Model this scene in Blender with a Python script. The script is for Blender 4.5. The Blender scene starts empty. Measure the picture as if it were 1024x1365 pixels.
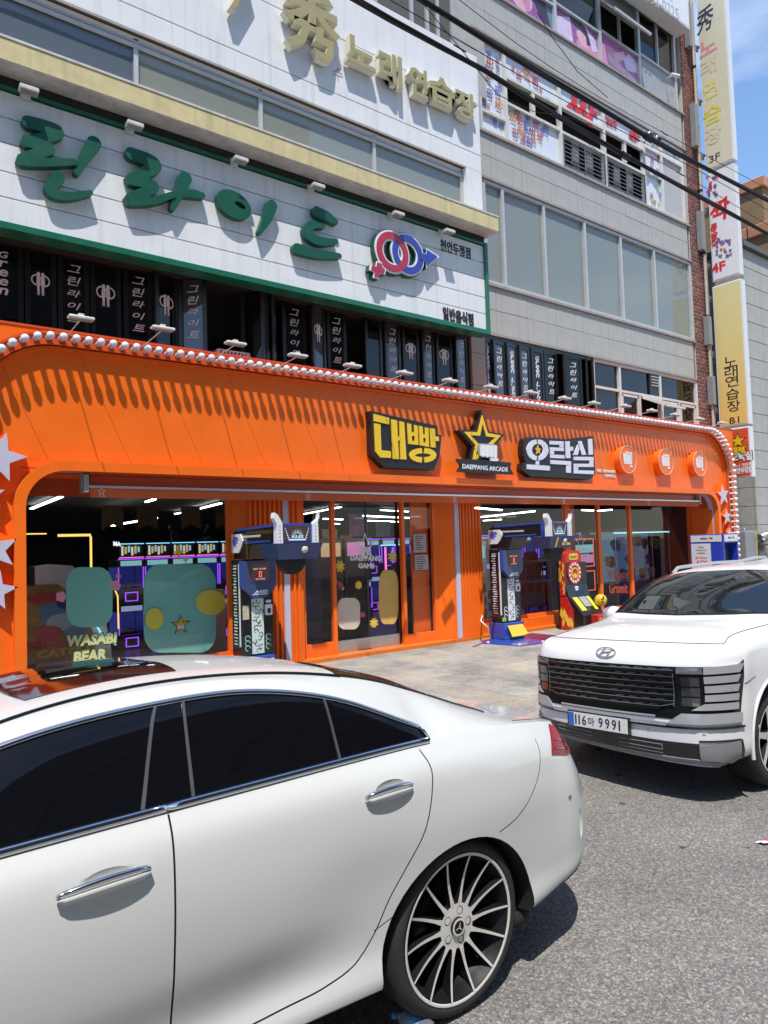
import bpy, math, random
import numpy as np
from mathutils import Vector, Matrix
random.seed(7)
SC = bpy.context.scene
COL = SC.collection
rad = math.radians
# ------------------------------------------------------------ camera
CAM_H = 1.9
YAW, PITCH, ROLL = rad(37.08449), rad(2.68021), rad(1.78288)
FPX = 936.51
def _axes():
    f = Vector((math.sin(YAW)*math.cos(PITCH), math.cos(YAW)*math.cos(PITCH), math.sin(PITCH)))
    r = Vector((math.cos(YAW), -math.sin(YAW), 0)); d = f.cross(r)
    r2 = math.cos(ROLL)*r + math.sin(ROLL)*d; d2 = -math.sin(ROLL)*r + math.cos(ROLL)*d
    return r2, d2, f
CR, CD, CF = _axes()
cam = bpy.data.cameras.new('camera'); camo = bpy.data.objects.new('camera', cam); COL.objects.link(camo)
cam.sensor_fit = 'HORIZONTAL'; cam.sensor_width = 36; cam.lens = FPX/1024*36
cam.clip_start = 0.05; cam.clip_end = 3000
M = Matrix.Identity(4)
for i in range(3):
    M[i][0] = CR[i]; M[i][1] = -CD[i]; M[i][2] = -CF[i]
M[2][3] = CAM_H
camo.matrix_world = M
SC.camera = camo
# ------------------------------------------------------------ light
SUN = Vector((-0.27, -0.36, 1.0)).normalized()       # towards the sun
w = bpy.data.worlds.new('World'); SC.world = w; w.use_nodes = True
nt = w.node_tree; bg = nt.nodes['Background']
sky = nt.nodes.new('ShaderNodeTexSky'); sky.sky_type = 'NISHITA'; sky.sun_disc = False
sky.sun_elevation = math.asin(SUN.z); sky.sun_rotation = math.atan2(SUN.x, SUN.y)
sky.air_density = 1.0; sky.dust_density = 0.2; sky.ozone_density = 1.4
# thin streaky cloud over the blue
tc = nt.nodes.new('ShaderNodeTexCoord'); mp = nt.nodes.new('ShaderNodeMapping'); mp.inputs['Scale'].default_value = (1.2, 1.2, 4.0)
nz = nt.nodes.new('ShaderNodeTexNoise'); nz.inputs['Scale'].default_value = 2.6; nz.inputs['Detail'].default_value = 7
rp = nt.nodes.new('ShaderNodeMapRange'); rp.inputs['From Min'].default_value = 0.50; rp.inputs['From Max'].default_value = 0.85
rp.inputs['To Max'].default_value = 0.55
mxs = nt.nodes.new('ShaderNodeMixRGB'); mxs.inputs['Color2'].default_value = (6.5, 6.8, 7.2, 1)
nt.links.new(tc.outputs['Generated'], mp.inputs[0]); nt.links.new(mp.outputs[0], nz.inputs['Vector'])
nt.links.new(nz.outputs['Fac'], rp.inputs['Value']); nt.links.new(rp.outputs[0], mxs.inputs['Fac'])
hs = nt.nodes.new('ShaderNodeHueSaturation'); hs.inputs['Saturation'].default_value = 1.08; nt.links.new(sky.outputs[0], hs.inputs['Color']); nt.links.new(hs.outputs[0], mxs.inputs['Color1']); nt.links.new(mxs.outputs[0], bg.inputs['Color'])
bg.inputs['Strength'].default_value = 0.15
sl = bpy.data.lights.new('sun', 'SUN'); sl.energy = 3.6; sl.angle = rad(0.53); sl.color = (1.0, 0.955, 0.89)
so = bpy.data.objects.new('sun', sl); COL.objects.link(so); so.location = (-8, -12, 40)
so.rotation_euler = (-SUN).to_track_quat('-Z', 'Y').to_euler()
SC.view_settings.view_transform = 'Standard'; SC.view_settings.look = 'None'
SC.view_settings.gamma = 1; SC.view_settings.exposure = 0.75; SC.view_settings.use_curve_mapping = False
SC.render.engine = 'CYCLES'
SC.cycles.transparent_max_bounces = 16; SC.cycles.max_bounces = 8; SC.cycles.glossy_bounces = 4
SC.cycles.use_denoising = True
SC.cycles.sample_clamp_indirect = 6

# ------------------------------------------------------------ pixel (of the 1024 px wide photograph) -> point on a real plane
def ray(px, py):
    return CR*((px-512)/FPX) + CD*((py-682.5)/FPX) + CF
O = Vector((0, 0, CAM_H))
def aty(px, py, Y): d = ray(px, py); return O + d*(Y/d.y)
def atx(px, py, X): d = ray(px, py); return O + d*(X/d.x)
def atz(px, py, Z): d = ray(px, py); return O + d*((Z-CAM_H)/d.z)
# ------------------------------------------------------------ materials
MATS = {}
def nodes_of(m): return m.node_tree.nodes, m.node_tree.links
def mat(name, col, rough=0.6, metal=0.0, var=0.12, vscale=6.0, bump=0.0, bscale=60.0, coat=0.0, spec=0.5, emit=None, estr=0.0, dirt=0.0, streak=0.0):
    if name in MATS: return MATS[name]
    m = bpy.data.materials.new(name); m.use_nodes = True; N, L = nodes_of(m); b = N['Principled BSDF']
    b.inputs['Roughness'].default_value = rough; b.inputs['Metallic'].default_value = metal
    b.inputs['Coat Weight'].default_value = coat; b.inputs['Coat Roughness'].default_value = 0.03
    b.inputs['Specular IOR Level'].default_value = spec
    c4 = (*col, 1)
    b.inputs['Base Color'].default_value = c4
    tc = N.new('ShaderNodeTexCoord')
    src = None
    if var > 0:
        n = N.new('ShaderNodeTexNoise'); n.inputs['Scale'].default_value = vscale; n.inputs['Detail'].default_value = 6; n.inputs['Roughness'].default_value = 0.65
        L.new(tc.outputs['Object'], n.inputs['Vector'])
        r = N.new('ShaderNodeMapRange'); r.inputs['From Min'].default_value = 0.3; r.inputs['From Max'].default_value = 0.7
        r.inputs['To Min'].default_value = 1-var; r.inputs['To Max'].default_value = 1+var*0.6
        L.new(n.outputs['Fac'], r.inputs['Value'])
        mx = N.new('ShaderNodeMixRGB'); mx.blend_type = 'MULTIPLY'; mx.inputs['Fac'].default_value = 1; mx.inputs['Color1'].default_value = c4
        L.new(r.outputs[0], mx.inputs['Color2']); src = mx.outputs[0]
        rr = N.new('ShaderNodeMapRange'); rr.inputs['From Min'].default_value = 0.3; rr.inputs['From Max'].default_value = 0.7
        rr.inputs['To Min'].default_value = max(0, rough-0.06); rr.inputs['To Max'].default_value = min(1, rough+0.06)
        L.new(n.outputs['Fac'], rr.inputs['Value']); L.new(rr.outputs[0], b.inputs['Roughness'])
    if streak > 0:       # rain streaks running down a weathered face
        mpp = N.new('ShaderNodeMapping'); mpp.inputs['Scale'].default_value = (3.5, 3.5, 0.18)
        n2 = N.new('ShaderNodeTexNoise'); n2.inputs['Scale'].default_value = 2.2; n2.inputs['Detail'].default_value = 8; n2.inputs['Roughness'].default_value = 0.7
        L.new(tc.outputs['Object'], mpp.inputs[0]); L.new(mpp.outputs[0], n2.inputs['Vector'])
        r2 = N.new('ShaderNodeMapRange'); r2.inputs['From Min'].default_value = 0.52; r2.inputs['From Max'].default_value = 0.78; r2.inputs['To Max'].default_value = streak
        L.new(n2.outputs['Fac'], r2.inputs['Value'])
        m2 = N.new('ShaderNodeMixRGB'); m2.inputs['Color2'].default_value = (0.16, 0.13, 0.10, 1)
        if src: L.new(src, m2.inputs['Color1'])
        else: m2.inputs['Color1'].default_value = c4
        L.new(r2.outputs[0], m2.inputs['Fac']); src = m2.outputs[0]
    if src: L.new(src, b.inputs['Base Color'])
    if bump > 0:
        n3 = N.new('ShaderNodeTexNoise'); n3.inputs['Scale'].default_value = bscale; n3.inputs['Detail'].default_value = 5
        L.new(tc.outputs['Object'], n3.inputs['Vector'])
        bp = N.new('ShaderNodeBump'); bp.inputs['Strength'].default_value = bump; bp.inputs['Distance'].default_value = 0.01
        L.new(n3.outputs['Fac'], bp.inputs['Height']); L.new(bp.outputs[0], b.inputs['Normal'])
    if emit:
        b.inputs['Emission Color'].default_value = (*emit, 1); b.inputs['Emission Strength'].default_value = estr
    MATS[name] = m; return m
def glass(name, tint=(0.8, 0.85, 0.85), clear=0.8, body=(0.02, 0.02, 0.02), rough=0.01, ior=1.5):
    """Pane: fresnel reflection over a mix of see-through and a tinted body."""
    if name in MATS: return MATS[name]
    m = bpy.data.materials.new(name); m.use_nodes = True; N, L = nodes_of(m); N.remove(N['Principled BSDF'])
    out = N['Material Output']
    tr = N.new('ShaderNodeBsdfTransparent'); tr.inputs[0].default_value = (*tint, 1)
    df = N.new('ShaderNodeBsdfDiffuse'); df.inputs[0].default_value = (*body, 1)
    gl = N.new('ShaderNodeBsdfGlossy'); gl.inputs['Roughness'].default_value = rough; gl.inputs[0].default_value = (1, 1, 1, 1)
    fr = N.new('ShaderNodeFresnel'); fr.inputs['IOR'].default_value = ior
    tcg = N.new('ShaderNodeTexCoord'); ng = N.new('ShaderNodeTexNoise'); ng.inputs['Scale'].default_value = 1.3; ng.inputs['Detail'].default_value = 1
    bg_ = N.new('ShaderNodeBump'); bg_.inputs['Strength'].default_value = 0.06; bg_.inputs['Distance'].default_value = 0.02
    L.new(tcg.outputs['Object'], ng.inputs['Vector']); L.new(ng.outputs['Fac'], bg_.inputs['Height']); L.new(bg_.outputs[0], gl.inputs['Normal'])
    m1 = N.new('ShaderNodeMixShader'); m1.inputs[0].default_value = clear
    m2 = N.new('ShaderNodeMixShader')
    L.new(df.outputs[0], m1.inputs[1]); L.new(tr.outputs[0], m1.inputs[2])
    ge = N.new('ShaderNodeNewGeometry'); iv = N.new('ShaderNodeMath'); iv.operation = 'SUBTRACT'; iv.inputs[0].default_value = 1; L.new(ge.outputs['Backfacing'], iv.inputs[1])
    ml = N.new('ShaderNodeMath'); ml.operation = 'MULTIPLY'; L.new(fr.outputs[0], ml.inputs[0]); L.new(iv.outputs[0], ml.inputs[1])   # only the face that looks out reflects
    L.new(ml.outputs[0], m2.inputs[0]); L.new(m1.outputs[0], m2.inputs[1]); L.new(gl.outputs[0], m2.inputs[2])
    L.new(m2.outputs[0], out.inputs['Surface']); MATS[name] = m; return m
def lamp_mat(name, col, s):
    if name in MATS: return MATS[name]
    m = bpy.data.materials.new(name); m.use_nodes = True; N, L = nodes_of(m); b = N['Principled BSDF']
    b.inputs['Base Color'].default_value = (*[c*0.6 for c in col], 1); b.inputs['Emission Color'].default_value = (*col, 1); b.inputs['Emission Strength'].default_value = s
    MATS[name] = m; return m
# ------------------------------------------------------------ objects
def tag(o, label=None, cat=None, group=None, kind=None):
    if label: o['label'] = label
    if cat: o['category'] = cat
    if group: o['group'] = group
    if kind: o['kind'] = kind
    return o
def thing(name, label, cat, loc=(0, 0, 0), group=None):
    o = bpy.data.objects.new(name, None); COL.objects.link(o); o.location = loc; o.empty_display_size = 0.2
    return tag(o, label, cat, group)
def wloc(o):
    v = Vector((0, 0, 0))
    while o is not None: v = v + Vector(o.location); o = o.parent
    return v
def dup(root, loc, label=None):
    r = root.copy(); COL.objects.link(r); r.location = loc
    if label: r['label'] = label
    for ch in list(root.children):
        c = ch.copy(); COL.objects.link(c); c.parent = r
        for g in list(ch.children):
            d = g.copy(); COL.objects.link(d); d.parent = c
    return r
class MB:
    def __init__(s): s.v = []; s.f = []; s.sm = []; s.mi = []
    def add(s, vs, fs, smooth=False, mi=0):
        n = len(s.v); s.v += [tuple(v) for v in vs]
        for f in fs: s.f.append(tuple(i+n for i in f)); s.sm.append(smooth); s.mi.append(mi)
        return s
    def box(s, x0, x1, y0, y1, z0, z1, mi=0):
        if x0 > x1: x0, x1 = x1, x0
        if y0 > y1: y0, y1 = y1, y0
        if z0 > z1: z0, z1 = z1, z0
        return s.add([(x0,y0,z0),(x1,y0,z0),(x1,y1,z0),(x0,y1,z0),(x0,y0,z1),(x1,y0,z1),(x1,y1,z1),(x0,y1,z1)],
              [(0,3,2,1),(4,5,6,7),(0,1,5,4),(1,2,6,5),(2,3,7,6),(3,0,4,7)], mi=mi)
    def bbox(s, x0, x1, y0, y1, z0, z1, b=0.008, mi=0):
        """box with chamfered front/top edges"""
        vs = []; 
        for z, i in ((z0, b), (z0+b, 0), (z1-b, 0), (z1, b)):
            vs += [(x0+i, y0+i, z), (x1-i, y0+i, z), (x1-i, y1-i, z), (x0+i, y1-i, z)]
        fs = [(3, 2, 1, 0), (12, 13, 14, 15)]
        for k in range(3):
            for j in range(4):
                a = 4*k+j; c = 4*k+(j+1) % 4; fs.append((a, c, c+4, a+4))
        return s.add(vs, fs, mi=mi)
    def frame(s, o, ux, uy, un, pts, d0, d1, mi=0, smooth=False):
        """polygon pts in the (ux,uy) frame, from depth d0 (front) to d1 along un"""
        o, ux, uy, un = Vector(o), Vector(ux), Vector(uy), Vector(un); n = len(pts)
        a = sum(pts[i][0]*pts[(i+1) % n][1]-pts[(i+1) % n][0]*pts[i][1] for i in range(n))
        if a < 0: pts = pts[::-1]
        vs = [o+ux*p[0]+uy*p[1]+un*d0 for p in pts] + [o+ux*p[0]+uy*p[1]+un*d1 for p in pts]
        fs = [tuple(range(n)), tuple(range(2*n-1, n-1, -1))] + [(i+n, (i+1) % n+n, (i+1) % n, i) for i in range(n)]
        return s.add(vs, fs, smooth, mi)
    def prismY(s, pts, y0, y1, mi=0):    # pts (X,Z); y0 = front (towards -Y)
        return s.frame((0,0,0), (1,0,0), (0,0,1), (0,1,0), pts, y0, y1, mi)
    def prismX(s, pts, x0, x1, mi=0):    # pts (Y,Z)
        return s.frame((0,0,0), (0,1,0), (0,0,1), (1,0,0), pts, x0, x1, mi)
    def prismZ(s, pts, z0, z1, mi=0):    # pts (X,Y)
        return s.frame((0,0,0), (1,0,0), (0,1,0), (0,0,1), pts, z1, z0, mi)
    def tube(s, pts, r, n=8, closed=False, caps=True, smooth=True, mi=0):
        pts = [Vector(p) for p in pts]; m = len(pts); vs = []; fs = []
        rr = r if isinstance(r, (list, tuple)) else [r]*m
        up = None
        for i, p in enumerate(pts):
            a = pts[(i-1) % m] if (closed or i > 0) else p; b = pts[(i+1) % m] if (closed or i < m-1) else p
            t = (b-a).normalized()
            if up is None:
                up = Vector((0,0,1)) if abs(t.z) < 0.9 else Vector((0,1,0))
            e1 = (up - t*up.dot(t)).normalized(); up = e1; e2 = t.cross(e1)
            for k in range(n):
                an = 2*math.pi*k/n; vs.append(p + e1*math.cos(an)*rr[i] + e2*math.sin(an)*rr[i])
        for i in range(m if closed else m-1):
            for k in range(n):
                j = (i+1) % m; fs.append((i*n+k, i*n+(k+1) % n, j*n+(k+1) % n, j*n+k))
        s.add(vs, fs, smooth, mi)
        if caps and not closed:
            s.add(vs[:n], [tuple(range(n-1, -1, -1))], False, mi); s.add(vs[-n:], [tuple(range(n))], False, mi)
        return s
    def lathe(s, c, prof, axis='Z', n=24, smooth=True, mi=0):
        """prof = [(r, h)] revolved around axis through c"""
        c = Vector(c); vs = []; fs = []
        e = {'Z': (Vector((1,0,0)), Vector((0,1,0)), Vector((0,0,1))), 'Y': (Vector((0,0,1)), Vector((1,0,0)), Vector((0,1,0))), 'X': (Vector((0,1,0)), Vector((0,0,1)), Vector((1,0,0)))}[axis]
        for r, h in prof:
            for k in range(n):
                an = 2*math.pi*k/n; vs.append(c + e[0]*math.cos(an)*r + e[1]*math.sin(an)*r + e[2]*h)
        for i in range(len(prof)-1):
            for k in range(n): fs.append((i*n+k, i*n+(k+1) % n, (i+1)*n+(k+1) % n, (i+1)*n+k))
        return s.add(vs, fs, smooth, mi)
    def ball(s, c, r, seg=14, rings=8, sx=1, sy=1, sz=1, mi=0):
        prof = [(max(1e-4, r*math.sin(math.pi*i/rings)), -r*math.cos(math.pi*i/rings)) for i in range(rings+1)]
        n0 = len(s.v); s.lathe((0,0,0), prof, 'Z', seg, True, mi)
        for i in range(n0, len(s.v)):
            v = s.v[i]; s.v[i] = (c[0]+v[0]*sx, c[1]+v[1]*sy, c[2]+v[2]*sz)
        return s
    def xform(s, fn):
        s.v = [tuple(fn(Vector(v))) for v in s.v]; return s
    def mesh(s, name, mats, off=(0,0,0)):
        me = bpy.data.meshes.new(name); ox, oy, oz = off
        me.from_pydata([(a-ox, b-oy, c-oz) for a, b, c in s.v], [], s.f)
        for m in (mats if isinstance(mats, (list, tuple)) else [mats]): me.materials.append(m)
        me.polygons.foreach_set('use_smooth', s.sm); me.polygons.foreach_set('material_index', s.mi)
        me.update(); return me
    def build(s, name, mats, parent=None, loc=None):
        """one mesh object; local origin = the thing's origin (or loc for a top-level mesh)"""
        off = wloc(parent) if parent is not None else Vector(loc or (0,0,0))
        o = bpy.data.objects.new(name, s.mesh(name, mats, off)); COL.objects.link(o)
        if parent is not None: o.parent = parent
        else: o.location = off
        return o
def inst(name, me, parent, loc, rot=None, scale=None):
    """another object sharing a mesh, placed at world loc under parent"""
    o = bpy.data.objects.new(name, me); COL.objects.link(o); o.parent = parent
    o.location = Vector(loc) - (wloc(parent) if parent is not None else Vector((0,0,0)))
    if rot: o.rotation_euler = rot
    if scale: o.scale = scale
    return o
# ------------------------------------------------------------ lettering
_TX = {}
def text_data(s, bold=0.0, shear=0.0, res=2):
    k = (s, bold, shear, res)
    if k in _TX: return _TX[k]
    c = bpy.data.curves.new('lettering', 'FONT'); c.body = s; c.resolution_u = res; c.offset = bold; c.shear = shear; c.extrude = 0.5; c.fill_mode = 'BOTH'
    c.align_x = 'LEFT'; c.space_line = 0.95
    o = bpy.data.objects.new('lettering', c); COL.objects.link(o)
    me = bpy.data.meshes.new_from_object(o)
    vs = [tuple(v.co) for v in me.vertices]; fs = [tuple(p.vertices) for p in me.polygons]
    COL.objects.unlink(o); bpy.data.objects.remove(o); bpy.data.meshes.remove(me); bpy.data.curves.remove(c)
    xs = [v[0] for v in vs]; ys = [v[1] for v in vs]
    x0, x1, y0, y1 = min(xs), max(xs), min(ys), max(ys)
    vs = [((v[0]-x0)/(x1-x0), (v[1]-y0)/(y1-y0), v[2]+0.5) for v in vs]
    _TX[k] = (vs, fs, (x1-x0)/(y1-y0)); return _TX[k]
class Par:
    """stands in for an MB when every text put on it is to be a part of its own"""
    def __init__(s, mats, parent, name='lettering'): s.m = mats; s.p = parent; s.n = name; s.f = []
    def xform(s, f): return s
    def build(s, *a): return None
def put_text(mb, s, org, ux, uy, un, d0, d1, bold=0.0, shear=0.0, mi=0, res=2):
    if isinstance(mb, Par):
        m = MB(); put_text(m, s, org, ux, uy, un, d0, d1, bold, shear, 0, res); mb.f.append(0); m.build(mb.n, mb.m[mi], mb.p); return
    """fit text into the parallelogram org + [0,1]ux + [0,1]uy; front at d0*un, back at d1*un"""
    vs, fs, _ = text_data(s, bold, shear, res); org, ux, uy, un = map(Vector, (org, ux, uy, un))
    mb.add([org + ux*v[0] + uy*v[1] + un*(d0*v[2] + d1*(1-v[2])) for v in vs], fs, False, mi)
def text_y(mb, s, X0, X1, Z0, Z1, Y, depth, bold=0.0, shear=0.0, mi=0, tilt=0.0, res=2):
    w_, h_ = X1-X0, Z1-Z0
    put_text(mb, s, (X0, Y, Z0), (w_, 0, w_*tilt), (0, 0, h_), (0, -1, 0), depth, 0, bold, shear, mi, res)
def text_px(mb, s, box, Y, depth, bold=0.0, shear=0.0, mi=0, res=2):
    """box = (xl, yl, xr, yr, h): photo pixels of the text's left and right middle and its height; on the plane Y"""
    xl, yl, xr, yr, h = box; a = aty(xl, yl, Y); b = aty(xr, yr, Y); xm, ym = (xl+xr)/2, (yl+yr)/2
    t = aty(xm, ym-h/2, Y).z - aty(xm, ym+h/2, Y).z
    put_text(mb, s, (a.x, Y, a.z-t/2), (b.x-a.x, 0, b.z-a.z), (0, 0, t), (0, -1, 0), depth, 0, bold, shear, mi, res)
def text_x(mb, s, Y0, Y1, Z0, Z1, X, depth, bold=0.0, shear=0.0, mi=0):
    """on a face that looks towards -X: reads from Y0 (larger) to Y1 (smaller)"""
    put_text(mb, s, (X, Y0, Z0), (0, Y1-Y0, 0), (0, 0, Z1-Z0), (-1, 0, 0), depth, 0, bold, shear, mi)
def brush(mb, pts, o, ux, uy, un, d0, d1, mi=0, n=10):
    """a brush stroke of round dabs (x,y,width) joined into one outline, extruded"""
    P = []
    for i in range(len(pts)-1):
        for k in range(6):
            t = k/6; p0 = pts[max(i-1, 0)]; p1 = pts[i]; p2 = pts[i+1]; p3 = pts[min(i+2, len(pts)-1)]
            P.append(tuple(0.5*((2*p1[j]) + (-p0[j]+p2[j])*t + (2*p0[j]-5*p1[j]+4*p2[j]-p3[j])*t*t + (-p0[j]+3*p1[j]-3*p2[j]+p3[j])*t**3) for j in range(3)))
    P.append(pts[-1])
    L_, R_ = [], []
    for i, p in enumerate(P):
        a = P[max(i-1, 0)]; b = P[min(i+1, len(P)-1)]; dx, dy = b[0]-a[0], b[1]-a[1]; l = math.hypot(dx, dy) or 1
        nx, ny = -dy/l, dx/l; L_.append((p[0]+nx*p[2]/2, p[1]+ny*p[2]/2)); R_.append((p[0]-nx*p[2]/2, p[1]-ny*p[2]/2))
    def cap(p, q, r):
        an = math.atan2(q[1]-p[1], q[0]-p[0])
        return [(p[0]+r*math.cos(an+math.pi*(0.5-k/n)), p[1]+r*math.sin(an+math.pi*(0.5-k/n))) for k in range(1, n)]
    out_a = cap(P[-1], (2*P[-1][0]-P[-2][0], 2*P[-1][1]-P[-2][1]), P[-1][2]/2)
    out_b = cap(P[0], (2*P[0][0]-P[1][0], 2*P[0][1]-P[1][1]), P[0][2]/2)
    # quads along the stroke (an outline polygon would cross itself in tight bends)
    vs = []; fs = []; o, ux, uy, un = map(Vector, (o, ux, uy, un))
    W = lambda p, d: o+ux*p[0]+uy*p[1]+un*d
    m = len(P)
    for d, e in ((d0, 0.0003), (d1, 0)):      # each dab a hair proud of the one before, so a bend can cross itself
        vs += [W(p, d-e*i) for i, p in enumerate(L_)] + [W(p, d-e*i) for i, p in enumerate(R_)]
    for i in range(m-1):
        fs += [(i, i+1, m+i+1, m+i), (2*m+i, 3*m+i, 3*m+i+1, 2*m+i+1), (i, 2*m+i, 2*m+i+1, i+1), (m+i, m+i+1, 3*m+i+1, 3*m+i)]
    mb.add(vs, fs, False, mi)
    for c, (a, b), ee in ((out_a, (L_[-1], R_[-1]), 0.0003*m), (out_b, (R_[0], L_[0]), -0.0002)):
        poly = [a]+c+[b]; k = len(poly)
        mb.add([W(p, d0-ee) for p in poly]+[W(p, d1) for p in poly], [tuple(range(k)), tuple(range(2*k-1, k-1, -1))]+[(i, i+k, i+1+k, i+1) for i in range(k-1)], False, mi)
def star(cx, cy, R, r=None, n=5, rot=90, sx=1.0):
    r = r or R*0.42
    return [(cx+sx*(R if k % 2 == 0 else r)*math.cos(rad(rot+k*180/n)), cy+(R if k % 2 == 0 else r)*math.sin(rad(rot+k*180/n))) for k in range(2*n)]
def rrect(x0, x1, y0, y1, r, n=5):
    out = []
    for cx, cy, a in ((x1-r, y1-r, 0), (x0+r, y1-r, 90), (x0+r, y0+r, 180), (x1-r, y0+r, 270)):
        out += [(cx+r*math.cos(rad(a+90*k/n)), cy+r*math.sin(rad(a+90*k/n))) for k in range(n+1)]
    return out
def ellipse(cx, cy, rx, ry, n=28, a0=0):
    return [(cx+rx*math.cos(2*math.pi*k/n+a0), cy+ry*math.sin(2*math.pi*k/n+a0)) for k in range(n)]
def annulusY(mb, c, R, r, y0, y1, n=36, mi=0, a0=0, a1=360):
    """flat ring in the X-Z plane between y0 (front) and y1"""
    vs = []; fs = []; full = (a1-a0) >= 360; m = n if full else n+1
    for k in range(m):
        a = rad(a0+(a1-a0)*k/n); ca, sa = math.cos(a), math.sin(a)
        vs += [(c[0]+R*ca, y0, c[1]+R*sa), (c[0]+r*ca, y0, c[1]+r*sa), (c[0]+R*ca, y1, c[1]+R*sa), (c[0]+r*ca, y1, c[1]+r*sa)]
    for k in range(n):
        a = 4*k; b = 4*((k+1) % m); fs += [(a, a+1, b+1, b), (a, b, b+2, a+2), (a+1, a+3, b+3, b+1), (a+2, b+2, b+3, a+3)]
    mb.add(vs, fs, False, mi)
# ============================================================ GROUND
def ground_materials():
    m = bpy.data.materials.new('asphalt'); m.use_nodes = True; N, L = nodes_of(m); b = N['Principled BSDF']; b.inputs['Roughness'].default_value = 0.85
    tc = N.new('ShaderNodeTexCoord')
    v = N.new('ShaderNodeTexVoronoi'); v.inputs['Scale'].default_value = 88
    v2 = N.new('ShaderNodeTexVoronoi'); v2.inputs['Scale'].default_value = 200
    n = N.new('ShaderNodeTexNoise'); n.inputs['Scale'].default_value = 1.1; n.inputs['Detail'].default_value = 9; n.inputs['Roughness'].default_value = 0.7
    n2 = N.new('ShaderNodeTexNoise'); n2.inputs['Scale'].default_value = 55; n2.inputs['Detail'].default_value = 6; n2.inputs['Roughness'].default_value = 0.8
    for t in (v, v2, n, n2): L.new(tc.outputs['Object'], t.inputs['Vector'])
    cr = N.new('ShaderNodeValToRGB'); e = cr.color_ramp.elements
    e[0].position = 0.0; e[0].color = (0.07, 0.065, 0.06, 1); e[1].position = 1.0; e[1].color = (0.46, 0.435, 0.40, 1)
    k = e.new(0.45); k.color = (0.16, 0.151, 0.138, 1); k = e.new(0.72); k.color = (0.24, 0.226, 0.205, 1)
    sep = N.new('ShaderNodeSeparateColor'); L.new(v.outputs['Color'], sep.inputs[0])
    sep2 = N.new('ShaderNodeSeparateColor'); L.new(v2.outputs['Color'], sep2.inputs[0])
    mxv = N.new('ShaderNodeMath'); mxv.operation = 'MULTIPLY_ADD'; mxv.inputs[1].default_value = 0.5
    L.new(sep.outputs[0], mxv.inputs[0])
    hf = N.new('ShaderNodeMath'); hf.operation = 'MULTIPLY'; hf.inputs[1].default_value = 0.5; L.new(sep2.outputs[1], hf.inputs[0]); L.new(hf.outputs[0], mxv.inputs[2])
    L.new(mxv.outputs[0], cr.inputs[0])
    r = N.new('ShaderNodeMapRange'); r.inputs['From Min'].default_value = 0.3; r.inputs['From Max'].default_value = 0.7; r.inputs['To Min'].default_value = 0.78; r.inputs['To Max'].default_value = 1.18
    L.new(n.outputs['Fac'], r.inputs['Value'])
    r2 = N.new('ShaderNodeMapRange'); r2.inputs['From Min'].default_value = 0.3; r2.inputs['From Max'].default_value = 0.7; r2.inputs['To Min'].default_value = 0.6; r2.inputs['To Max'].default_value = 1.35
    L.new(n2.outputs['Fac'], r2.inputs['Value'])
    mm = N.new('ShaderNodeMath'); mm.operation = 'MULTIPLY'; L.new(r.outputs[0], mm.inputs[0]); L.new(r2.outputs[0], mm.inputs[1])
    mx = N.new('ShaderNodeMixRGB'); mx.blend_type = 'MULTIPLY'; mx.inputs['Fac'].default_value = 1
    L.new(cr.outputs[0], mx.inputs['Color1']); L.new(mm.outputs[0], mx.inputs['Color2'])
    # old chewing gum and oil drips
    v3 = N.new('ShaderNodeTexVoronoi'); v3.inputs['Scale'].default_value = 2.5; v3.inputs['Randomness'].default_value = 1
    nd = N.new('ShaderNodeTexNoise'); nd.inputs['Scale'].default_value = 30; nd.inputs['Detail'].default_value = 3
    vm = N.new('ShaderNodeVectorMath'); vm.operation = 'MULTIPLY_ADD'; vm.inputs[1].default_value = (0.06, 0.06, 0.06)
    L.new(tc.outputs['Object'], nd.inputs['Vector']); L.new(nd.outputs['Color'], vm.inputs[0]); L.new(tc.outputs['Object'], vm.inputs[2]); L.new(vm.outputs[0], v3.inputs['Vector'])
    sp = N.new('ShaderNodeMapRange'); sp.inputs['From Min'].default_value = 0.06; sp.inputs['From Max'].default_value = 0.10; sp.inputs['To Min'].default_value = 0.82; sp.inputs['To Max'].default_value = 0
    L.new(v3.outputs['Distance'], sp.inputs['Value'])
    mx2 = N.new('ShaderNodeMixRGB'); mx2.inputs['Color2'].default_value = (0.018, 0.017, 0.016, 1); L.new(sp.outputs[0], mx2.inputs['Fac']); L.new(mx.outputs[0], mx2.inputs['Color1'])
    L.new(mx2.outputs[0], b.inputs['Base Color'])
    bp = N.new('ShaderNodeBump'); bp.inputs['Strength'].default_value = 0.75; bp.inputs['Distance'].default_value = 0.006
    L.new(mxv.outputs[0], bp.inputs['Height']); L.new(bp.outputs[0], b.inputs['Normal'])
    MATS['asphalt'] = m
    # paving slabs: each slab its own shade, large rusty stains across them
    m = bpy.data.materials.new('paving'); m.use_nodes = True; N, L = nodes_of(m); b = N['Principled BSDF']; b.inputs['Roughness'].default_value = 0.8
    tc = N.new('ShaderNodeTexCoord'); geo = N.new('ShaderNodeNewGeometry'); oi = N.new('ShaderNodeObjectInfo')
    n = N.new('ShaderNodeTexNoise'); n.inputs['Scale'].default_value = 0.9; n.inputs['Detail'].default_value = 8; n.inputs['Roughness'].default_value = 0.7
    n2 = N.new('ShaderNodeTexNoise'); n2.inputs['Scale'].default_value = 40; n2.inputs['Detail'].default_value = 5
    L.new(geo.outputs['Position'], n.inputs['Vector']); L.new(geo.outputs['Position'], n2.inputs['Vector'])
    cr = N.new('ShaderNodeValToRGB'); e = cr.color_ramp.elements
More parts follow.
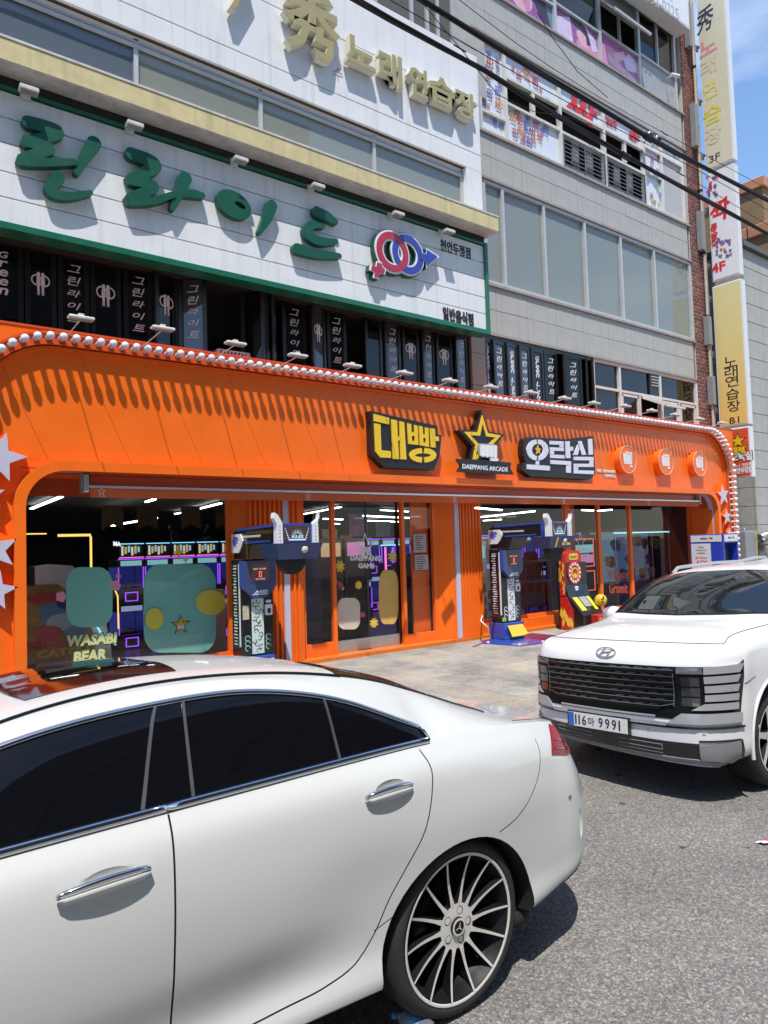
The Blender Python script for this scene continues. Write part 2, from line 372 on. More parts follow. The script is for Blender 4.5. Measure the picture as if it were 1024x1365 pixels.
    e[0].position = 0.33; e[0].color = (0.16, 0.148, 0.13, 1); e[1].position = 0.66; e[1].color = (0.38, 0.35, 0.30, 1)
    k = e.new(0.5); k.color = (0.29, 0.275, 0.245, 1); k = e.new(0.6); k.color = (0.345, 0.295, 0.23, 1)
    L.new(n.outputs['Fac'], cr.inputs[0])
    r = N.new('ShaderNodeMapRange'); r.inputs['To Min'].default_value = 0.84; r.inputs['To Max'].default_value = 1.1; L.new(oi.outputs['Random'], r.inputs['Value'])
    r2 = N.new('ShaderNodeMapRange'); r2.inputs['From Min'].default_value = 0.3; r2.inputs['From Max'].default_value = 0.7; r2.inputs['To Min'].default_value = 0.75; r2.inputs['To Max'].default_value = 1.2; L.new(n2.outputs['Fac'], r2.inputs['Value'])
    mm = N.new('ShaderNodeMath'); mm.operation = 'MULTIPLY'; L.new(r.outputs[0], mm.inputs[0]); L.new(r2.outputs[0], mm.inputs[1])
    mx = N.new('ShaderNodeMixRGB'); mx.blend_type = 'MULTIPLY'; mx.inputs['Fac'].default_value = 1; L.new(cr.outputs[0], mx.inputs['Color1']); L.new(mm.outputs[0], mx.inputs['Color2'])
    L.new(mx.outputs[0], b.inputs['Base Color'])
    bp = N.new('ShaderNodeBump'); bp.inputs['Strength'].default_value = 0.4; bp.inputs['Distance'].default_value = 0.004; L.new(n2.outputs['Fac'], bp.inputs['Height']); L.new(bp.outputs[0], b.inputs['Normal'])
    MATS['paving'] = m
ground_materials()
road = MB()
road.add([(-600, -600, 0), (600, -600, 0), (600, 600, 0), (-600, 600, 0)], [(0, 1, 2, 3)])
tag(road.build('road', MATS['asphalt']), kind='structure')
PAV_Y0 = 4.56
pav = MB().box(-6, 19.6, PAV_Y0+0.12, 9.74, 0.004, 0.012).build('pavement', mat('joint_grit', (0.055, 0.05, 0.04), 0.9, var=0.3, vscale=20))
tag(pav, kind='structure')
kb = MB()
for k in range(26): kb.bbox(-6+k*0.99, -6+k*0.99+0.98, PAV_Y0, PAV_Y0+0.118, 0.002, 0.034, 0.006)
kb.build('kerb_edging', mat('kerb_granite', (0.34, 0.33, 0.31), 0.8, var=0.25, vscale=30), pav)
slab = MB().bbox(-0.294, 0.294, -0.294, 0.294, 0, 0.022, 0.005).mesh('paving_slab', MATS['paving'])
for i in range(34):
    for j in range(9):
        X = -0.2+i*0.6+0.3; Y = PAV_Y0+0.122+j*0.566+0.283
        if X < 0.5 and Y > 6: continue
        o = inst('paving_slab', slab, pav, (X, Y, 0.012+random.uniform(0, 0.003)), rot=(random.uniform(-.003, .003), random.uniform(-.003, .003), 0))
        o.scale = (1, 0.566/0.6, 1)

# ============================================================ MAIN BUILDING
YW = 10.0
STONE = mat('grey_stone', (0.405, 0.40, 0.375), 0.55, var=0.10, vscale=3.0, bump=0.15, bscale=120, streak=0.35)
DARKC = mat('dark_interior', (0.018, 0.018, 0.02), 0.9, var=0.2)
ALU = mat('aluminium_frame', (0.52, 0.52, 0.52), 0.4, metal=0.3, var=0.1)
ALUW = mat('white_frame', (0.62, 0.60, 0.56), 0.5, var=0.12, streak=0.2)
FILM = mat('white_film', (0.66, 0.70, 0.76), 0.25, var=0.04, coat=0.3)
GL_UP = glass('film_sky_glass', (0.5, 0.56, 0.53), 0.35, (0.33, 0.36, 0.325), 0.01, 1.7)  # grey body colour holds the sky's reflection as well as the film
GL_BLUE = glass('blue_blind_glass', (0.4, 0.45, 0.5), 0.1, (0.115, 0.145, 0.185), 0.01, 1.6)
GL_DARK = glass('dark_glass', (0.35, 0.38, 0.4), 0.6, (0.012, 0.014, 0.016), 0.008, 1.55)
bld = thing('building', 'five storey grey stone building with brick edge behind the orange arcade front', 'building', (14, YW, 0))
c = MB(); c.box(-9, 19.25, 10.42, 22, 3.55, 17.3); c.box(18.55, 19.25, 10.42, 22, 0.0, 3.55)
c.build('building_core', DARKC, bld)
# brick edge: mortar bed, then bricks
MORT = mat('mortar', (0.60, 0.56, 0.52), 0.9, var=0.2, vscale=30)
MB().box(18.47, 19.29, 10.0, 10.42, 0, 17.3).box(14.2, 18.47, 10.0, 10.42, 15.98, 17.3).build('mortar_bed', MORT, bld)
BR = []
for i, cc in enumerate([(0.20, 0.065, 0.045), (0.155, 0.05, 0.038), (0.26, 0.095, 0.065), (0.115, 0.045, 0.036)]):
    BR.append(MB().bbox(-0.092, 0.092, -0.008, 0.03, -0.037, 0.037, 0.003).mesh('brick', mat('brick_%d' % i, cc, 0.85, var=0.25, vscale=25, bump=0.4, bscale=90)))
HALF = [MB().bbox(-0.040, 0.040, -0.008, 0.03, -0.037, 0.037, 0.003).mesh('brick', b.materials[0]) for b in BR]
nb = 0; rest = MB(); zz = 4.55; row = 0
while zz < 17.2:
    xs = [(18.57+0.206*k, 0) for k in range(4)] if row % 2 == 0 else [(18.517, 1)]+[(18.673+0.206*k, 0) for k in range(3)]
    for x, h in xs:
        q = random.choice([0, 0, 0, 1, 1, 2, 3]); x += random.uniform(-.004, .004)
        if nb < 296:
            inst('brick', (HALF if h else BR)[q], bld, (x, 9.994+random.uniform(-.004, .004), zz)); nb += 1
        else:
            w_ = 0.040 if h else 0.092; rest.box(x-w_, x+w_, 9.986, 10.02, zz-.037, zz+.037, mi=q)
    zz += 0.104; row += 1
z2 = 16.05; row = 0
while z2 < 17.2:
    for k in range(19): rest.box(14.3+.2*k+(row % 2)*.1-.09, 14.3+.2*k+(row % 2)*.1+.09, 9.972, 10.02, z2-.042, z2+.042, mi=random.randrange(4))
    z2 += 0.104; row += 1
tag(rest.build('upper_bricks', [b.materials[0] for b in BR], bld), kind='stuff')
# stone cladding: three bands of panels (each panel its own) on backing spandrels
sp = MB()
for z0, z1 in ((6.2, 7.18), (9.5, 10.44), (12.66, 13.62)): sp.box(6.0, 18.47, 10.03, 10.42, z0+.01, z1-.01)
sp.box(5.5, 10.42, 10.05, 10.42, 7.18, 14.0)
sp.box(9.86, 10.25, 10.05, 10.42, 4.0, 6.2)
sp.build('spandrel', mat('joint_dark', (0.10, 0.10, 0.095), 0.9), bld)
_pm = {}
def panel(x0, x1, z0, z1, m, nm='stone_panel', y=YW):
    k = (round(x1-x0, 3), round(z1-z0, 3), m.name)
    if k not in _pm:
        hw, hh = (x1-x0)/2-.004, (z1-z0)/2-.004
        _pm[k] = MB().bbox(-hw, hw, 0, 0.06, -hh, hh, 0.003).mesh(nm, m)
    return inst(nm, _pm[k], bld, ((x0+x1)/2, y+random.uniform(-.002, .002), (z0+z1)/2))
for z0, z1 in ((6.2, 7.18), (9.5, 10.44), (12.66, 13.62)):
    h = (z1-z0)/2; xs0 = 10.64-.96
    for r_ in range(2):
        for k in range(9):
            x0 = max(xs0+k*0.965+0.0, 9.7); x1 = min(xs0+(k+1)*0.965, 18.46)
            panel(x0, x1, z0+r_*h, z0+(r_+1)*h, STONE)
for k in range(5):   # wall beside the white parapet, above it
    for r_ in range(3): 
        if k in (2, 3) : continue
        panel(5.9+k*0.94, 5.9+(k+1)*0.94, 11.2+r_*0.95, 12.15+r_*0.95, STONE)
panel(9.66, 10.42, 10.44, 11.2, STONE); panel(9.66, 10.42, 9.5, 10.44, STONE); panel(9.66, 10.42, 7.18, 8.3, STONE); panel(9.66, 10.42, 8.3, 9.5, STONE)
BEIGE = mat('beige_granite', (0.36, 0.31, 0.25), 0.6, var=0.3, vscale=60)
for z0, z1 in ((4.4, 5.05), (5.05, 5.7), (5.7, 6.2)): panel(9.86, 10.25, z0, z1, BEIGE, 'stone_panel', 9.97)
sl_ = MB()
for z in (7.18, 10.44, 13.62): sl_.box(10.2, 18.47, 9.955, 10.1, z, z+.05)
for z in (6.14, 9.45, 12.6): sl_.box(10.2, 18.47, 9.965, 10.1, z, z+.05)
sl_.build('stone_sill', mat('sill_stone', (0.34, 0.30, 0.27), 0.6, var=0.2, streak=0.3), bld)
def window(name, xs, z0, z1, matf, matp, rails=(), fw=0.035, yf=10.0, yp=10.07, skip=(), label=None, depth=0.1):
    """one window run: frame of posts and rails; each pane a sub-part"""
    f = MB()
    for x in xs: f.box(x-fw, x+fw, yf, yf+depth, z0, z1)
    f.box(xs[0], xs[-1], yf+.004, yf+depth-.004, z0-.02, z0+.05); f.box(xs[0], xs[-1], yf+.004, yf+depth-.004, z1-.05, z1+.02)
    for i, zr in rails: f.box(xs[i]+fw, xs[i+1]-fw, yf+.006, yf+depth-.006, zr-.03, zr+.03)
    o = f.build(name, matf, bld)
    if label: o['label'] = label
    for i in range(len(xs)-1):
        zs = [z0]+sorted(z for k, z in rails if k == i)+[z1]
        for a, b in zip(zs[:-1], zs[1:]):
            if (i, round((a+b)/2, 1)) in skip: continue
            m = matp(i, (a+b)/2) if callable(matp) else matp
            if m is None: continue
            p = MB().box(xs[i]+fw, xs[i+1]-fw, yp, yp+.008, a+.03, b-.03); tl_ = random.uniform(-.006, .006); tx_ = random.uniform(-.006, .006); x_, z_ = xs[i], a; p.xform(lambda v: Vector((v.x, v.y+tl_*(v.z-z_)+tx_*(v.x-x_), v.z))); q = p.build('pane', m, o)
    return o
# third floor: the long strip of film-covered glass
win3 = window('strip_window', [10.42, 10.98, 12.31, 13.77, 15.2, 16.67, 18.4], 7.26, 9.42, ALU, GL_UP, fw=0.04)
for i, (x0, x1) in enumerate(((10.4, 10.97), (10.99, 12.3), (12.32, 13.76), (13.78, 15.19), (15.21, 16.66), (16.68, 18.4))):
    c_ = (.30, .42, .36, .46, .40, .26)[i]; MB().box(x0, x1, 10.28+.01*(i % 2), 10.30+.01*(i % 2), (7.9, 7.2, 7.6, 7.2, 7.45, 8.3)[i], 9.5).build('roller_blind', mat('blind_grey_%d' % i, (c_*.93, c_, c_*.95), 0.8, var=0.18, vscale=1.5), bld)
# fourth floor
def m4(i, z):
    if i in (0, 5): return FILM if i == 0 or z < 20 else FILM
    return FILM
X4 = [10.42, 11.21, 13.05, 14.73, 16.44, 17.26, 18.3]
win4 = window('film_window', X4, 10.52, 12.56, ALUW, FILM, rails=((0, 10.95), (1, 11.37), (1, 11.95), (2, 11.35), (2, 11.97), (3, 11.34), (3, 11.99), (4, 11.44), (4, 12.12), (5, 12.12)),
    skip=((1, 11.7), (2, 11.7), (2, 10.9), (3, 10.9), (3, 11.7)), fw=0.045)
for x in (12.12, 15.6): MB().box(x-.05, x+.05, 10.01, 10.09, 11.4, 11.92).build('centre_post', ALUW, win4)
MB().box(17.3, 18.26, 10.055, 10.065, 10.56, 12.09).build('grey_board', mat('grey_board', (0.42, 0.42, 0.44), 0.6, var=0.05), win4)
# railings low in two bays, curtains and boards behind
for a, b in ((13.1, 14.68), (14.78, 16.39)):
    r_ = MB()
    for k in range(8): r_.box(a, b, 9.985, 10.0, 10.58+k*0.1, 10.595+k*0.1)
    for k in range(3): r_.box(a+(b-a)*k/2-.012, a+(b-a)*k/2+.012, 9.98, 10.004, 10.55, 11.3)
    r_.build('railing', mat('rail_steel', (0.22, 0.22, 0.22), 0.45, metal=0.6), win4)
    s_ = MB()
    for k in range(3): s_.box(a+.1+k*.55, a+.35+k*.55, 10.24, 10.28, 10.5, 11.6)
    s_.build('inner_board', mat('board_grey', (0.2, 0.19, 0.18), 0.8, var=0.3), win4)
COLS4 = [mat('ink_%d' % i, c, 0.5, var=0) for i, c in enumerate([(0.5, 0.05, 0.05), (0.08, 0.06, 0.28), (0.6, 0.25, 0.06), (0.10, 0.16, 0.5), (0.32, 0.06, 0.10), (0.1, 0.05, 0.16), (0.15, 0.4, 0.2), (0.65, 0.5, 0.05)])]
RED = mat('sign_red', (0.62, 0.03, 0.03), 0.4, var=0.05)
def word(px, py, s, ci, t='짝'):
    a = aty(px, py, 10.05); lt = MB(); text_y(lt, t, a.x-s*.29, a.x+s*.29, a.z-s*.40, a.z+s*.40, 10.05, 0.004+.0002*(int(px) % 9), -0.004, 0.12, 0); lt.build('letter', COLS4[ci], win4)
for px, py, s, ci in ((641, 64, .22, 4), (652, 72, .22, 1), (663, 82, .2, 5), (643, 78, .3, 1), (653, 86, .42, 0), (664, 93, .22, 5), (647, 90, .22, 3), (651, 105, .3, 4), (644, 107, .24, 3),
        (645, 122, .3, 1), (653, 126, .34, 1), (664, 123, .36, 3), (645, 136, .34, 5), (651, 142, .2, 0), (665, 141, .42, 2), (655, 98, .2, 0), (667, 112, .28, 4),
        (648, 152, .16, 4), (654, 155, .16, 7), (660, 163, .24, 1), (668, 168, .2, 3),
        (692, 102, .34, 0), (703, 100, .46, 2), (714, 110, .4, 0), (721, 121, .2, 4), (684, 92, .2, 4),
        (690, 150, .34, 4), (684, 157, .42, 2), (693, 162, .34, 0), (700, 166, .22, 1), (704, 160, .26, 5), (715, 166, .38, 4), (695, 176, .4, 2), (703, 174, .34, 3), (710, 176, .4, 4), (687, 179, .36, 4),
        (728, 173, .36, 3), (720, 183, .34, 0), (712, 188, .3, 2), (697, 194, .34, 4), (706, 192, .38, 1), (699, 183, .25, 0), (723, 176, .2, 1),
        (870, 214, .26, 0), (879, 213, .3, 0), (868, 228, .26, 5), (877, 230, .28, 1), (881, 243, .3, 1), (877, 252, .26, 6), (869, 262, .26, 0), (881, 262, .3, 3), (873, 270, .2, 4), (879, 272, .22, 7), (884, 275, .24, 1), (870, 268, .2, 7), (878, 240, .2, 4), (889, 198, .3, 3), (899, 205, .3, 1)):
    word(px, py, s, ci)
lt = Par([RED], win4); a = aty(776, 142, 10.05)
text_y(lt, '짜', a.x-.60, a.x+.62, a.z-.42, a.z+.38, 10.05, 0.012, 0.02, 0.15)
text_px(lt, '룸술집', (808, 160, 822, 166, 9), 10.05, 0.006, 0.03); text_px(lt, '4F', (838, 178, 852, 184, 14), 10.05, 0.006, 0.04)
# fifth floor: poster glass below, clear above, open top-hung sash, perforated panel
def m5(i, z):
    if z < 14.5 and i < 3: return None
    return GL_DARK
X5 = [10.6, 13.02, 14.75, 16.46, 18.2]
win5 = window('poster_window', X5, 13.68, 15.92, ALU, m5, rails=((0, 14.35), (1, 14.45), (2, 14.53), (3, 14.62)), skip=((3, 14.1), (2, 15.2)), fw=0.05)
for a in ((17.33, 17.39, 10.01, 10.08, 14.65, 15.9), (15.6, 15.65, 10.01, 10.08, 14.55, 15.268), (14.8, 16.41, 10.01, 10.08, 15.27, 15.33)): MB().box(*a).build('centre_post', ALU, win5)
MB().box(14.8, 16.41, 10.07, 10.078, 15.33, 15.88).build('pane', GL_UP, win5)
sash = MB(); A = Vector((14.82, 9.98, 15.28)); dn = Vector((0, -0.36, -0.42))
for x0, x1 in ((14.82, 14.87), (15.6, 15.65), (16.34, 16.39)):
    sash.add([(x0, A.y, A.z), (x1, A.y, A.z), (x1, A.y+dn.y, A.z+dn.z), (x0, A.y+dn.y, A.z+dn.z), (x0, A.y, A.z-.04), (x1, A.y, A.z-.04), (x1, A.y+dn.y, A.z+dn.z-.04), (x0, A.y+dn.y, A.z+dn.z-.04)], [(0,1,2,3),(7,6,5,4),(0,4,5,1),(1,5,6,2),(2,6,7,3),(3,7,4,0)])
sash.box(14.82, 16.39, A.y+dn.y-.02, A.y+dn.y+.03, A.z+dn.z-.04, A.z+dn.z+.02)
sash.box(14.82, 16.39, A.y-.02, A.y+.02, A.z-.02, A.z+.03)
so_ = sash.build('open_sash', ALU, win5); so_['label'] = 'top hung sash propped open'
MB().add([(14.87, A.y-.01, A.z-.015), (16.34, A.y-.01, A.z-.015), (16.34, A.y+dn.y, A.z+dn.z-.01), (14.87, A.y+dn.y, A.z+dn.z-.01)], [(0, 1, 2, 3)]).build('sash_pane', GL_UP, win5)
# perforated metal panel: punched sheet from crossing strips
pp = MB()
for k in range(34): x = 16.52+k*0.0485; pp.box(x, x+.03, 10.05, 10.056, 13.73, 14.58)
for k in range(18): z = 13.73+k*0.0485; pp.box(16.52, 18.14, 10.0575, 10.062, z, z+.03)
pp.build('perforated_panel', mat('perf_metal', (0.5, 0.5, 0.5), 0.5, metal=0.4), win5)
# pink and violet advertising film: flat shapes printed on the lower panes
PK = [mat('print_%d' % i, c, 0.3, var=0.15, vscale=4) for i, c in enumerate([(0.30, 0.10, 0.30), (0.62, 0.24, 0.42), (0.66, 0.52, 0.72), (0.05, 0.03, 0.05), (0.72, 0.40, 0.50), (0.40, 0.13, 0.34), (0.10, 0.22, 0.30)])]
def film(x0, x1, z0, z1, shapes, base):
    m = MB().box(x0, x1, 10.068, 10.076, z0, z1, mi=base)
    for i, (pts, ci) in enumerate(shapes):
        m.prismY([(x0+(x1-x0)*u, z0+(z1-z0)*v) for u, v in pts], 10.0665-.0012*i, 10.0672-.0012*i, mi=ci)
    m.build('printed_film', PK, win5)
def blob(cx, cy, rx, ry, n=18, ro=0): return [(cx+rx*math.cos(2*math.pi*k/n)*math.cos(ro)-ry*math.sin(2*math.pi*k/n)*math.sin(ro), cy+rx*math.cos(2*math.pi*k/n)*math.sin(ro)+ry*math.sin(2*math.pi*k/n)*math.cos(ro)) for k in range(n)]
film(10.66, 12.97, 13.73, 14.32, [([(0.92, 0), (1, 0), (1, 1), (0.92, 1)], 6), (blob(.55, .6, .16, .5), 4), (blob(.62, .5, .05, .3), 1), ([(0.7, 1), (0.8, .4), (.9, 0), (.98, 0), (.9, 1)], 3)], 0)
film(13.07, 14.70, 13.73, 14.42, [([(0, .0), (0, .62), (.35, .95), (.42, .0)], 2), (blob(.8, .18, .32, .3), 1), (blob(.64, .45, .13, .26, ro=.3), 4), ([(.36, 1), (.62, 1), (.82, .7), (.85, .4), (.74, .3), (.72, .62), (.58, .72), (.44, .8)], 3), ([(.7, 1), (.95, .7), (1, .3), (.86, .2), (.8, .6)], 2)], 0)
film(14.80, 16.41, 13.73, 14.50, [(blob(.25, .35, .3, .42), 1), ([(.2, .2), (.9, .02), (1, .0), (1, .16), (.5, .36), (.2, .5)], 4), ([(.62, .6), (.78, .95), (1, .8), (1, .45), (.7, .3)], 2), ([(.3, .55), (.62, .9), (.7, .7), (.42, .35)], 4), ([(.7, .0), (1, .0), (1, .14)], 2)], 5)
# second floor right: brown-framed windows
X2 = [13.86, 14.9, 16.66, 18.42]
win2 = window('clerestory_window', X2, 4.72, 6.12, ALUW, GL_DARK, rails=((0, 5.47), (1, 5.47), (2, 5.47)), fw=0.04, skip=((1, 5.1),))
for a in ((15.7, 15.76, 10.01, 10.09, 4.74, 5.45), (17.5, 17.57, 10.01, 10.09, 4.74, 5.45)): MB().box(*a).build('centre_post', ALUW, win2)
for a, b in ((14.97, 15.68), (16.72, 17.498), (17.6, 18.36)): mb = MB(); mb.box(a, b, 10.015, 10.08, 5.36, 5.42); mb.box(a, b, 10.015, 10.08, 4.76, 4.83); mb.box(a, a+.05, 10.015, 10.08, 4.8, 5.4); mb.box(b-.05, b, 10.015, 10.08, 4.8, 5.4); mb.build('sash_frame', ALUW, win2)
MB().box(15.0, 15.66, 10.05, 10.058, 4.83, 5.38).build('pane', GL_DARK, win2)
A = Vector((0, 9.98, 5.40)); sash = MB()
P = lambda x, t: (x, A.y-0.62*t, A.z-0.30*t)
for x0, x1 in ((15.78, 15.83), (16.58, 16.63)):
    sash.add([P(x0, 0), P(x1, 0), P(x1, 1), P(x0, 1)]+[(p[0], p[1], p[2]-.04) for p in (P(x0, 0), P(x1, 0), P(x1, 1), P(x0, 1))], [(0,1,2,3),(7,6,5,4),(0,4,5,1),(1,5,6,2),(2,6,7,3),(3,7,4,0)])
sash.box(15.78, 16.63, P(0, 1)[1]-.03, P(0, 1)[1]+.02, P(0, 1)[2]-.04, P(0, 1)[2]+.01); sash.box(15.78, 16.63, 9.96, 10.0, 5.37, 5.42)
sash.build('open_sash', ALUW, win2)
MB().add([(15.83, A.y, A.z-.02), (16.58, A.y, A.z-.02), (16.58, A.y-.6, A.z-.31), (15.83, A.y-.6, A.z-.31)], [(0, 1, 2, 3)]).build('sash_pane', GL_UP, win2)
lv = MB().box(16.2, 16.6, 10.02, 10.06, 5.5, 6.06, mi=0)
for k in range(4): lv.box(16.26, 16.56, 9.99, 10.03, 5.75+k*.075, 5.775+k*.075, mi=1)
lv.build('vent_louvre', [mat('black_metal', (0.015, 0.015, 0.016), 0.4, var=0), mat('grey_metal', (0.4, 0.4, 0.4), 0.4, var=0)], win2)
# window above the white parapet
winu = window('parapet_window', [7.5, 8.62, 9.02, 9.3], 11.2, 13.6, ALU, lambda i, z: (FILM if i == 1 else GL_UP), fw=0.035)
# ============================================================ WHITE CLAD BAY (upper left)
YS = 9.4
WHITE = mat('white_cladding', (0.74, 0.75, 0.76), 0.4, var=0.05, vscale=2, streak=0.30)
bay = thing('sign_bay', 'white clad bay with a long window band and yellowed ledge above the bifold windows', 'building bay', (5.5, YS, 7.8))
MB().box(-6, 9.72, 9.62, 10.44, 5.95, 11.36).build('bay_core', DARKC, bay)
def board(x0, x1, z0, z1, y=YS, nm='cladding_board', m=WHITE, b_=bay, d=0.05):
    return MB().bbox(x0, x1, y, y+d, z0+.006, z1-.006, 0.004).build(nm, m, b_)
# white band above the windows: three courses, each cut in two boards
for z0, z1 in ((9.08, 9.42), (9.42, 10.42), (10.42, 11.42)):
    for x0, x1 in ((-6, -1.4), (-1.4, 3.3), (3.3, 9.74)): board(x0, x1, z0, z1)
MB().box(-6, 9.735, YS+.045, YS+.05+.6, 9.10, 11.41).build('band_backing', mat('joint_rust', (0.16, 0.10, 0.07), 0.9), bay)
MB().bbox(9.34, 9.744, YS+.002, 10.03, 8.12, 9.09, .004).build('corner_pier', WHITE, bay)
MB().box(-6, 9.35, YS+.1, YS+.5, 9.02, 9.075).build('window_head', WHITE, bay)
def wbay(xs, z0, z1):
    f = MB()
    for x in xs: f.box(x-.03, x+.03, 9.5, 9.58, z0, z1)
    f.box(xs[0], xs[-1], 9.504, 9.576, z1-.06, z1); f.box(xs[0], xs[-1], 9.49, 9.52, z1-.13, z1-.08); f.box(xs[0], xs[-1], 9.504, 9.576, z0, z0+.06)
    o = f.build('band_window', ALU, bay)
    for i in range(len(xs)-1): MB().box(xs[i]+.03, xs[i+1]-.03, 9.54, 9.548, z0+.05, z1-.06).build('pane', GL_BLUE if i < 4 else GL_UP, o)
wbay([-4.8, -2.8, -0.8, 1.1, 3.11, 5.03, 7.22, 9.3], 8.08, 9.04)
# ledge
LED = mat('yellow_ledge', (0.62, 0.53, 0.28), 0.5, var=0.12, vscale=5, streak=0.4)
LEDU = mat('ledge_soffit', (0.58, 0.56, 0.52), 0.7, var=0.25, vscale=3, streak=0.5)
MB().box(-6, 9.80, 9.06, 9.075, 7.80, 8.07).box(9.79, 9.80, 9.0755, 9.62, 7.80, 8.07).build('ledge_fascia', LED, bay)
MB().box(-6, 9.805, 9.05, 9.62, 8.07, 8.10).build('ledge_cap', LEDU, bay)
MB().box(-6, 9.795, 9.065, 9.62, 7.785, 7.80).build('ledge_soffit', LEDU, bay)
# ============================================================ GREEN-TRIMMED SIGN
GREEN = mat('sign_green', (0.010, 0.135, 0.075), 0.35, var=0.08, coat=0.2)
GREENF = mat('letter_green', (0.006, 0.085, 0.05), 0.4, var=0.08)
sgn = thing('signboard', 'long white planked signboard with green rim and dark green brush letters', 'sign', (5.5, 9.35, 5.9))
for z0, z1 in ((5.95, 6.27), (6.27, 6.59), (6.59, 6.95), (6.95, 7.27), (7.27, 7.60)):
    for x0, x1 in ((-6, 1.9), (1.9, 9.68)): board(x0, x1, z0, z1, 9.37, 'sign_plank', WHITE, sgn, .03)
MB().box(-6, 9.69, 9.402, 9.60, 5.93, 7.62).build('sign_box', mat('joint_rust2', (0.13, 0.10, 0.08), 0.9), sgn)
g = MB(); g.box(-6, 9.76, 9.33, 9.61, 5.87, 5.95); g.box(9.685, 9.761, 9.331, 9.61, 5.951, 7.66); g.box(-6, 9.684, 9.345, 9.61, 7.61, 7.66); g.build('sign_rim', GREEN, sgn)
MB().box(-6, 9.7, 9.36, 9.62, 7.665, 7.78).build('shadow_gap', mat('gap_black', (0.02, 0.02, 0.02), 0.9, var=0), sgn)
YL = 9.36
def zpx(zx, zy): return aty(zx/2, zy/2, YL)
LETTERS = [
 [[(72,335,40),(110,345,42),(150,362,40),(104,380,34),(64,386,34),(110,398,36),(126,408,34),(72,428,34),(54,438,32),(110,443,28),(190,442,22)], [(246,390,44),(226,420,36),(200,468,20)], [(152,480,38),(130,512,38),(150,528,30),(190,530,25),(236,522,15)]],
 [[(345,418,40),(390,435,44),(406,452,42),(362,477,34),(342,488,32),(392,498,34),(402,510,32),(352,533,34),(342,543,32),(402,543,25),(452,528,20)], [(488,482,42),(475,512,36),(454,562,18)], [(482,521,26),(512,524,26),(532,528,20)]],
 [[(718,554,36),(706,586,32),(686,624,15)]],
 [[(838,571,36),(866,584,32),(886,597,20)], [(852,608,18),(824,605,28),(812,626,34),(842,648,30),(886,650,18)], [(785,668,34),(840,682,30),(896,688,18)]]]
for strokes in LETTERS:
    m = MB()
    for st in strokes:
        pts = []
        for x, y, w_ in st:
            p = zpx(x, y); q = zpx(x, y+10); pts.append((p.x, p.z, w_*abs(q.z-p.z)/10*.80))
        brush(m, pts, (0,0,0), (1,0,0), (0,0,1), (0,1,0), YL-.10, YL, 0)
    if strokes is LETTERS[2]:
        p = zpx(617, 552); q = zpx(633, 554)
        n0 = 28; vs = []; fs = []
        for k in range(n0):
            a = 2*math.pi*k/n0; ca, sa = math.cos(a), math.sin(a)
            ox, oz = p.x+.27*ca+.02*sa, p.z+.20*sa-.04*ca; ix, iz = q.x+.085*ca, q.z+.045*sa-.015*ca
            vs += [(ox, YL-.10, oz), (ix, YL-.10, iz), (ox, YL, oz), (ix, YL, iz)]
        for k in range(n0):
            a = 4*k; b = 4*((k+1) % n0); fs += [(a, a+1, b+1, b), (a, b, b+2, a+2), (a+1, a+3, b+3, b+1)]
        m.add(vs, fs)
    m.build('letter', GREENF, sgn)
# joined rings emblem
em = MB(); P1 = aty(518, 339, YL); P2 = aty(538.5, 342, YL)
c1, c2 = (P1.x, P1.z), (P2.x, P2.z)
ER = [mat('emblem_red', (0.42, 0.03, 0.07), 0.35, var=0.05), mat('emblem_blue', (0.035, 0.06, 0.36), 0.35, var=0.05), mat('emblem_white', (0.75, 0.75, 0.78), 0.4, var=0), GREENF]
for (cx_, cz_), i, y0 in ((c1, 0, YL-.125), (c2, 1, YL-.120)):
    annulusY(em, (cx_, cz_), .345, .225, y0, y0+.01, 40, i)
    annulusY(em, (cx_, cz_), .375, .195, y0+.011, y0+.03, 40, 2)
    annulusY(em, (cx_, cz_), .39, .185, y0+.031, YL, 40, 3)
def gpoly(px_pts, i, y0, grow=0.0):
    pts = [(aty(x, y, YL).x, aty(x, y, YL).z) for x, y in px_pts]
    em.prismY(pts, y0, y0+.01, mi=i)
    cx_ = sum(p[0] for p in pts)/len(pts); cz_ = sum(p[1] for p in pts)/len(pts)
    em.prismY([(cx_+(p[0]-cx_)*1.22, cz_+(p[1]-cz_)*1.22) for p in pts], y0+.011, y0+.03, mi=2); em.prismY([(cx_+(p[0]-cx_)*1.26, cz_+(p[1]-cz_)*1.26) for p in pts], y0+.031, YL, mi=3)
gpoly([(554, 340), (563, 342), (563, 336), (577, 345), (563, 358), (563, 350), (554, 349)], 1, YL-.13)
gpoly([(497, 353), (503, 355), (502, 361), (507, 362), (506, 368), (500, 367), (499, 373), (493, 371), (494, 365), (489, 363), (490, 357), (496, 359)], 0, YL-.135)
em.build('emblem', ER, sgn)
INK = mat('black_print', (0.012, 0.012, 0.013), 0.5, var=0)
lt = Par([INK], sgn); text_px(lt, '천안두정점', (587, 326, 627, 338, 15), 9.37, .012, .012); text_px(lt, '일반음식점', (590, 417, 631, 427, 17), 9.37, .012, .035)
lt.build('lettering', INK, sgn)
FLO = mat('lamp_white', (0.62, 0.60, 0.56), 0.5, var=0.2)
fl = thing('floodlight', 'small dirty white floodlight under the yellow ledge, leftmost of the row', 'floodlight', (0, 0, 0), 'floodlights under the yellow ledge')
LL = ['leftmost', 'second from left', 'third from left', 'fourth from left', 'fifth from left', 'rightmost, by the green corner']
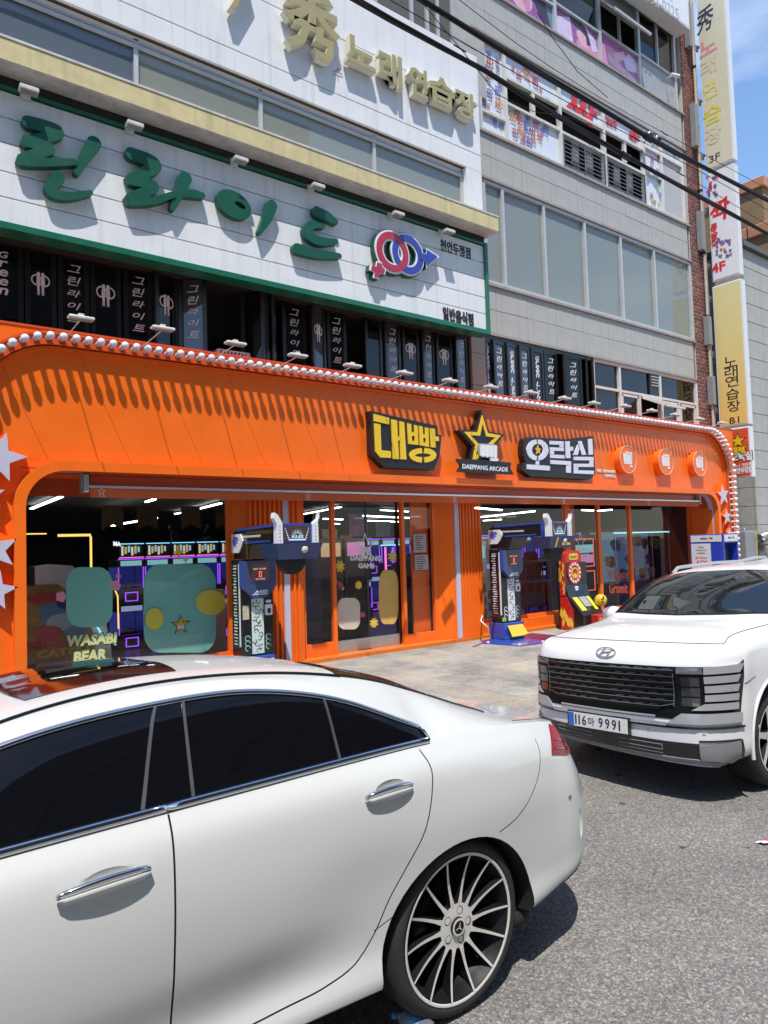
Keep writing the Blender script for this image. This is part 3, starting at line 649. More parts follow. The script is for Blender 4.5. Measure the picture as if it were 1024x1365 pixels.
def flood0(root):
    MB().bbox(-.105, .105, -.27, -.14, -.015, .045, .01).build('lamp_head', FLO, root)
    MB().box(-.09, .09, -.255, -.155, -.021, -.0155).build('lamp_lens', mat('lens_grey', (0.3, 0.31, 0.32), 0.15), root)
    MB().tube([(0, -.2, .05), (0, -.1, .09), (0, .0, .06)], .02, 6).build('lamp_arm', FLO, root)
    MB().box(-.06, .06, -.01, .02, .0, .12).build('bracket', FLO, root)
flood0(fl)
spots = [(38, 122), (179, 169), (320, 215), (423, 250), (530, 287), (598, 310)]
for i, (px, py) in enumerate(spots):
    p = aty(px, py, 9.15); loc = (p.x, 9.35, p.z)
    lab = 'small dirty white floodlight under the yellow ledge, ' + LL[i]
    if i == 0: fl.location = loc
    else: dup(fl, loc, lab)
# ============================================================ GOLD LETTERS ON THE WHITE BAND
GOLD = mat('gold_face', (0.47, 0.39, 0.18), 0.35, metal=0.35, var=0.10); GOLDS = mat('cream_return', (0.70, 0.66, 0.52), 0.45, var=0.1)
gs = thing('gold_sign', 'raised gold letters with cream sides on the white band', 'sign', (7, YS, 9.9))
def gold(ch, xl, xr, yt, yb, bold, sh=0.0):
    xc = (xl+xr)/2; yc = (yt+yb)/2; Yf = YS-.15
    X0 = aty(xl, yc, Yf).x; X1 = aty(xr, yc, Yf).x; Z1 = aty(xc, yt, Yf).z; Z0 = aty(xc, yb, Yf).z
    m = MB(); text_y(m, ch, X0, X1, Z0, Z1, Yf, .004, bold, sh, 0); text_y(m, ch, X0-.006, X1+.006, Z0-.006, Z1+.006, YS-.03, .118, bold+.004, sh, 1)
    m.build('letter', [GOLD, GOLDS], gs)
gold('秀', 379, 453, -14, 76, .026); gold('노', 463, 500, 52, 88, .03); gold('래', 506, 536, 70, 112, .03); gold('연', 546, 570, 90, 128, .03); gold('습', 573, 606, 104, 140, .03); gold('장', 607, 635, 122, 158, .03)
gold('y', 306, 336, -32, 16, .03, .3)
lt = MB(); text_px(lt, '수', (444, 97, 457, 101, 17), YS, .004, 0); lt.build('small_letter', mat('faded_print', (0.35, 0.36, 0.38), 0.6, var=0), gs)
# ============================================================ BLACK BIFOLD WINDOWS OF THE SECOND FLOOR
BLK = mat('black_frame', (0.014, 0.014, 0.015), 0.35, var=0.25, vscale=12)
GL_FOLD = glass('fold_glass', (0.3, 0.33, 0.36), 0.5, (0.010, 0.012, 0.014), 0.006, 1.5)
GL_FOLDSKY = glass('fold_glass_sky', (0.3, 0.36, 0.4), 0.2, (0.045, 0.07, 0.09), 0.006, 1.7)  # same glass; bluish body stands in for sky mirrored in angled sashes
PAINT = mat('white_paint_letter', (0.72, 0.74, 0.76), 0.6, var=0.05)
cz = MB(); cz.box(-6, 9.86, 10.02, 10.2, 4.0, 4.72); cz.box(-6, 9.86, 10.0, 10.2, 6.02, 6.2); cz.box(10.25, 13.84, 10.0, 10.2, 6.06, 6.16); cz.box(10.25, 13.84, 10.02, 10.2, 4.0, 4.72); cz.box(13.8, 13.86, 9.99, 10.2, 4.7, 6.16)
cz.build('bifold_surround', BLK, bld)
def sash(A, B, z0, z1, kind, blue=False, nm='folding_window'):
    A = Vector((A[0], A[1], 0)); B = Vector((B[0], B[1], 0)); ux = (B-A); w_ = ux.length; ux.normalize(); un = Vector((ux.y, -ux.x, 0))   # un faces the street
    uz = Vector((0, 0, 1)); f = MB(); t = min(.055, w_*.2)
    def bar(u0, u1, v0, v1, d0=.022, d1=-.022): f.frame(A, ux, uz, un, [(u0, v0), (u1, v0), (u1, v1), (u0, v1)], d0, d1)
    bar(0, t, z0, z1); bar(w_-t, w_, z0, z1); bar(t, w_-t, z0, z0+.08, .0215, -.0215); bar(t, w_-t, z1-.07, z1, .0215, -.0215)
    bar(t, t+.012, z0+.08, z1-.07, .014, -.014); bar(w_-t-.012, w_-t, z0+.08, z1-.07, .014, -.014)
    bar(.004, .02, z0+.1, z0+.22, .034, .022)
    o = f.build(nm, BLK, bld)
    g = MB().frame(A, ux, uz, un, [(t+.012, z0+.08), (w_-t-.012, z0+.08), (w_-t-.012, z1-.07), (t+.012, z1-.07)], .004, -.004).build('pane', GL_FOLDSKY if blue else GL_FOLD, o)
    m = MB(); c = w_/2
    W = lambda u, v, d=.0055: A+ux*u+uz*v+un*d
    if kind == 'k':
        cw = min(.165, (w_-2*t)*.62)
        for i, ch in enumerate('그린라이트'):
            zc = z1-.20-.172*i; hh = .10 if ch != '린' else .125
            put_text(m, ch, W(c-cw/2, zc-hh/2), ux*cw, uz*hh+ux*.015, un, .0015, 0, .006, .18)
    elif kind in ('G', 'L'):
        txt = 'Green' if kind == 'G' else 'Green Light'; n = len(txt); st = .12 if kind == 'G' else (z1-z0-.28)/11
        cw = min(.11, (w_-2*t)*.55)
        for i, ch in enumerate(txt):
            if ch == ' ': continue
            zc = z1-.2-st*i
            put_text(m, ch, W(c-cw/2, zc-.045), ux*(cw if ch != 'i' else cw*.25), uz*(.09 if ch != 'i' else .1)+ux*.01, un, .0015, 0, .02, .12)
    elif kind == 'o':
        zc = z1-.52; s = min(1.0, (w_-2*t)/.30)
        for sx in (-1, 1):
            for k in range(16):
                a0 = rad(20+ (300*k/16)); a1 = rad(20+300*(k+1)/16)
                def e(a, r): return W(c+s*sx*(-.055+ .075*r*math.cos(a)), zc+.07+ s*.085*r*math.sin(a)-.0, .0055+.0012*(sx > 0))
                m.add([e(a0, 1), e(a0, .74), e(a1, .74), e(a1, 1)], [(0, 1, 2, 3)])
            m.frame(A, ux, uz, un, [(c+s*(sx*.03+p[0]*.5), zc+p[1]) for p in [(-.05, .1), (-.03, .13), (.03, .13), (.05, .1), (.055, .0), (.035, .0), (.03, -.13), (.006, -.13), (0, -.02), (-.006, -.13), (-.03, -.13), (-.035, 0), (-.055, .0)]], .0085, .0075)
            m.frame(A, ux, uz, un, [(c+s*(sx*.03+p[0]), zc+p[1]) for p in ellipse(0, .155, .024, .026, 10)], .0085, .0075)
    if m.v: m.build('lettering', PAINT, o)
    return o
Z0, Z1 = 4.74, 6.0
for A_, B_, k, bl in (((-.6, 10.02), (-.1, 10.02), 'k', 0), ((-.08, 10.02), (.38, 10.02), 'o', 0), ((.4, 10.02), (.82, 10.02), 'k', 0), ((.84, 10.02), (1.27, 10.02), 'o', 0),
    ((1.29, 10.02), (1.76, 10.02), 'G', 0), ((1.78, 10.02), (2.16, 10.02), 'o', 0), ((2.18, 10.02), (2.58, 10.02), 'k', 0), ((2.60, 10.02), (3.01, 10.02), 'o', 0), ((3.04, 10.0), (3.44, 9.97), 'k', 0),
    ((3.45, 9.88), (3.84, 10.03), 'o', 0), ((3.86, 10.02), (4.18, 9.74), 'k', 1), ((4.86, 10.0), (5.10, 9.66), None, 0), ((5.13, 9.66), (5.30, 10.0), None, 0), ((5.22, 9.62), (5.46, 10.0), 'o', 0),
    ((5.58, 10.0), (6.04, 10.0), 'k', 0), ((6.07, 9.88), (6.42, 10.02), 'o', 1), ((6.46, 10.02), (6.84, 10.0), 'k', 0), ((7.22, 9.96), (7.62, 10.0), None, 0), ((7.66, 9.97), (8.06, 10.02), 'k', 1),
    ((8.10, 10.0), (8.50, 10.0), 'o', 0), ((8.53, 9.94), (8.90, 10.03), 'k', 1), ((8.93, 10.0), (9.35, 10.0), 'o', 0), ((9.38, 9.93), (9.78, 10.04), 'k', 1)):
    sash(A_, B_, Z0, Z1, k, bl)
for A_, B_, k, bl in (((10.26, 10.0), (10.46, 10.03), 'L', 1), ((10.48, 9.98), (10.86, 10.02), 'k', 1), ((10.88, 9.98), (11.24, 10.02), 'L', 1), ((11.26, 9.98), (11.63, 10.02), 'k', 1), ((11.66, 10.0), (12.05, 10.0), 'L', 0),
    ((12.08, 10.0), (12.47, 9.96), 'k', 0), ((12.50, 9.78), (12.78, 10.02), 'L', 1), ((12.8, 10.02), (13.26, 9.9), 'k', 0), ((13.3, 9.78), (13.6, 10.02), 'L', 0), ((13.55, 9.8), (13.78, 10.02), None, 0)):
    sash(A_, B_, Z0, 6.05, k, bl)
# plastic crate on the open sill
cr = MB()
for k in range(9): cr.box(4.34+k*.058, 4.37+k*.058, 9.72, 9.73, 4.78, 4.90)
for z in (4.78, 4.83, 4.89): cr.box(4.33, 4.85, 9.715, 9.735, z, z+.018)
cr.box(4.33, 4.85, 9.735, 9.98, 4.77, 4.785); cr.box(4.32, 4.335, 9.72, 9.98, 4.78, 4.9); cr.box(4.845, 4.86, 9.72, 9.98, 4.78, 4.9); cr.box(4.33, 4.85, 9.97, 9.98, 4.78, 4.9)
tag(cr.build('wire_basket', mat('basket_white', (0.5, 0.5, 0.5), 0.5), None, (4.6, 9.85, 4.77)), 'pale slatted basket on the sill of the open black window', 'basket')
# ============================================================ BLADE SIGNS (hung square to the facade, facing along the street)
XB = 19.28
EDGE = mat('sign_edge_white', (0.70, 0.70, 0.70), 0.45, var=0.05, streak=0.12)
def blade(name, label, z0, z1, y0, y1, facem, th=.22):
    t = thing(name, label, 'sign', (XB, 9.86, z0))
    MB().bbox(XB, XB+th, y0, y1, z0, z1, .012).build('sign_case', EDGE, t)
    MB().box(XB-.006, XB-.002, y0+.035, y1-.035, z0+.04, z1-.04).build('sign_face', facem, t)
    b = MB()
    for z in np.arange(z0+.5, z1, 1.6):
        b.box(XB+.06, XB+.12, y1+.001, 10.0, z, z+.05); b.box(XB+.03, XB+.15, 9.965, 9.999, z-.06, z+.11)
    b.build('wall_bracket', mat('bracket_steel', (0.25, 0.24, 0.23), 0.6, metal=0.4), t)
    return t
def fade_mat(name, c1, c2, z0, z1):
    m = bpy.data.materials.new(name); m.use_nodes = True; N, L = nodes_of(m); b = N['Principled BSDF']; b.inputs['Roughness'].default_value = 0.35
    tc = N.new('ShaderNodeTexCoord'); sx = N.new('ShaderNodeSeparateXYZ'); L.new(tc.outputs['Object'], sx.inputs[0])
    n = N.new('ShaderNodeTexNoise'); n.inputs['Scale'].default_value = 1.2; n.inputs['Detail'].default_value = 5; L.new(tc.outputs['Object'], n.inputs['Vector'])
    r = N.new('ShaderNodeMapRange'); r.inputs['From Min'].default_value = 0; r.inputs['From Max'].default_value = z1-z0; L.new(sx.outputs[2], r.inputs['Value'])
    ad = N.new('ShaderNodeMath'); ad.operation = 'MULTIPLY_ADD'; ad.inputs[1].default_value = 0.25; L.new(n.outputs['Fac'], ad.inputs[0]); L.new(r.outputs[0], ad.inputs[2])
    mx = N.new('ShaderNodeMixRGB'); mx.inputs['Color1'].default_value = (*c1, 1); mx.inputs['Color2'].default_value = (*c2, 1); L.new(ad.outputs[0], mx.inputs['Fac']); L.new(mx.outputs[0], b.inputs['Base Color'])
    MATS[name] = m; return m
p1a = atx(937.3, 230.6, XB); b1 = blade('blade_sign', 'tall faded cream sign with brush lettering, topmost of the signs on the brick edge', p1a.z, 18.6, 9.06, 9.85, mat('cream_face', (0.66, 0.61, 0.44), 0.4, var=0.05, streak=0.12))
def bchar(mbx, s, px, py, w_, h_, ci=0, bold=0.03, shear=0.0):
    p = atx(px, py, XB); text_x(mbx, s, p.y+w_/2, p.y-w_/2, p.z-h_/2, p.z+h_/2, XB-.006-.0004*(len(mbx.f) % 17), .004, bold, shear, ci)
CI = [mat('faded_navy', (0.03, 0.03, 0.07), 0.5, var=0), mat('faded_pink', (0.68, 0.28, 0.30), 0.5, var=0), mat('faded_cream', (0.62, 0.55, 0.37), 0.5, var=0), mat('faded_yellow', (0.70, 0.58, 0.10), 0.5, var=0), mat('faded_pale_yellow', (0.68, 0.60, 0.20), 0.5, var=0)]
m = Par(CI, b1); bchar(m, '秀', 940, 26, .5, .72, 0, .01, .12); bchar(m, '노', 944, 62, .5, .44, 1, .025); bchar(m, '래', 945, 88, .46, .48, 2, .02); bchar(m, '연', 947, 119, .42, .5, 4, .02); bchar(m, '습', 950, 151, .5, .56, 3, .02); bchar(m, '장', 951, 180, .46, .5, 2, .02); bchar(m, '3F', 953, 210, .3, .2, 0, 0)
m.build('lettering', CI, b1)
z2 = atx(948, 377, XB).z; b2 = blade('blade_sign', 'white sign with a big red brush character and scattered small coloured characters', z2, p1a.z-.10, 9.07, 9.82, mat('white_face', (0.74, 0.73, 0.76), 0.4, var=0.03, streak=0.08))
m = Par([COLS4[0], COLS4[3], COLS4[2], COLS4[4], COLS4[6], RED, COLS4[1]], b2); bchar(m, '짝', 960, 280, .56, .62, 5, .035, .12)
for i, ch in enumerate('룸술집'): bchar(m, ch, 952+.6*i, 303+10*i, .2, .22, 5, .03, .1)
bchar(m, '4F', 958, 356, .40, .27, 5, .03)
random.seed(5)
for k in range(26):
    bchar(m, '짝', random.uniform(956, 975), random.uniform(318, 343), .08, .1, k % 5 if k % 2 else 6, .01, .1)
for k in range(12): bchar(m, '짝', random.uniform(943, 956), random.uniform(236, 262), .1, .14, 5 if k % 2 else 6, .02, .1)
m.build('lettering', [COLS4[0], COLS4[3], COLS4[2], COLS4[4], COLS4[6], RED, COLS4[1]], b2)
z3 = 4.86; b3 = blade('blade_sign', 'long plain yellow sign with black vertical lettering low on it', z3, 8.86, 9.05, 9.85, fade_mat('yellow_face', (0.72, 0.47, 0.10), (0.70, 0.62, 0.30), z3, 8.86))
m = Par([INK], b3)
for ch, px, py in (('노', 974, 482), ('래', 975, 495), ('연', 976, 508), ('습', 977, 525), ('장', 978.5, 541)): bchar(m, ch, px, py, .36, .30, 0, 0)
bchar(m, 'B1', 979.5, 560, .26, .17, 0, 0)
m.build('lettering', INK, b3)
z4 = atx(1003.8, 635.2, XB).z; b4 = blade('blade_sign', 'short orange red sign with a star and yellow and white letters, lowest of the signs', z4, z3-.06, 9.05, 9.84, mat('orange_face', (0.62, 0.085, 0.03), 0.4, var=0.03))
m = MB()
def star_x(cx, cz, R, ci, d): m.frame((XB-.0065, 0, 0), (0, -1, 0), (0, 0, 1), (-1, 0, 0), star(-cx, cz, R), d, d-.002, ci)
p = atx(984, 588, XB); star_x(p.y, p.z, .24, 2, .003); star_x(p.y, p.z, .19, 0, .006)
b4m = [mat('logo_yellow', (0.78, 0.52, 0.02), 0.4, var=0), mat('logo_white', (0.76, 0.76, 0.8), 0.4, var=0), INK]; m.build('star_mark', b4m, b4); m = Par(b4m, b4)
bchar(m, '대빵', 985, 601, .52, .28, 2, .10); p = atx(985, 601, XB); text_x(m, '대빵', p.y+.24, p.y-.24, p.z-.12, p.z+.12, XB-.011, .004, .05, 0, 0)
bchar(m, '오락실', 989, 608.5, .62, .28, 2, .10); p = atx(989, 608.5, XB); text_x(m, '오락실', p.y+.29, p.y-.29, p.z-.12, p.z+.12, XB-.011, .004, .05, 0, 1)
bchar(m, 'No.1 게임장', 990, 620, .5, .1, 1, .02); bchar(m, '천안두정점', 990, 627, .52, .17, 1, .05)
m.build('lettering', [mat('logo_yellow', (0.78, 0.52, 0.02), 0.4, var=0), mat('logo_white', (0.76, 0.76, 0.8), 0.4, var=0), INK], b4)
# side sign high above: white box with phone number
q = thing('signboard', 'white box sign with a phone number high on the brick corner', 'sign', (16.5, 9.7, 15.6))
MB().bbox(12.6, 18.22, 9.55, 9.95, 15.72, 17.2, .01).build('sign_case', EDGE, q)
MB().box(12.7, 18.15, 9.545, 9.549, 15.77, 17.15).build('sign_face', mat('white_face', (0.7,)*3), q)
m = Par([mat('faded_print', (0.35,)*3)], q); text_px(m, '352-0225', (861, -8, 905, 20, 15), 9.545, .003, 0); text_px(m, '노래', (875, -16, 896, -4, 14), 9.545, .003, 0); m.build('lettering', mat('faded_print', (0.35,)*3), q)
# drain pipe, electric conduits and meter boxes on the brick
pp = MB(); x = 19.02
pp.tube([(x, 9.9, 4.5), (x, 9.9, 17.2)], .035, 8)
tag(pp.build('drain_pipe', mat('pipe_beige', (0.48, 0.40, 0.31), 0.6, var=0.2), None, (x, 9.9, 4.5)), 'slim beige drain pipe running up the brick edge', 'pipe')
pp = MB().tube([(19.17, 9.93, 4.5), (19.17, 9.93, 17.2)], .022, 6)
tag(pp.build('conduit', mat('pipe_grey', (0.3, 0.3, 0.3), 0.6), None, (19.17, 9.93, 4.5)), 'thin grey conduit between the beige pipe and the blade signs', 'conduit')
cl = MB()
for z in (6.2, 8.0, 9.8, 11.6, 13.4, 15.2): cl.lathe((19.02, 9.9, z), [(.036, -.04), (.055, -.03), (.055, .03), (.036, .04)], 'Z', 10); cl.box(19.0, 19.04, 9.9, 10.0, z-.02, z+.02)
o = cl.build('pipe_clamp', BLK, bpy.data.objects['drain_pipe'])
for i, (px, py, hh_, lab) in enumerate(((919.5, 32, .62, 'topmost'), (928, 165, .62, 'behind the foot of the cream sign'), (936.5, 306, .55, 'behind the white sign'), (946, 440, .4, 'behind the top of the yellow sign'), (951, 520, .4, 'lowest'))):
    p = aty(px, py, 9.82); z = p.z; b = MB().bbox(p.x-.03, p.x+.14, 9.82, 9.97, z-hh_, z+hh_, .01)
    tag(b.build('meter_box', mat('box_grey', (0.24, 0.255, 0.26), 0.5, var=0.1), None, (p.x, 9.9, z)), 'grey electric box behind the blade signs, ' + lab, 'electric box', 'electric boxes on the brick edge')
# ============================================================ NEIGHBOURS ON THE RIGHT
nb_ = thing('building', 'pale grey block building with rust stains beyond the blade signs', 'building', (23, 9.6, 0))
MB().box(20.53, 30, 9.58, 20, 0, 10.1).build('building_core', mat('joint_grey', (0.16, 0.16, 0.15), 0.9), nb_)
BLKM = mat('concrete_block', (0.40, 0.39, 0.36), 0.75, var=0.14, vscale=4, bump=0.3, bscale=70, streak=0.45)
bw, bh = 0.92, 0.535
fb = MB().bbox(-bw/2+.008, bw/2-.008, 0, .05, -bh/2+.008, bh/2-.008, .005).mesh('block', BLKM)
sb = MB().bbox(0, .05, -bw/2+.008, bw/2-.008, -bh/2+.008, bh/2-.008, .005).mesh('block', BLKM)
for r_ in range(19):
    z = .27+r_*bh
    for k in range(5): inst('block', fb, nb_, (20.5+bw/2+k*bw, 9.54, z))
    for k in range(3): inst('block', sb, nb_, (20.49, 9.6+bw/2+k*bw, z))
MB().bbox(20.38, 30, 9.42, 20, 10.18, 10.34, .01).build('roof_coping', mat('coping_dark', (0.12, 0.12, 0.12), 0.7, var=0.3), nb_)
m = MB(); m.tube([(21.0, 9.6, 10.3), (21.0, 9.6, 10.9)], .02); m.tube([(20.8, 9.8, 10.3), (20.8, 9.8, 10.75)], .03); m.tube([(20.6, 9.6, 10.5), (21.6, 9.7, 10.5)], .015)
m.build('roof_pipe', BLK, nb_)
bt = thing('building', 'brown rendered building with orange coping against the sky', 'building', (30, 14, 0))
BROWN = mat('brown_render', (0.25, 0.165, 0.085), 0.85, var=0.15, vscale=3, bump=0.5, bscale=25); OC = mat('orange_coping', (0.50, 0.22, 0.11), 0.7, var=0.15)
c_ = atx(1016, 240, 27.0); zt = c_.z
MB().box(27, 36, c_.y, 26, 0, zt-.25).build('wall', BROWN, bt)
MB().bbox(26.9, 36.1, c_.y-.1, 26.1, zt-.25, zt+.15, .03).build('coping', OC, bt)
d_ = aty(1000, 279, c_.y-1.2)
MB().box(24.9, 36, c_.y-1.2, c_.y-.001, 0, d_.z-.3).build('lower_wall', BROWN, bt)
MB().bbox(24.8, 36.1, c_.y-1.3, c_.y-.11, d_.z-.3, d_.z+.1, .03).build('coping', OC, bt)
cab = thing('cabinet', 'grey steel cabinet with a yellow edge in the alley', 'cabinet', (19.9, 9.6, 0))
MB().bbox(19.55, 20.2, 9.45, 9.95, 0.0, 1.98, .02).build('cabinet_body', mat('box_grey', (0.33,)*3), cab)
MB().box(20.17, 20.212, 9.44, 9.4495, 0.02, 1.96).build('yellow_edge', mat('yellow_paint', (0.5, 0.4, 0.03), 0.5), cab)
m = MB().tube([(19.6, 9.7, 2.02), (20.0, 9.7, 2.02)], .05, 10); m.build('pipe', FLO, cab)
du = MB(); pts = [(20.3, 9.4, 1.75), (20.5, 9.33, 1.82), (20.75, 9.25, 1.8), (20.95, 9.2, 1.68), (21.0, 9.18, 1.5)]
for i in range(len(pts)-1):
    for k in range(5):
        a = Vector(pts[i]).lerp(Vector(pts[i+1]), k/5); b = Vector(pts[i]).lerp(Vector(pts[i+1]), (k+1)/5); du.tube([a, (a+b)/2, b], [.13, .15, .13], 14, caps=False)
du.tube([(20.4, 9.4, 1.5), (22, 9.3, 1.5)], .1, 12)
t = tag(du.build('flue_duct', mat('foil', (0.5, 0.48, 0.45), 0.35, metal=0.7, var=0.2), None, (20.6, 9.3, 1.7)), 'ribbed silver flue duct patched with yellow foil beside the grey cabinet', 'duct')
MB().tube([(20.72, 9.25, 1.805), (20.95, 9.19, 1.69)], .158, 14, caps=False).build('foil_patch', mat('yellow_foil', (0.6, 0.36, 0.06), 0.35, metal=0.4, var=0.3), t)
# ============================================================ ACROSS THE STREET (seen in reflections)
op = thing('building', 'pale block across the street seen only in reflections', 'building', (0, -13, 0))
MB().box(-24, 20, -20, -13.2, 0, 25).build('wall', mat('far_wall', (0.07, 0.068, 0.065), 0.8, var=0.2, vscale=.5), op)
m = MB(); m2 = MB()
for k in range(5): m.box(-24, 20, -13.19, -13.0, 3.2+k*4.4, 5.2+k*4.4); m2.box(-24, 20, -13.17, -13.1, 5.25+k*4.4, 7.5+k*4.4)
m.build('spandrel', mat('far_band', (0.11, 0.107, 0.105), 0.8), op); m2.build('window_band', mat('far_glass', (0.05, 0.06, 0.07), 0.1), op)
m = MB()
for k in range(9): m.bbox(-23+k*4.7, -19.2+k*4.7, -12.99, -12.7, 3.0, 4.1, .02)
m.build('shop_sign', [mat('far_sign', (0.2, 0.15, 0.12), 0.6, var=.5, vscale=.3)], op)
# ============================================================ ARCADE STOREFRONT
YF = 9.3
ORG = mat('orange_panel', (0.86, 0.15, 0.010), 0.42, var=0.07, vscale=1.5, coat=0.04, spec=0.3, streak=0.16)
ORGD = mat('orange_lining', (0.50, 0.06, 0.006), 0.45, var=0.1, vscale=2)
ORGR = mat('rim_red_orange', (0.60, 0.085, 0.02), 0.4, var=0.06)
LAV = mat('opal_lavender', (0.52, 0.50, 0.62), 0.35, var=0.04)
BULBM = mat('bulb_opal', (0.72, 0.70, 0.76), 0.18, var=0.03, coat=0.5)
sf = thing('arcade_storefront', 'bright orange arcade front with rounded frame, bulb rim, ribbed pillars and glass doors', 'shop front', (9.7, YF, 0))
# frame geometry: outer rounded rectangle and inner lip
OX0, OX1, OZ, ORL, ORR = 1.08, 18.36, 4.54, 0.92, 1.05
def outer(off=0.0, n=10):
    """path from left foot over the top to right foot; off > 0 grows it"""
    p = [(OX0-off, 0.0), (OX0-off, OZ-ORL)]
    for k in range(1, n+1):
        a = math.pi-math.pi/2*k/n; p.append((OX0+ORL+(ORL+off)*math.cos(a), OZ-ORL+(ORL+off)*math.sin(a)))
    for k in range(0, n+1):
        a = math.pi/2-math.pi/2*k/n; p.append((OX1-ORR+(ORR+off)*math.cos(a), OZ-ORR+(ORR+off)*math.sin(a)))
    p.append((OX1+off, 0.0)); return p
IX0, IX1, IZ, IR = 1.50, 17.79, 3.055, 0.58
def inner(off=0.0, n=10):
    p = [(IX0+off, 0.0), (IX0+off, IZ-IR)]
    for k in range(1, n+1):
        a = math.pi-math.pi/2*k/n; p.append((IX0+IR+(IR-off)*math.cos(a), IZ-IR+(IR-off)*math.sin(a)))
    for k in range(0, n+1):
        a = math.pi/2-math.pi/2*k/n; p.append((IX1-IR+(IR-off)*math.cos(a), IZ-IR+(IR-off)*math.sin(a)))
    p.append((IX1-off, 0.0)); return p
def band(mb, A, B, y0, y1, mi=0, sm=False):
    """strip between two paths of equal length, from y0 (front) to y1"""
    n = len(A); vs = [(p[0], y0, p[1]) for p in A]+[(p[0], y0, p[1]) for p in B]+[(p[0], y1, p[1]) for p in A]+[(p[0], y1, p[1]) for p in B]; fs = []
    for i in range(n-1): fs += [(i, i+1, n+i+1, n+i), (i, 2*n+i, 2*n+i+1, i+1), (n+i, n+i+1, 3*n+i+1, 3*n+i), (2*n+i, 3*n+i, 3*n+i+1, 2*n+i+1)]
    mb.add(vs, fs, sm, mi)
# flat backing panel behind the rounded corners
MB().box(-0.4, 18.95, 9.345, 9.96, 3.06, 4.70).box(-0.4, 1.5, 9.345, 9.96, 0, 3.0599).box(17.66, 18.95, 9.345, 9.96, 0, 3.0599).build('backing_panel', ORG, sf)
MB().box(-0.4, 18.96, 9.335, 9.98, 4.701, 4.73).build('top_flashing', ORGR, sf)
# sloping-seam face panels, one by one, clipped to the frame
def clip(poly, f):     # keep where f(p) >= 0 (convex clip)
    out = []
    for i in range(len(poly)):
        a, b = poly[i], poly[(i+1) % len(poly)]; fa, fb = f(a), f(b)
        if fa >= 0: out.append(a)
        if fa*fb < 0: t = fa/(fa-fb); out.append((a[0]+(b[0]-a[0])*t, a[1]+(b[1]-a[1])*t))
    return out
SL = 0.45; g = .0022; op_ = outer(-.03, 16)
ztop = OZ-.03; seams = [0.9+1.0*k for k in range(-1, 19)]; fi = 0
for k in range(len(seams)-1):
    a, b = seams[k]+g, seams[k+1]-g
    poly = [(a, 3.07), (b, 3.07), (b-SL*(ztop-3.07), ztop), (a-SL*(ztop-3.07), ztop)]
    poly = clip(poly, lambda p: p[0]-(OX0+.02)); poly = clip(poly, lambda p: (OX1-.02)-p[0]) if poly else poly
    for path in (op_,):
        for i in range(len(path)-1):
            p, q = path[i], path[i+1]
            if abs(p[0]-q[0]) < 1e-6: continue
            if poly: poly = clip(poly, lambda r: (q[1]-p[1])*(r[0]-p[0])*1.0 - (q[0]-p[0])*(r[1]-p[1]))
    if poly and len(poly) >= 3:
        MB().prismY(poly, YF+random.uniform(0, .0015), 9.344).build('fascia_panel', ORG, sf)
MB().box(OX0+.02, IX0+.02, YF, 9.344, 0, 3.066).build('jamb_panel', ORG, sf); MB().box(IX1-.02, OX1-.02, YF, 9.344, 0, 3.066).build('jamb_panel', ORG, sf)
# inner lip, proud of the face, with the reveal behind it and an opal strip let into the reveal
m = MB(); band(m, inner(0), inner(.125), 9.175, 9.30); m.build('lip_frame', ORG, sf)
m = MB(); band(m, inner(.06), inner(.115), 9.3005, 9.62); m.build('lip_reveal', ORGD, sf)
m = MB(); band(m, inner(.112), inner(.122), 9.31, 9.43); m.build('lip_light_strip', LAV, sf)
# bulb rim: stepped channel and the bulbs
m = MB(); band(m, outer(.10), outer(-.045), 9.22, 9.30); band(m, outer(.115), outer(.085), 9.20, 9.2195); band(m, outer(-.028), outer(-.05), 9.20, 9.2195)
m.build('bulb_rim', ORGR, sf)
m = MB(); band(m, outer(-.06), outer(-.10), 9.255, 9.30); m.build('rim_bead', ORG, sf)
bm = MB(); bm.ball((0, 0, 0), .049, 14, 8); bm.lathe((0, 0, 0), [(.03, .03), (.032, .062), (.036, .14)], 'Y', 10, mi=1); bulb = bm.mesh('bulb', [BULBM, mat('socket_white', (0.55, 0.53, 0.52), 0.5, var=0)])
path = outer(.025, 40); acc = 0.0; step = 0.147; cnt = 0
for i in range(len(path)-1):
    a, b = path[i], path[i+1]; l = math.hypot(b[0]-a[0], b[1]-a[1])
    while acc <= l:
        t = acc/l; x, z = a[0]+(b[0]-a[0])*t, a[1]+(b[1]-a[1])*t
        if z > .6: inst('bulb', bulb, sf, (x, 9.075+random.uniform(-.004, .004), z), rot=(random.uniform(-.05, .05), 0, random.uniform(-.05, .05))); cnt += 1
        acc += step
    acc -= l
m = MB(); ac = [(IX0+IR-(IR+.0)*math.cos(a), IZ-IR+(IR+.0)*math.sin(a)) for a in np.linspace(0, math.pi/2, 12)]
m.prismY([(IX0-.01, IZ-IR)]+ac+[(IX0+IR, IZ+.03), (IX0-.01, IZ+.03)], YF+.002, 9.344); m.prismY([(IX0+IX1-x, z) for x, z in [(IX0-.01, IZ-IR)]+ac+[(IX0+IR, IZ+.03), (IX0-.01, IZ+.03)]], YF+.002, 9.344); m.build('corner_panel', ORG, sf)
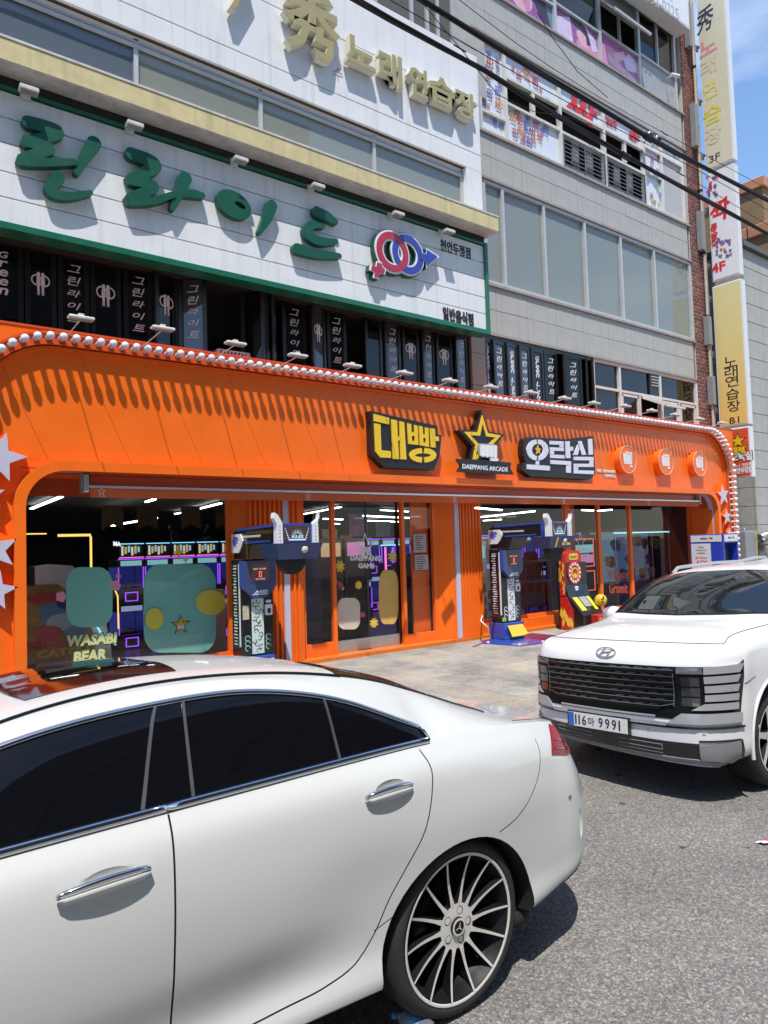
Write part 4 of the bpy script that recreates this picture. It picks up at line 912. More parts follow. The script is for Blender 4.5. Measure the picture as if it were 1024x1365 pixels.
# stars on the jambs
def jstar(px, py, R, rot):
    p = aty(px, py, 9.18); m = MB(); m.prismY(star(p.x, p.z, R, R*.42, rot=rot), 9.175, 9.183, mi=0); m.prismY(star(p.x, p.z, R*1.01, R*.425, rot=rot), 9.184, 9.30, mi=1); m.build('star', [LAV, ORG], sf)
for a in ((-1, 609, .30, 75), (-14, 660, .17, 95), (-7, 733, .26, 100), (-6, 787, .24, 78), (964.5, 660, .29, 97), (969.5, 689, .21, 97), (973, 712, .17, 85)): jstar(*a)
# soffit and recess above the glass
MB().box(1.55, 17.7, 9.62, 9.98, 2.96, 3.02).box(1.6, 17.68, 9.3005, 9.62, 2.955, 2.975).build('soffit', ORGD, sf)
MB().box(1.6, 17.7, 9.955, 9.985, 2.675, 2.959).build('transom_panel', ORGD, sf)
m = MB().box(2.2, 2.6, 9.66, 9.72, 2.935, 2.9595); m.build('soffit_light', mat('lens_grey', (0.3,)*3), sf)
# ---- pillars with vertical ribs
STEEL = mat('brushed_steel', (0.42, 0.41, 0.40), 0.35, metal=0.8, var=0.1)
def pillar(x0, x1, xs, splay_l, splay_r, zb=.11, zt=2.955):
    p = MB(); yb, yf = 9.96, 9.76
    p.prismZ([(x0-splay_l, yb), (x0, yf+.03), (x1, yf+.03), (x1+splay_r, yb)], zb, zt); o = p.build('pillar', ORG, sf)
    x = x0+.01
    while x < x1-.05:
        if abs(x+.035-xs) > .075:
            r = MB(); r.prismZ([(x, yf+.0295), (x+.012, yf-.008), (x+.05, yf-.008), (x+.062, yf+.0295)], zb+.002, zt-.002); r.build('pillar_rib', ORG, o)
        x += .083
    MB().box(xs-.05, xs+.05, yf-.004, yf+.029, zb+.003, zt-.003).build('pillar_light_strip', LAV, o)
pillar(4.78, 5.74, 5.43, .25, .06)
pillar(8.98, 9.72, 9.09, .34, .10)
# ---- step and sills
STEP = bpy.data.materials.new('tread_plate'); STEP.use_nodes = True
N, L = nodes_of(STEP); b = N['Principled BSDF']; b.inputs['Base Color'].default_value = (0.66, 0.16, 0.015, 1); b.inputs['Roughness'].default_value = .4
tc = N.new('ShaderNodeTexCoord'); mp = N.new('ShaderNodeMapping'); mp.inputs['Rotation'].default_value = (0, 0, rad(45)); mp.inputs['Scale'].default_value = (45, 45, 45)
ck = N.new('ShaderNodeTexChecker'); ck.inputs['Scale'].default_value = 1; L.new(tc.outputs['Object'], mp.inputs[0]); L.new(mp.outputs[0], ck.inputs['Vector'])
bp = N.new('ShaderNodeBump'); bp.inputs['Strength'].default_value = .6; bp.inputs['Distance'].default_value = .004; L.new(ck.outputs['Fac'], bp.inputs['Height']); L.new(bp.outputs[0], b.inputs['Normal'])
nz = N.new('ShaderNodeTexNoise'); nz.inputs['Scale'].default_value = 5; nz.inputs['Detail'].default_value = 8; L.new(tc.outputs['Object'], nz.inputs['Vector'])
r_ = N.new('ShaderNodeMapRange'); r_.inputs['From Min'].default_value = .58; r_.inputs['From Max'].default_value = .75; r_.inputs['To Max'].default_value = .6; L.new(nz.outputs['Fac'], r_.inputs['Value'])
mx = N.new('ShaderNodeMixRGB'); mx.inputs['Color1'].default_value = (0.66, 0.16, 0.015, 1); mx.inputs['Color2'].default_value = (0.14, 0.07, 0.03, 1); L.new(r_.outputs[0], mx.inputs['Fac']); L.new(mx.outputs[0], b.inputs['Base Color'])
for x0, x1 in ((1.63, 4.8), (4.8, 9.8), (9.8, 12.6), (12.6, 17.65)): MB().bbox(x0+.002, x1-.002, 9.742, 10.2, .012, .105, .004).build('step', STEP, sf)
MB().box(9.84, 12.55, 9.86, 10.06, .105, .30).box(1.63, 4.6, 9.86, 10.06, .105, .30).build('window_sill', ORG, sf)
# ---- glazed bays: orange posts, panes, doors
GSH = glass('shop_glass', (0.95, 0.96, 0.96), 0.985, (0.02, 0.02, 0.02), 0.003, 1.35)
def bay_(xs, z0, z1, fw=.035, y=9.95, nm='window_frame', base=.0, mats=None):
    f = MB()
    for i, x in enumerate(xs): f.box(x-fw, x+fw, y-.03, y+.05, z0, z1)
    f.box(xs[0]+fw, xs[-1]-fw, y-.026, y+.046, z1-.05, z1)
    f.box(xs[0]+fw, xs[-1]-fw, y-.026, y+.046, z0, z0+.07+base)
    o = f.build(nm, ORG, sf)
    for a, b in zip(xs[:-1], xs[1:]): MB().box(a+fw, b-fw, y+.005, y+.013, z0+.07+base, z1-.05).build('pane', GSH, o)
    return o
w1 = bay_([1.62, 4.55], .30, 2.96)
d1 = bay_([5.82, 6.42], .105, 2.96, base=.14)
f = MB()
f.box(6.455, 7.88, 9.985, 10.03, 2.88, 2.96); f.build('door_head', ORG, sf)
dr = thing('door', 'sliding glass door with a steel kick rail and white shop name between the ribbed pillars', 'door', (7.1, 10.03, .105))
m = MB(); m.box(6.46, 6.50, 10.02, 10.05, .11, 2.86); m.box(7.84, 7.88, 10.02, 10.05, .11, 2.86); m.box(6.5, 7.84, 10.022, 10.048, 2.80, 2.86); m.box(7.15, 7.19, 10.022, 10.048, .3, 2.8)
m.build('door_frame', BLK, dr)
MB().box(6.5, 7.84, 10.02, 10.05, .11, .30).build('kick_rail', STEEL, dr)
MB().box(6.5, 7.15, 10.032, 10.038, .30, 2.80).build('pane', GSH, dr); MB().box(7.19, 7.84, 10.032, 10.038, .30, 2.80).build('pane', GSH, dr)
d2 = bay_([7.92, 8.66], .105, 2.96, base=.10)
w2 = bay_([9.86, 12.52], .30, 2.96)
d3 = bay_([12.60, 13.70, 14.92, 17.62], .105, 2.96, fw=.05, base=.12)
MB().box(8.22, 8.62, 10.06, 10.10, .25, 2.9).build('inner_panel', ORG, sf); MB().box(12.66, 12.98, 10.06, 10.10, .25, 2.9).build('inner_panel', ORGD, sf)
# door lettering and emblem in white film
FILMW = mat('white_vinyl', (0.78, 0.77, 0.74), 0.5, var=0.03)
m = MB()
text_px(m, 'DAEPPANG', (467, 743.5, 508, 744.5, 7.5), 10.02, .003, .05); text_px(m, 'GAME', (477.5, 754, 499, 754.5, 7), 10.02, .003, .05)
p = aty(487, 729, 10.02)
def staroutline(mb, cx, cz, R, Y, d, mi=0, sx=1.0, sz=1.0, th=.16):
    A = star(cx, cz, R, R*.40); B = star(cx, cz, R*(1-th*1.6), R*.40*(1-th*1.1)); n = 10
    A = [(cx+(p[0]-cx)*sx, cz+(p[1]-cz)*sz) for p in A]; B = [(cx+(p[0]-cx)*sx, cz+(p[1]-cz)*sz) for p in B]
    for i in range(n):
        j = (i+1) % n; mb.prismY([A[i], A[j], B[j], B[i]], Y-d, Y, mi)
staroutline(m, p.x, p.z+.02, .24, 10.02, .003)
for k in range(4): m.box(p.x-.09+k*.045, p.x-.052+k*.045, 10.014, 10.0165, p.z-.11, p.z+.0)
m.box(p.x+.02, p.x+.09, 10.014, 10.0165, p.z-.145, p.z-.112)
m.build('lettering', FILMW, dr)
# small yellow and red vinyl bursts, plain tan and mustard shapes on the door glass
SPK = mat('vinyl_yellow', (0.68, 0.50, 0.05), 0.5, var=0)
def burst(mb, px, py, R, mi=0, n=4):
    p = aty(px, py, 10.02)
    for k in range(n):
        a = math.pi*k/n+.3; c_, s_ = math.cos(a)*R, math.sin(a)*R; w_ = .018
        mb.prismY([(p.x-c_-s_*w_/R, p.z-s_+c_*w_/R), (p.x-c_+s_*w_/R, p.z-s_-c_*w_/R), (p.x+c_+s_*w_/R, p.z+s_-c_*w_/R), (p.x+c_-s_*w_/R, p.z+s_+c_*w_/R)], 10.016-.0006*k, 10.019, mi)
def decal(name, label, fn, mats):
    m = MB(); fn(m); v = m.v[0]; return tag(m.build(name, mats, None, v), label, 'window sticker')
decal('window_sticker', 'yellow burst sticker left of the shop name on the door', lambda m: burst(m, 453, 755, .10), SPK)
decal('window_sticker', 'small yellow burst sticker low in the middle of the door glass', lambda m: burst(m, 478, 780, .07), SPK)
decal('window_sticker', 'yellow burst sticker at the foot of the mustard sticker', lambda m: burst(m, 498.5, 830, .09), SPK)
decal('window_sticker', 'yellow burst sticker on the door edge right of the shop name', lambda m: burst(m, 523, 742, .10), SPK)
def rr_px(m, pts, mi=0, Y=10.02, d=.003):
    m.prismY([(aty(x, y, Y).x, aty(x, y, Y).z) for x, y in pts], Y-d, Y, mi)
decal('window_sticker', 'red and cream candy shaped sticker on the door glass', lambda m: (rr_px(m, [(449, 777), (454, 774), (458, 781), (453, 786)]), rr_px(m, [(446, 775.5), (449, 773.5), (449.5, 776.5)], 1), rr_px(m, [(455, 786.5), (458.5, 782), (459, 786)], 1)), [mat('vinyl_red', (0.35, 0.03, 0.04), .5, var=0), mat('vinyl_cream', (0.5, 0.4, 0.25), .5, var=0)])
decal('window_sticker', 'small round pink sticker low on the door glass', lambda m: rr_px(m, ellipse(483.5, 819.5, 3.2, 3.6, 14)), mat('vinyl_pink', (0.45, 0.06, 0.12), .5, var=0))
TAN = mat('vinyl_tan', (0.60, 0.52, 0.42), .7, var=.08, vscale=8); MUST = mat('vinyl_mustard', (0.60, 0.39, 0.10), .7, var=.12, vscale=9)
decal('window_sticker', 'plain beige rounded sticker low on the left of the door', lambda m: rr_px(m, [(450+30*u, 797+42*v) for u, v in rrect(0, 1, 0, 1, .3, 8)]), TAN)
decal('window_sticker', 'plain mustard yellow rounded upright sticker beside the right door post', lambda m: rr_px(m, [(505+26*u, 760+72*v) for u, v in rrect(0, 1, 0, 1, .3, 8)]), MUST)
# ---- awning (folded away) under the lip
aw = thing('awning', 'retracted orange awning with a silver front bar and small printed stars', 'awning', (9.6, 9.4, 2.6))
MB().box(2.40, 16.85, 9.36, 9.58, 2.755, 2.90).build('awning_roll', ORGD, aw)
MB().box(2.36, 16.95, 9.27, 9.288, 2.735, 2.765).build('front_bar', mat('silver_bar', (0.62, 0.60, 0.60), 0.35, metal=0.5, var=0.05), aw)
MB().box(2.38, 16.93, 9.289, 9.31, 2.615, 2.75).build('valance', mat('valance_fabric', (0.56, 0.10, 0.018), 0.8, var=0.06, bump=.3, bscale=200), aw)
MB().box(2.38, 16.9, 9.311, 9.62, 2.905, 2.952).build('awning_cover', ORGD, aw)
for x in (2.33, 16.97): MB().box(x-.03, x+.03, 9.26, 9.5, 2.68, 2.90).box(x-.05, x-.031, 9.30, 9.36, 2.70, 2.92).build('end_bracket', mat('bracket_grey', (0.3, 0.29, 0.28), 0.5), aw)
for x in (3.1, 6.0, 9.0, 12.0, 15.0): MB().box(x-.06, x+.06, 9.32, 9.57, 2.901, 2.953).build('arm_bracket', BLK, aw)
m = MB()
for k in range(5):
    x = 2.52+k*3.05 if k < 5 else 0
    staroutline(m, x, 2.69, .055, 9.289, .002, th=.25)
    for j in range(4): m.box(x-.04+j*.022, x-.025+j*.022, 9.286, 9.2885, 2.628, 2.638)
m.build('printed_stars', mat('print_white', (0.6, 0.55, 0.52), .6, var=0), aw)
# ---- floodlights on arms over the rim
fh = [(108, 424), (217, 438), (314, 458), (397, 474), (470, 487.5), (539.6, 497.4), (600, 507.5), (655, 516), (708, 523.5), (753, 531), (792.5, 537.5), (834, 541.4), (869.5, 547.4), (900.7, 553), (933, 558.6), (963, 564)]
fa = thing('sign_lamp', 'white sign lamp on a long arm over the orange front', 'sign lamp', (0, 0, 0), 'sign lamps on arms along the orange front')
MB().bbox(-.14, .14, -.90, -.80, .03, .07, .012).build('lamp_head', FLO, fa)
MB().box(-.12, .12, -.885, -.815, .024, .0295).build('lamp_lens', mat('lens_grey', (0.3,)*3), fa)
MB().tube([(0, .03, .0), (0, -.1, .012), (0, -.82, .035)], .0065, 6).build('lamp_arm', mat('arm_beige', (0.55, 0.50, 0.44), .5), fa)
MB().box(-.03, .03, -.87, -.82, .071, .10).build('lamp_driver', FLO, fa)
for i, (px, py) in enumerate(fh):
    p = aty(px, py, 8.42); o = fa if i == 0 else dup(fa, (0, 0, 0)); o.location = (p.x, 9.27, p.z-.05); print('lampz', round(p.z, 2))
    o['label'] = 'white sign lamp on a long arm over the orange front, ' + ['leftmost', 'second from left', 'third from left', 'fourth from left', 'fifth from left', 'sixth from left', 'left of the star emblem', 'above the star emblem', 'above the lilac lettering', 'right of the lilac lettering', 'above the leftmost disc', 'above the middle disc', 'above the rightmost disc', 'third from the right', 'second from the right', 'rightmost'][i]
# ============================================================ FASCIA SIGNS
SBLK = mat('sign_black', (0.010, 0.010, 0.011), 0.45, var=0.15); SYEL = mat('sign_yellow', (0.78, 0.50, 0.015), 0.4, var=0.04); SWHT = mat('sign_lilac_white', (0.66, 0.65, 0.76), 0.4, var=0.05, vscale=3)
YS2 = 9.15
def mk(ox, oy, sc):
    return lambda pts, Y=YS2: [(aty(ox+x/sc, oy+y/sc, Y).x, aty(ox+x/sc, oy+y/sc, Y).z) for x, y in pts]
s1 = thing('signboard', 'black cut out sign with fat yellow Korean letters on the orange fascia', 'sign', (7.3, YF, 3.7))
Z = mk(480, 530, 5.69)
MB().prismY(Z([(82, 100), (585, 215), (587, 278), (620, 285), (603, 440), (562, 549), (188, 531), (93, 432)]), YS2, YF-.001).build('sign_case', SBLK, s1)
def letters(root, Zf, polys, m_, y=YS2, d=.022, nm='letter'):
    for group in polys:
        mb = MB()
        for pts in group: mb.prismY(Zf(pts), y-d, y-.0005)
        mb.build(nm, m_, root)
ring = lambda cx, cy, rx, ry, hx, hy, a0, a1, n=8: [[(cx+rx*math.cos(rad(a0+(a1-a0)*k/n)), cy+ry*math.sin(rad(a0+(a1-a0)*k/n))), (cx+rx*math.cos(rad(a0+(a1-a0)*(k+1)/n)), cy+ry*math.sin(rad(a0+(a1-a0)*(k+1)/n))), (cx+hx*math.cos(rad(a0+(a1-a0)*(k+1)/n)), cy+hy*math.sin(rad(a0+(a1-a0)*(k+1)/n))), (cx+hx*math.cos(rad(a0+(a1-a0)*k/n)), cy+hy*math.sin(rad(a0+(a1-a0)*k/n)))] for k in range(n)]
DAE = [[(100, 125), (215, 155), (215, 205), (100, 178)], [(103, 195), (150, 205), (157, 400), (228, 408), (230, 458), (150, 455), (112, 410)], [(232, 165), (276, 175), (290, 468), (245, 465)], [(283, 296), (299, 298), (300.5, 328), (284.5, 325)], [(294, 180), (330, 188), (347, 470), (303, 468)]]
PPANG = [[(353, 195), (383, 202), (391, 355), (362, 352)], [(406, 208), (431, 214), (438, 360), (412, 357.5)], [(386.5, 262), (408, 266), (409.5, 293), (388, 290)], [(390, 328), (410.8, 331), (412, 357.2), (391.3, 354.8)],
         [(442, 215), (470, 221), (477, 367), (450, 362)], [(488, 226), (513, 232), (519, 375), (495, 371)], [(473, 278), (490.3, 281), (491.6, 308), (474.2, 305)], [(476, 341), (493.5, 344), (495, 370.6), (477.2, 367)],
         [(525, 232), (562, 238), (570, 381), (533, 376)], [(566, 295), (592, 298), (594, 331), (567.6, 328)]] + ring(472, 438, 103, 56, 60, 14, 95, 265) + ring(478, 438, 97, 56, 54, 14, -85, 85)
letters(s1, Z, [DAE, PPANG], SYEL)
s2 = thing('signboard', 'black star emblem sign with yellow star, white fist and banner reading arcade', 'sign', (9.6, YF, 3.7))
c0 = aty(643.5, 590, YS2); MB().prismY(star(c0.x, c0.z, .615, .275, rot=90, sx=1.0), YS2, YF-.001).build('sign_case', SBLK, s2)
Z3 = mk(470, 530, 2.926)
MB().prismY(Z3([(400, 240), (500, 243), (612, 255), (608, 275), (622, 301), (520, 297), (402, 290), (416, 266)]), YS2-.05, YS2-.002).build('banner', SBLK, s2)
m = MB(); A = star(c0.x, c0.z+.01, .50, .215); B = star(c0.x, c0.z+.01, .34, .135)
for i in range(10):
    if i in (2, 3, 4, 5, 6, 7, 8, 9, 0, 1): j = (i+1) % 10; m.prismY([A[i], A[j], B[j], B[i]], YS2-.022, YS2-.0005)
m.build('star_outline', SYEL, s2)
m = MB(); FW = mat('fist_white', (0.72, 0.72, 0.74), .35, var=0)
FG = mat('fist_shade', (0.30, 0.30, 0.32), .5, var=0)
m.prismY(Z3([(484, 186), (492, 180), (552, 184), (558, 192), (556, 236), (540, 240), (500, 232), (486, 222)]), YS2-.045, YS2-.0225, 1)
for k in range(4):
    x = 491+k*16; m.prismY(Z3([(x, 186+k), (x+12.5, 187+k), (x+12.5, 230+k*1.5), (x+6, 234+k*1.5), (x, 228+k*1.5)]), YS2-.085, YS2-.0455)
m.prismY(Z3([(526, 238), (556, 239), (555, 250), (528, 249)]), YS2-.09, YS2-.0455)
m.build('fist', [FW, FG], s2)
m = MB(); text_px(m, 'DAEPPANG ARCADE', (616.5, 621.5, 677, 626, 6.2), YS2-.05, .006, .02); m.build('lettering', SWHT, s2)
s3 = thing('signboard', 'black cut out sign with lilac white Korean letters and a small yellow star', 'sign', (11.8, YF, 3.6))
Z = mk(640, 540, 5.69)
MB().prismY(Z([(338, 262), (372, 243), (502, 250), (690, 262), (715, 250), (857, 235), (868, 400), (876, 520), (837, 563), (385, 541), (320, 490), (326, 440), (348, 432), (332, 380), (328, 310)]), YS2, YF-.001).build('sign_case', SBLK, s3)
O_ = ring(430, 341, 82, 80, 42, 46, 95, 265) + ring(434, 341, 80, 80, 40, 46, -85, 85) + [[(420, 424), (443, 425), (443, 453), (420, 452)], [(350, 450), (525, 462), (525, 497), (352, 486)]]
RAK = [[(525, 272), (628, 276), (628, 303), (525, 298)], [(600, 303.5), (628, 304.5), (628, 322), (600, 320)], [(527, 320), (630, 325), (630, 350), (527, 345)], [(528, 346), (556, 348), (556, 374), (528, 372)], [(529, 375), (635, 380), (635, 406), (530, 401)],
       [(642, 275), (675, 275), (680, 402), (648, 402)], [(677, 318), (702, 316), (702, 345), (678, 347)], [(530, 417), (685, 427), (685, 456), (532, 446)], [(650, 457.5), (685, 457), (685, 515), (651, 512)]]
SIL = [[(736, 276), (764, 272), (800, 376), (768, 378)], [(736, 300), (748, 330), (736, 379), (704, 379)], [(815, 258), (845, 255), (852, 376), (822, 377)], [(708, 392), (855, 394), (855, 420), (708, 418)], [(826, 420.5), (855, 420.8), (855, 445), (826, 444.5)], [(708, 445), (855, 446), (855, 470), (708, 468)], [(708, 469), (740, 470), (740, 494), (708, 493)], [(708, 494), (858, 498), (858, 525), (708, 518)]]
letters(s3, Z, [O_, RAK, SIL], SWHT)
p = aty(640+436/5.69, 540+342/5.69, YS2); MB().prismY(star(p.x, p.z, .10, .042), YS2-.02, YS2-.0005).build('small_star', mat('small_star_yellow', (0.75, 0.40, 0.03), .4, var=0), s3)
t = MB(); text_px(t, '대빵 그랜드오락실의', (795.5, 627.3, 819.5, 629, 4.0), YF, .015, .04); text_px(t, '천안두정점', (806, 634, 819.5, 635, 4.0), YF, .015, .04)
tag(t.build('fascia_lettering', FW, None, (13.6, YF, 3.5)), 'two short lines of small white Korean letters beside the lilac sign', 'lettering')
for i, (px, py, lab) in enumerate(((837.5, 612.5, 'leftmost, nearest the lilac sign'), (888, 615.5, 'middle one'), (933, 618, 'rightmost, nearest the rounded corner'))):
    p = aty(px, py, 9.14); dk = thing('disc_sign', 'round orange disc with a white fist, ' + lab, 'disc sign', (p.x, YF, p.z), 'fist discs on the fascia')
    MB().lathe((p.x, 9.14, p.z), [(.0001, .16), (.31, .16), (.31, .0), (.0001, .0)], 'Y', 40, smooth=False).build('disc', ORG, dk)
    m = MB(); annulusY(m, (p.x, p.z), .312, .296, 9.132, 9.139, 40); m.build('disc_edge', mat('edge_pale', (0.6, 0.45, 0.36), .4, var=0), dk)
    m = MB()
    for k in range(4): m.prismY([(p.x-.155+k*.078, p.z+.13-.004*k), (p.x-.092+k*.078, p.z+.135-.005*k), (p.x-.092+k*.078, p.z-.09+.004*k), (p.x-.10+k*.078, p.z-.11), (p.x-.14+k*.078, p.z-.11), (p.x-.155+k*.078, p.z-.09)], 9.134, 9.1395)
    m.prismY([(p.x-.175, p.z-.02), (p.x-.175, p.z+.12), (p.x-.157, p.z+.14), (p.x-.157, p.z-.06)], 9.133, 9.1395); m.prismY([(p.x-.10, p.z+.142), (p.x+.15, p.z+.125), (p.x+.155, p.z+.165), (p.x-.09, p.z+.175)], 9.133, 9.1395)
    m.prismY([(p.x+.05, p.z-.125), (p.x+.155, p.z-.125), (p.x+.15, p.z-.17), (p.x+.06, p.z-.17)], 9.134, 9.1395); m.build('fist_mark', mat('fist_white', (0.72, 0.72, 0.74), .35, var=0), dk)
# grey panel edge standing behind the bulbs
tag(MB().bbox(18.50, 18.62, 9.36, 9.9, 2.3, 4.30, .004).xform(lambda v: Vector((v.x+.33, v.y, v.z-.1))).build('metal_panel', mat('panel_grey', (0.26, 0.26, 0.27), .5, var=.05), None, (18.9, 9.6, 2.2)), 'plain grey metal panel between the bulb rim and the orange blade sign', 'panel')
# ============================================================ LEFT WINDOW GRAPHICS
TEAL = mat('standee_teal', (0.21, 0.60, 0.51), .6, var=.05); MUS = mat('standee_mustard', (0.80, 0.70, 0.08), .6, var=.05)
YB_ = 10.05
def P2(pts, Y): return [(aty(x, y, Y).x, aty(x, y, Y).z) for x, y in pts]
def ov(cx, cy, rx, ry, n=26): return [(cx+rx*math.cos(2*math.pi*k/n), cy+ry*math.sin(2*math.pi*k/n)) for k in range(n)]
st = thing('display_board', 'plain teal rounded display board with two yellow ovals and a star in the window', 'display board', (3.4, 10.08, .3))
MB().prismY(P2([(192+96*u, 752+118*v) for u, v in rrect(0, 1, 0, 1, .22, 8)], YB_), YB_, YB_+.02).build('board', TEAL, st)
MB().prismY(P2(ov(281, 803, 20, 17), YB_-.025), YB_-.025, YB_-.021).build('board_patch', MUS, st); MB().prismY(P2(ov(206, 825, 12, 14.5), YB_-.025), YB_-.025, YB_-.021).build('board_patch', MUS, st)
m = MB(); c_ = aty(241, 833, YB_-.01); m.prismY(star(c_.x, c_.z, .155, .06), YB_-.006, YB_-.001, 0); m.prismY(star(c_.x, c_.z, .125, .048), YB_-.009, YB_-.0065, 1)
for k in range(4): m.box(c_.x-.05+k*.026, c_.x-.028+k*.026, YB_-.013, YB_-.0095, c_.z-.06, c_.z-.0, 2)
m.build('star_emblem', [SBLK, SYEL, FW], st)
MB().prismY(P2([(256, 870), (262, 870), (262, 884), (256, 884)], YB_+.05), YB_+.03, YB_+.06).build('board_foot', TEAL, st)
def spark(px, py, R):
    p = aty(px, py, 9.953); return [(p.x+(R if k % 2 == 0 else R*.3)*math.cos(math.pi*k/4)*(.8 if k % 4 == 0 else 1), p.z+(R*1.1 if k % 2 == 0 else R*.3)*math.sin(math.pi*k/4)) for k in range(8)]
decal('window_sticker', 'larger yellow four pointed spark sticker above the teal board', lambda m: m.prismY(spark(238.5, 736, .12), 9.950, 9.953), SPK)
decal('window_sticker', 'smaller yellow four pointed spark sticker above the teal board', lambda m: m.prismY(spark(247.5, 746.5, .07), 9.950, 9.953), SPK)
TEAL2 = mat('vinyl_teal', (0.17, 0.50, 0.41), .8, var=.25, vscale=60, bump=.3, bscale=200)
decal('window_sticker', 'plain fuzzy teal rounded sticker on the left of the window', lambda m: rr_px(m, [(88+62*u, 756+80*v) for u, v in rrect(0, 1, 0, 1, .3, 8)], 0, 9.953, .003), TEAL2)
PKM = mat('vinyl_blossom', (0.62, 0.28, 0.36), .6, var=0)
def blossom(px, py, r): 
    return lambda m: [rr_px(m, ov(px+r*.6*math.cos(rad(72*k)), py+r*.6*math.sin(rad(72*k)), r*.55, r*.55, 10), 0, 9.953-.0006*k, .003) for k in range(5)]
decal('window_sticker', 'pink blossom sticker left of the fuzzy teal sticker', blossom(81.5, 795.5, 6.5), PKM)
decal('window_sticker', 'pink blossom sticker right of the fuzzy teal sticker', blossom(153.5, 780.5, 6.5), PKM)
decal('window_sticker', 'smallest pink blossom sticker at upper right of the teal sticker', blossom(157.8, 768, 3), PKM)
m = MB(); WG = mat('vinyl_pale_green', (0.55, 0.62, 0.30), .6, var=0); WGD = mat('vinyl_dark_green', (0.04, 0.13, 0.07), .6, var=0)
for t_, bx in (('WASABI', (89, 855, 156, 850, 15)), ('BEAR', (97.5, 877, 142, 871.5, 15))):
    text_px(m, t_, bx, 9.953, .006, .05, .12, 0); text_px(m, t_, (bx[0]-1.5, bx[1], bx[2]+1.5, bx[3], bx[4]+3), 9.953, .003, .10, .12, 1)
tag(m.build('window_lettering', [WG, WGD], None, (2.4, 9.953, 1.0)), 'pale green capital letters with dark green outline low in the left window', 'lettering')
# orange lettering on the right-hand door glass, a notice board and stickers
m = MB(); OL = mat('vinyl_orange', (0.45, 0.075, 0.03), .6, var=0)
text_px(m, 'Wallace', (810, 765.5, 837, 765.5, 13), 9.953, .003, .015); text_px(m, '&', (820, 774.5, 826, 774.5, 7), 9.953, .003, .01); text_px(m, 'Gromit', (812, 784, 837, 784, 14), 9.953, .003, .015)
tag(m.build('window_lettering', OL, None, (14.2, 9.953, 1.5)), 'orange serif lettering on the glass of the right hand doors', 'lettering')
m = MB(); text_px(m, 'DAEPPANG', (768, 733.5, 788, 733.5, 5), 9.953, .003, .04); text_px(m, 'GAME', (772, 740.5, 785, 740.5, 5), 9.953, .003, .04); p = aty(774, 722, 9.953); staroutline(m, p.x, p.z, .22, 9.953, .003)
tag(m.build('window_lettering', FILMW, None, (13.2, 9.953, 1.8)), 'white shop name and star outline on the glass behind the dart machine', 'lettering')
PAP = mat('paper_notice', (0.42, 0.36, 0.36), .8, var=.05); PTX = mat('paper_print', (0.10, 0.07, 0.07), .8, var=0)
for i, (x0, y0, x1, y1, lab) in enumerate(((551, 712, 568.5, 736, 'upper paper notice on the glass right of the sliding door'), (553, 740, 571, 759, 'lower paper notice on the glass right of the sliding door'))):
    m = MB(); a = aty(x0, y0, 9.953); b = aty(x1, y1, 9.953); m.box(a.x, b.x, 9.950, 9.953, b.z, a.z)
    for k in range(7): m.box(a.x+.04, b.x-.05-random.uniform(0, .1), 9.9485, 9.9497, a.z-.05-k*.04, a.z-.035-k*.04, 1)
    tag(m.build('notice', [PAP, PTX], None, (a.x, 9.953, b.z)), lab, 'notice')
# ============================================================ SHOP INTERIOR
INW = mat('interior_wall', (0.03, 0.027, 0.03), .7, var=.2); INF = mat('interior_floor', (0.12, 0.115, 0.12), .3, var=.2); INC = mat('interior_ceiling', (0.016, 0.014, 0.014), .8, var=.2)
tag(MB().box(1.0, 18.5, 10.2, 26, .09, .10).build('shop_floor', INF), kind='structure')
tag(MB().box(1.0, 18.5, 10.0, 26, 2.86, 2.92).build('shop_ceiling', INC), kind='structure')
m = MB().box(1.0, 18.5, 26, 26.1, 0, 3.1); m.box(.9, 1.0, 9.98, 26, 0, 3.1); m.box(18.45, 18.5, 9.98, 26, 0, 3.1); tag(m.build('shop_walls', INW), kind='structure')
LED = lamp_mat('led_white', (1.0, 0.98, 0.95), 5.0); PUR = lamp_mat('led_purple', (0.30, 0.07, 0.85), 0.9); BLU = lamp_mat('led_blue', (0.10, 0.30, 0.9), 1.3); YEL = lamp_mat('led_yellow', (0.9, 0.55, 0.12), 1.0); CYA = lamp_mat('led_cyan', (0.2, 0.6, 0.85), 1.1); PNK = lamp_mat('led_pink', (0.85, 0.15, 0.45), 1.0)
def strip(a, b, lab):
    hz = 742-.0311*(a[0]+b[0])/2-(a[1]+b[1])/2; zl = 2.79 if hz > 44 else 2.46; A = atz(a[0], a[1], zl); B = atz(b[0], b[1], zl); d = (B-A); d.z = 0; n = Vector((-d.y, d.x, 0)).normalized()*.03
    m = MB(); m.prismZ([(A+n)[:2], (B+n)[:2], (B-n)[:2], (A-n)[:2]], zl-.01, zl+.01); t = m.build('ceiling_light', LED, None, ((A+B)/2)); tag(t, lab, 'ceiling light', 'LED strips on the shop ceiling')
    c = MB().box(A.x-.01, A.x+.01, A.y-.01, A.y+.01, zl+.011, 2.86).box(B.x-.01, B.x+.01, B.y-.01, B.y+.01, zl+.011, 2.86); (c.build('hanger', BLK, t) if zl > 2.7 else None)
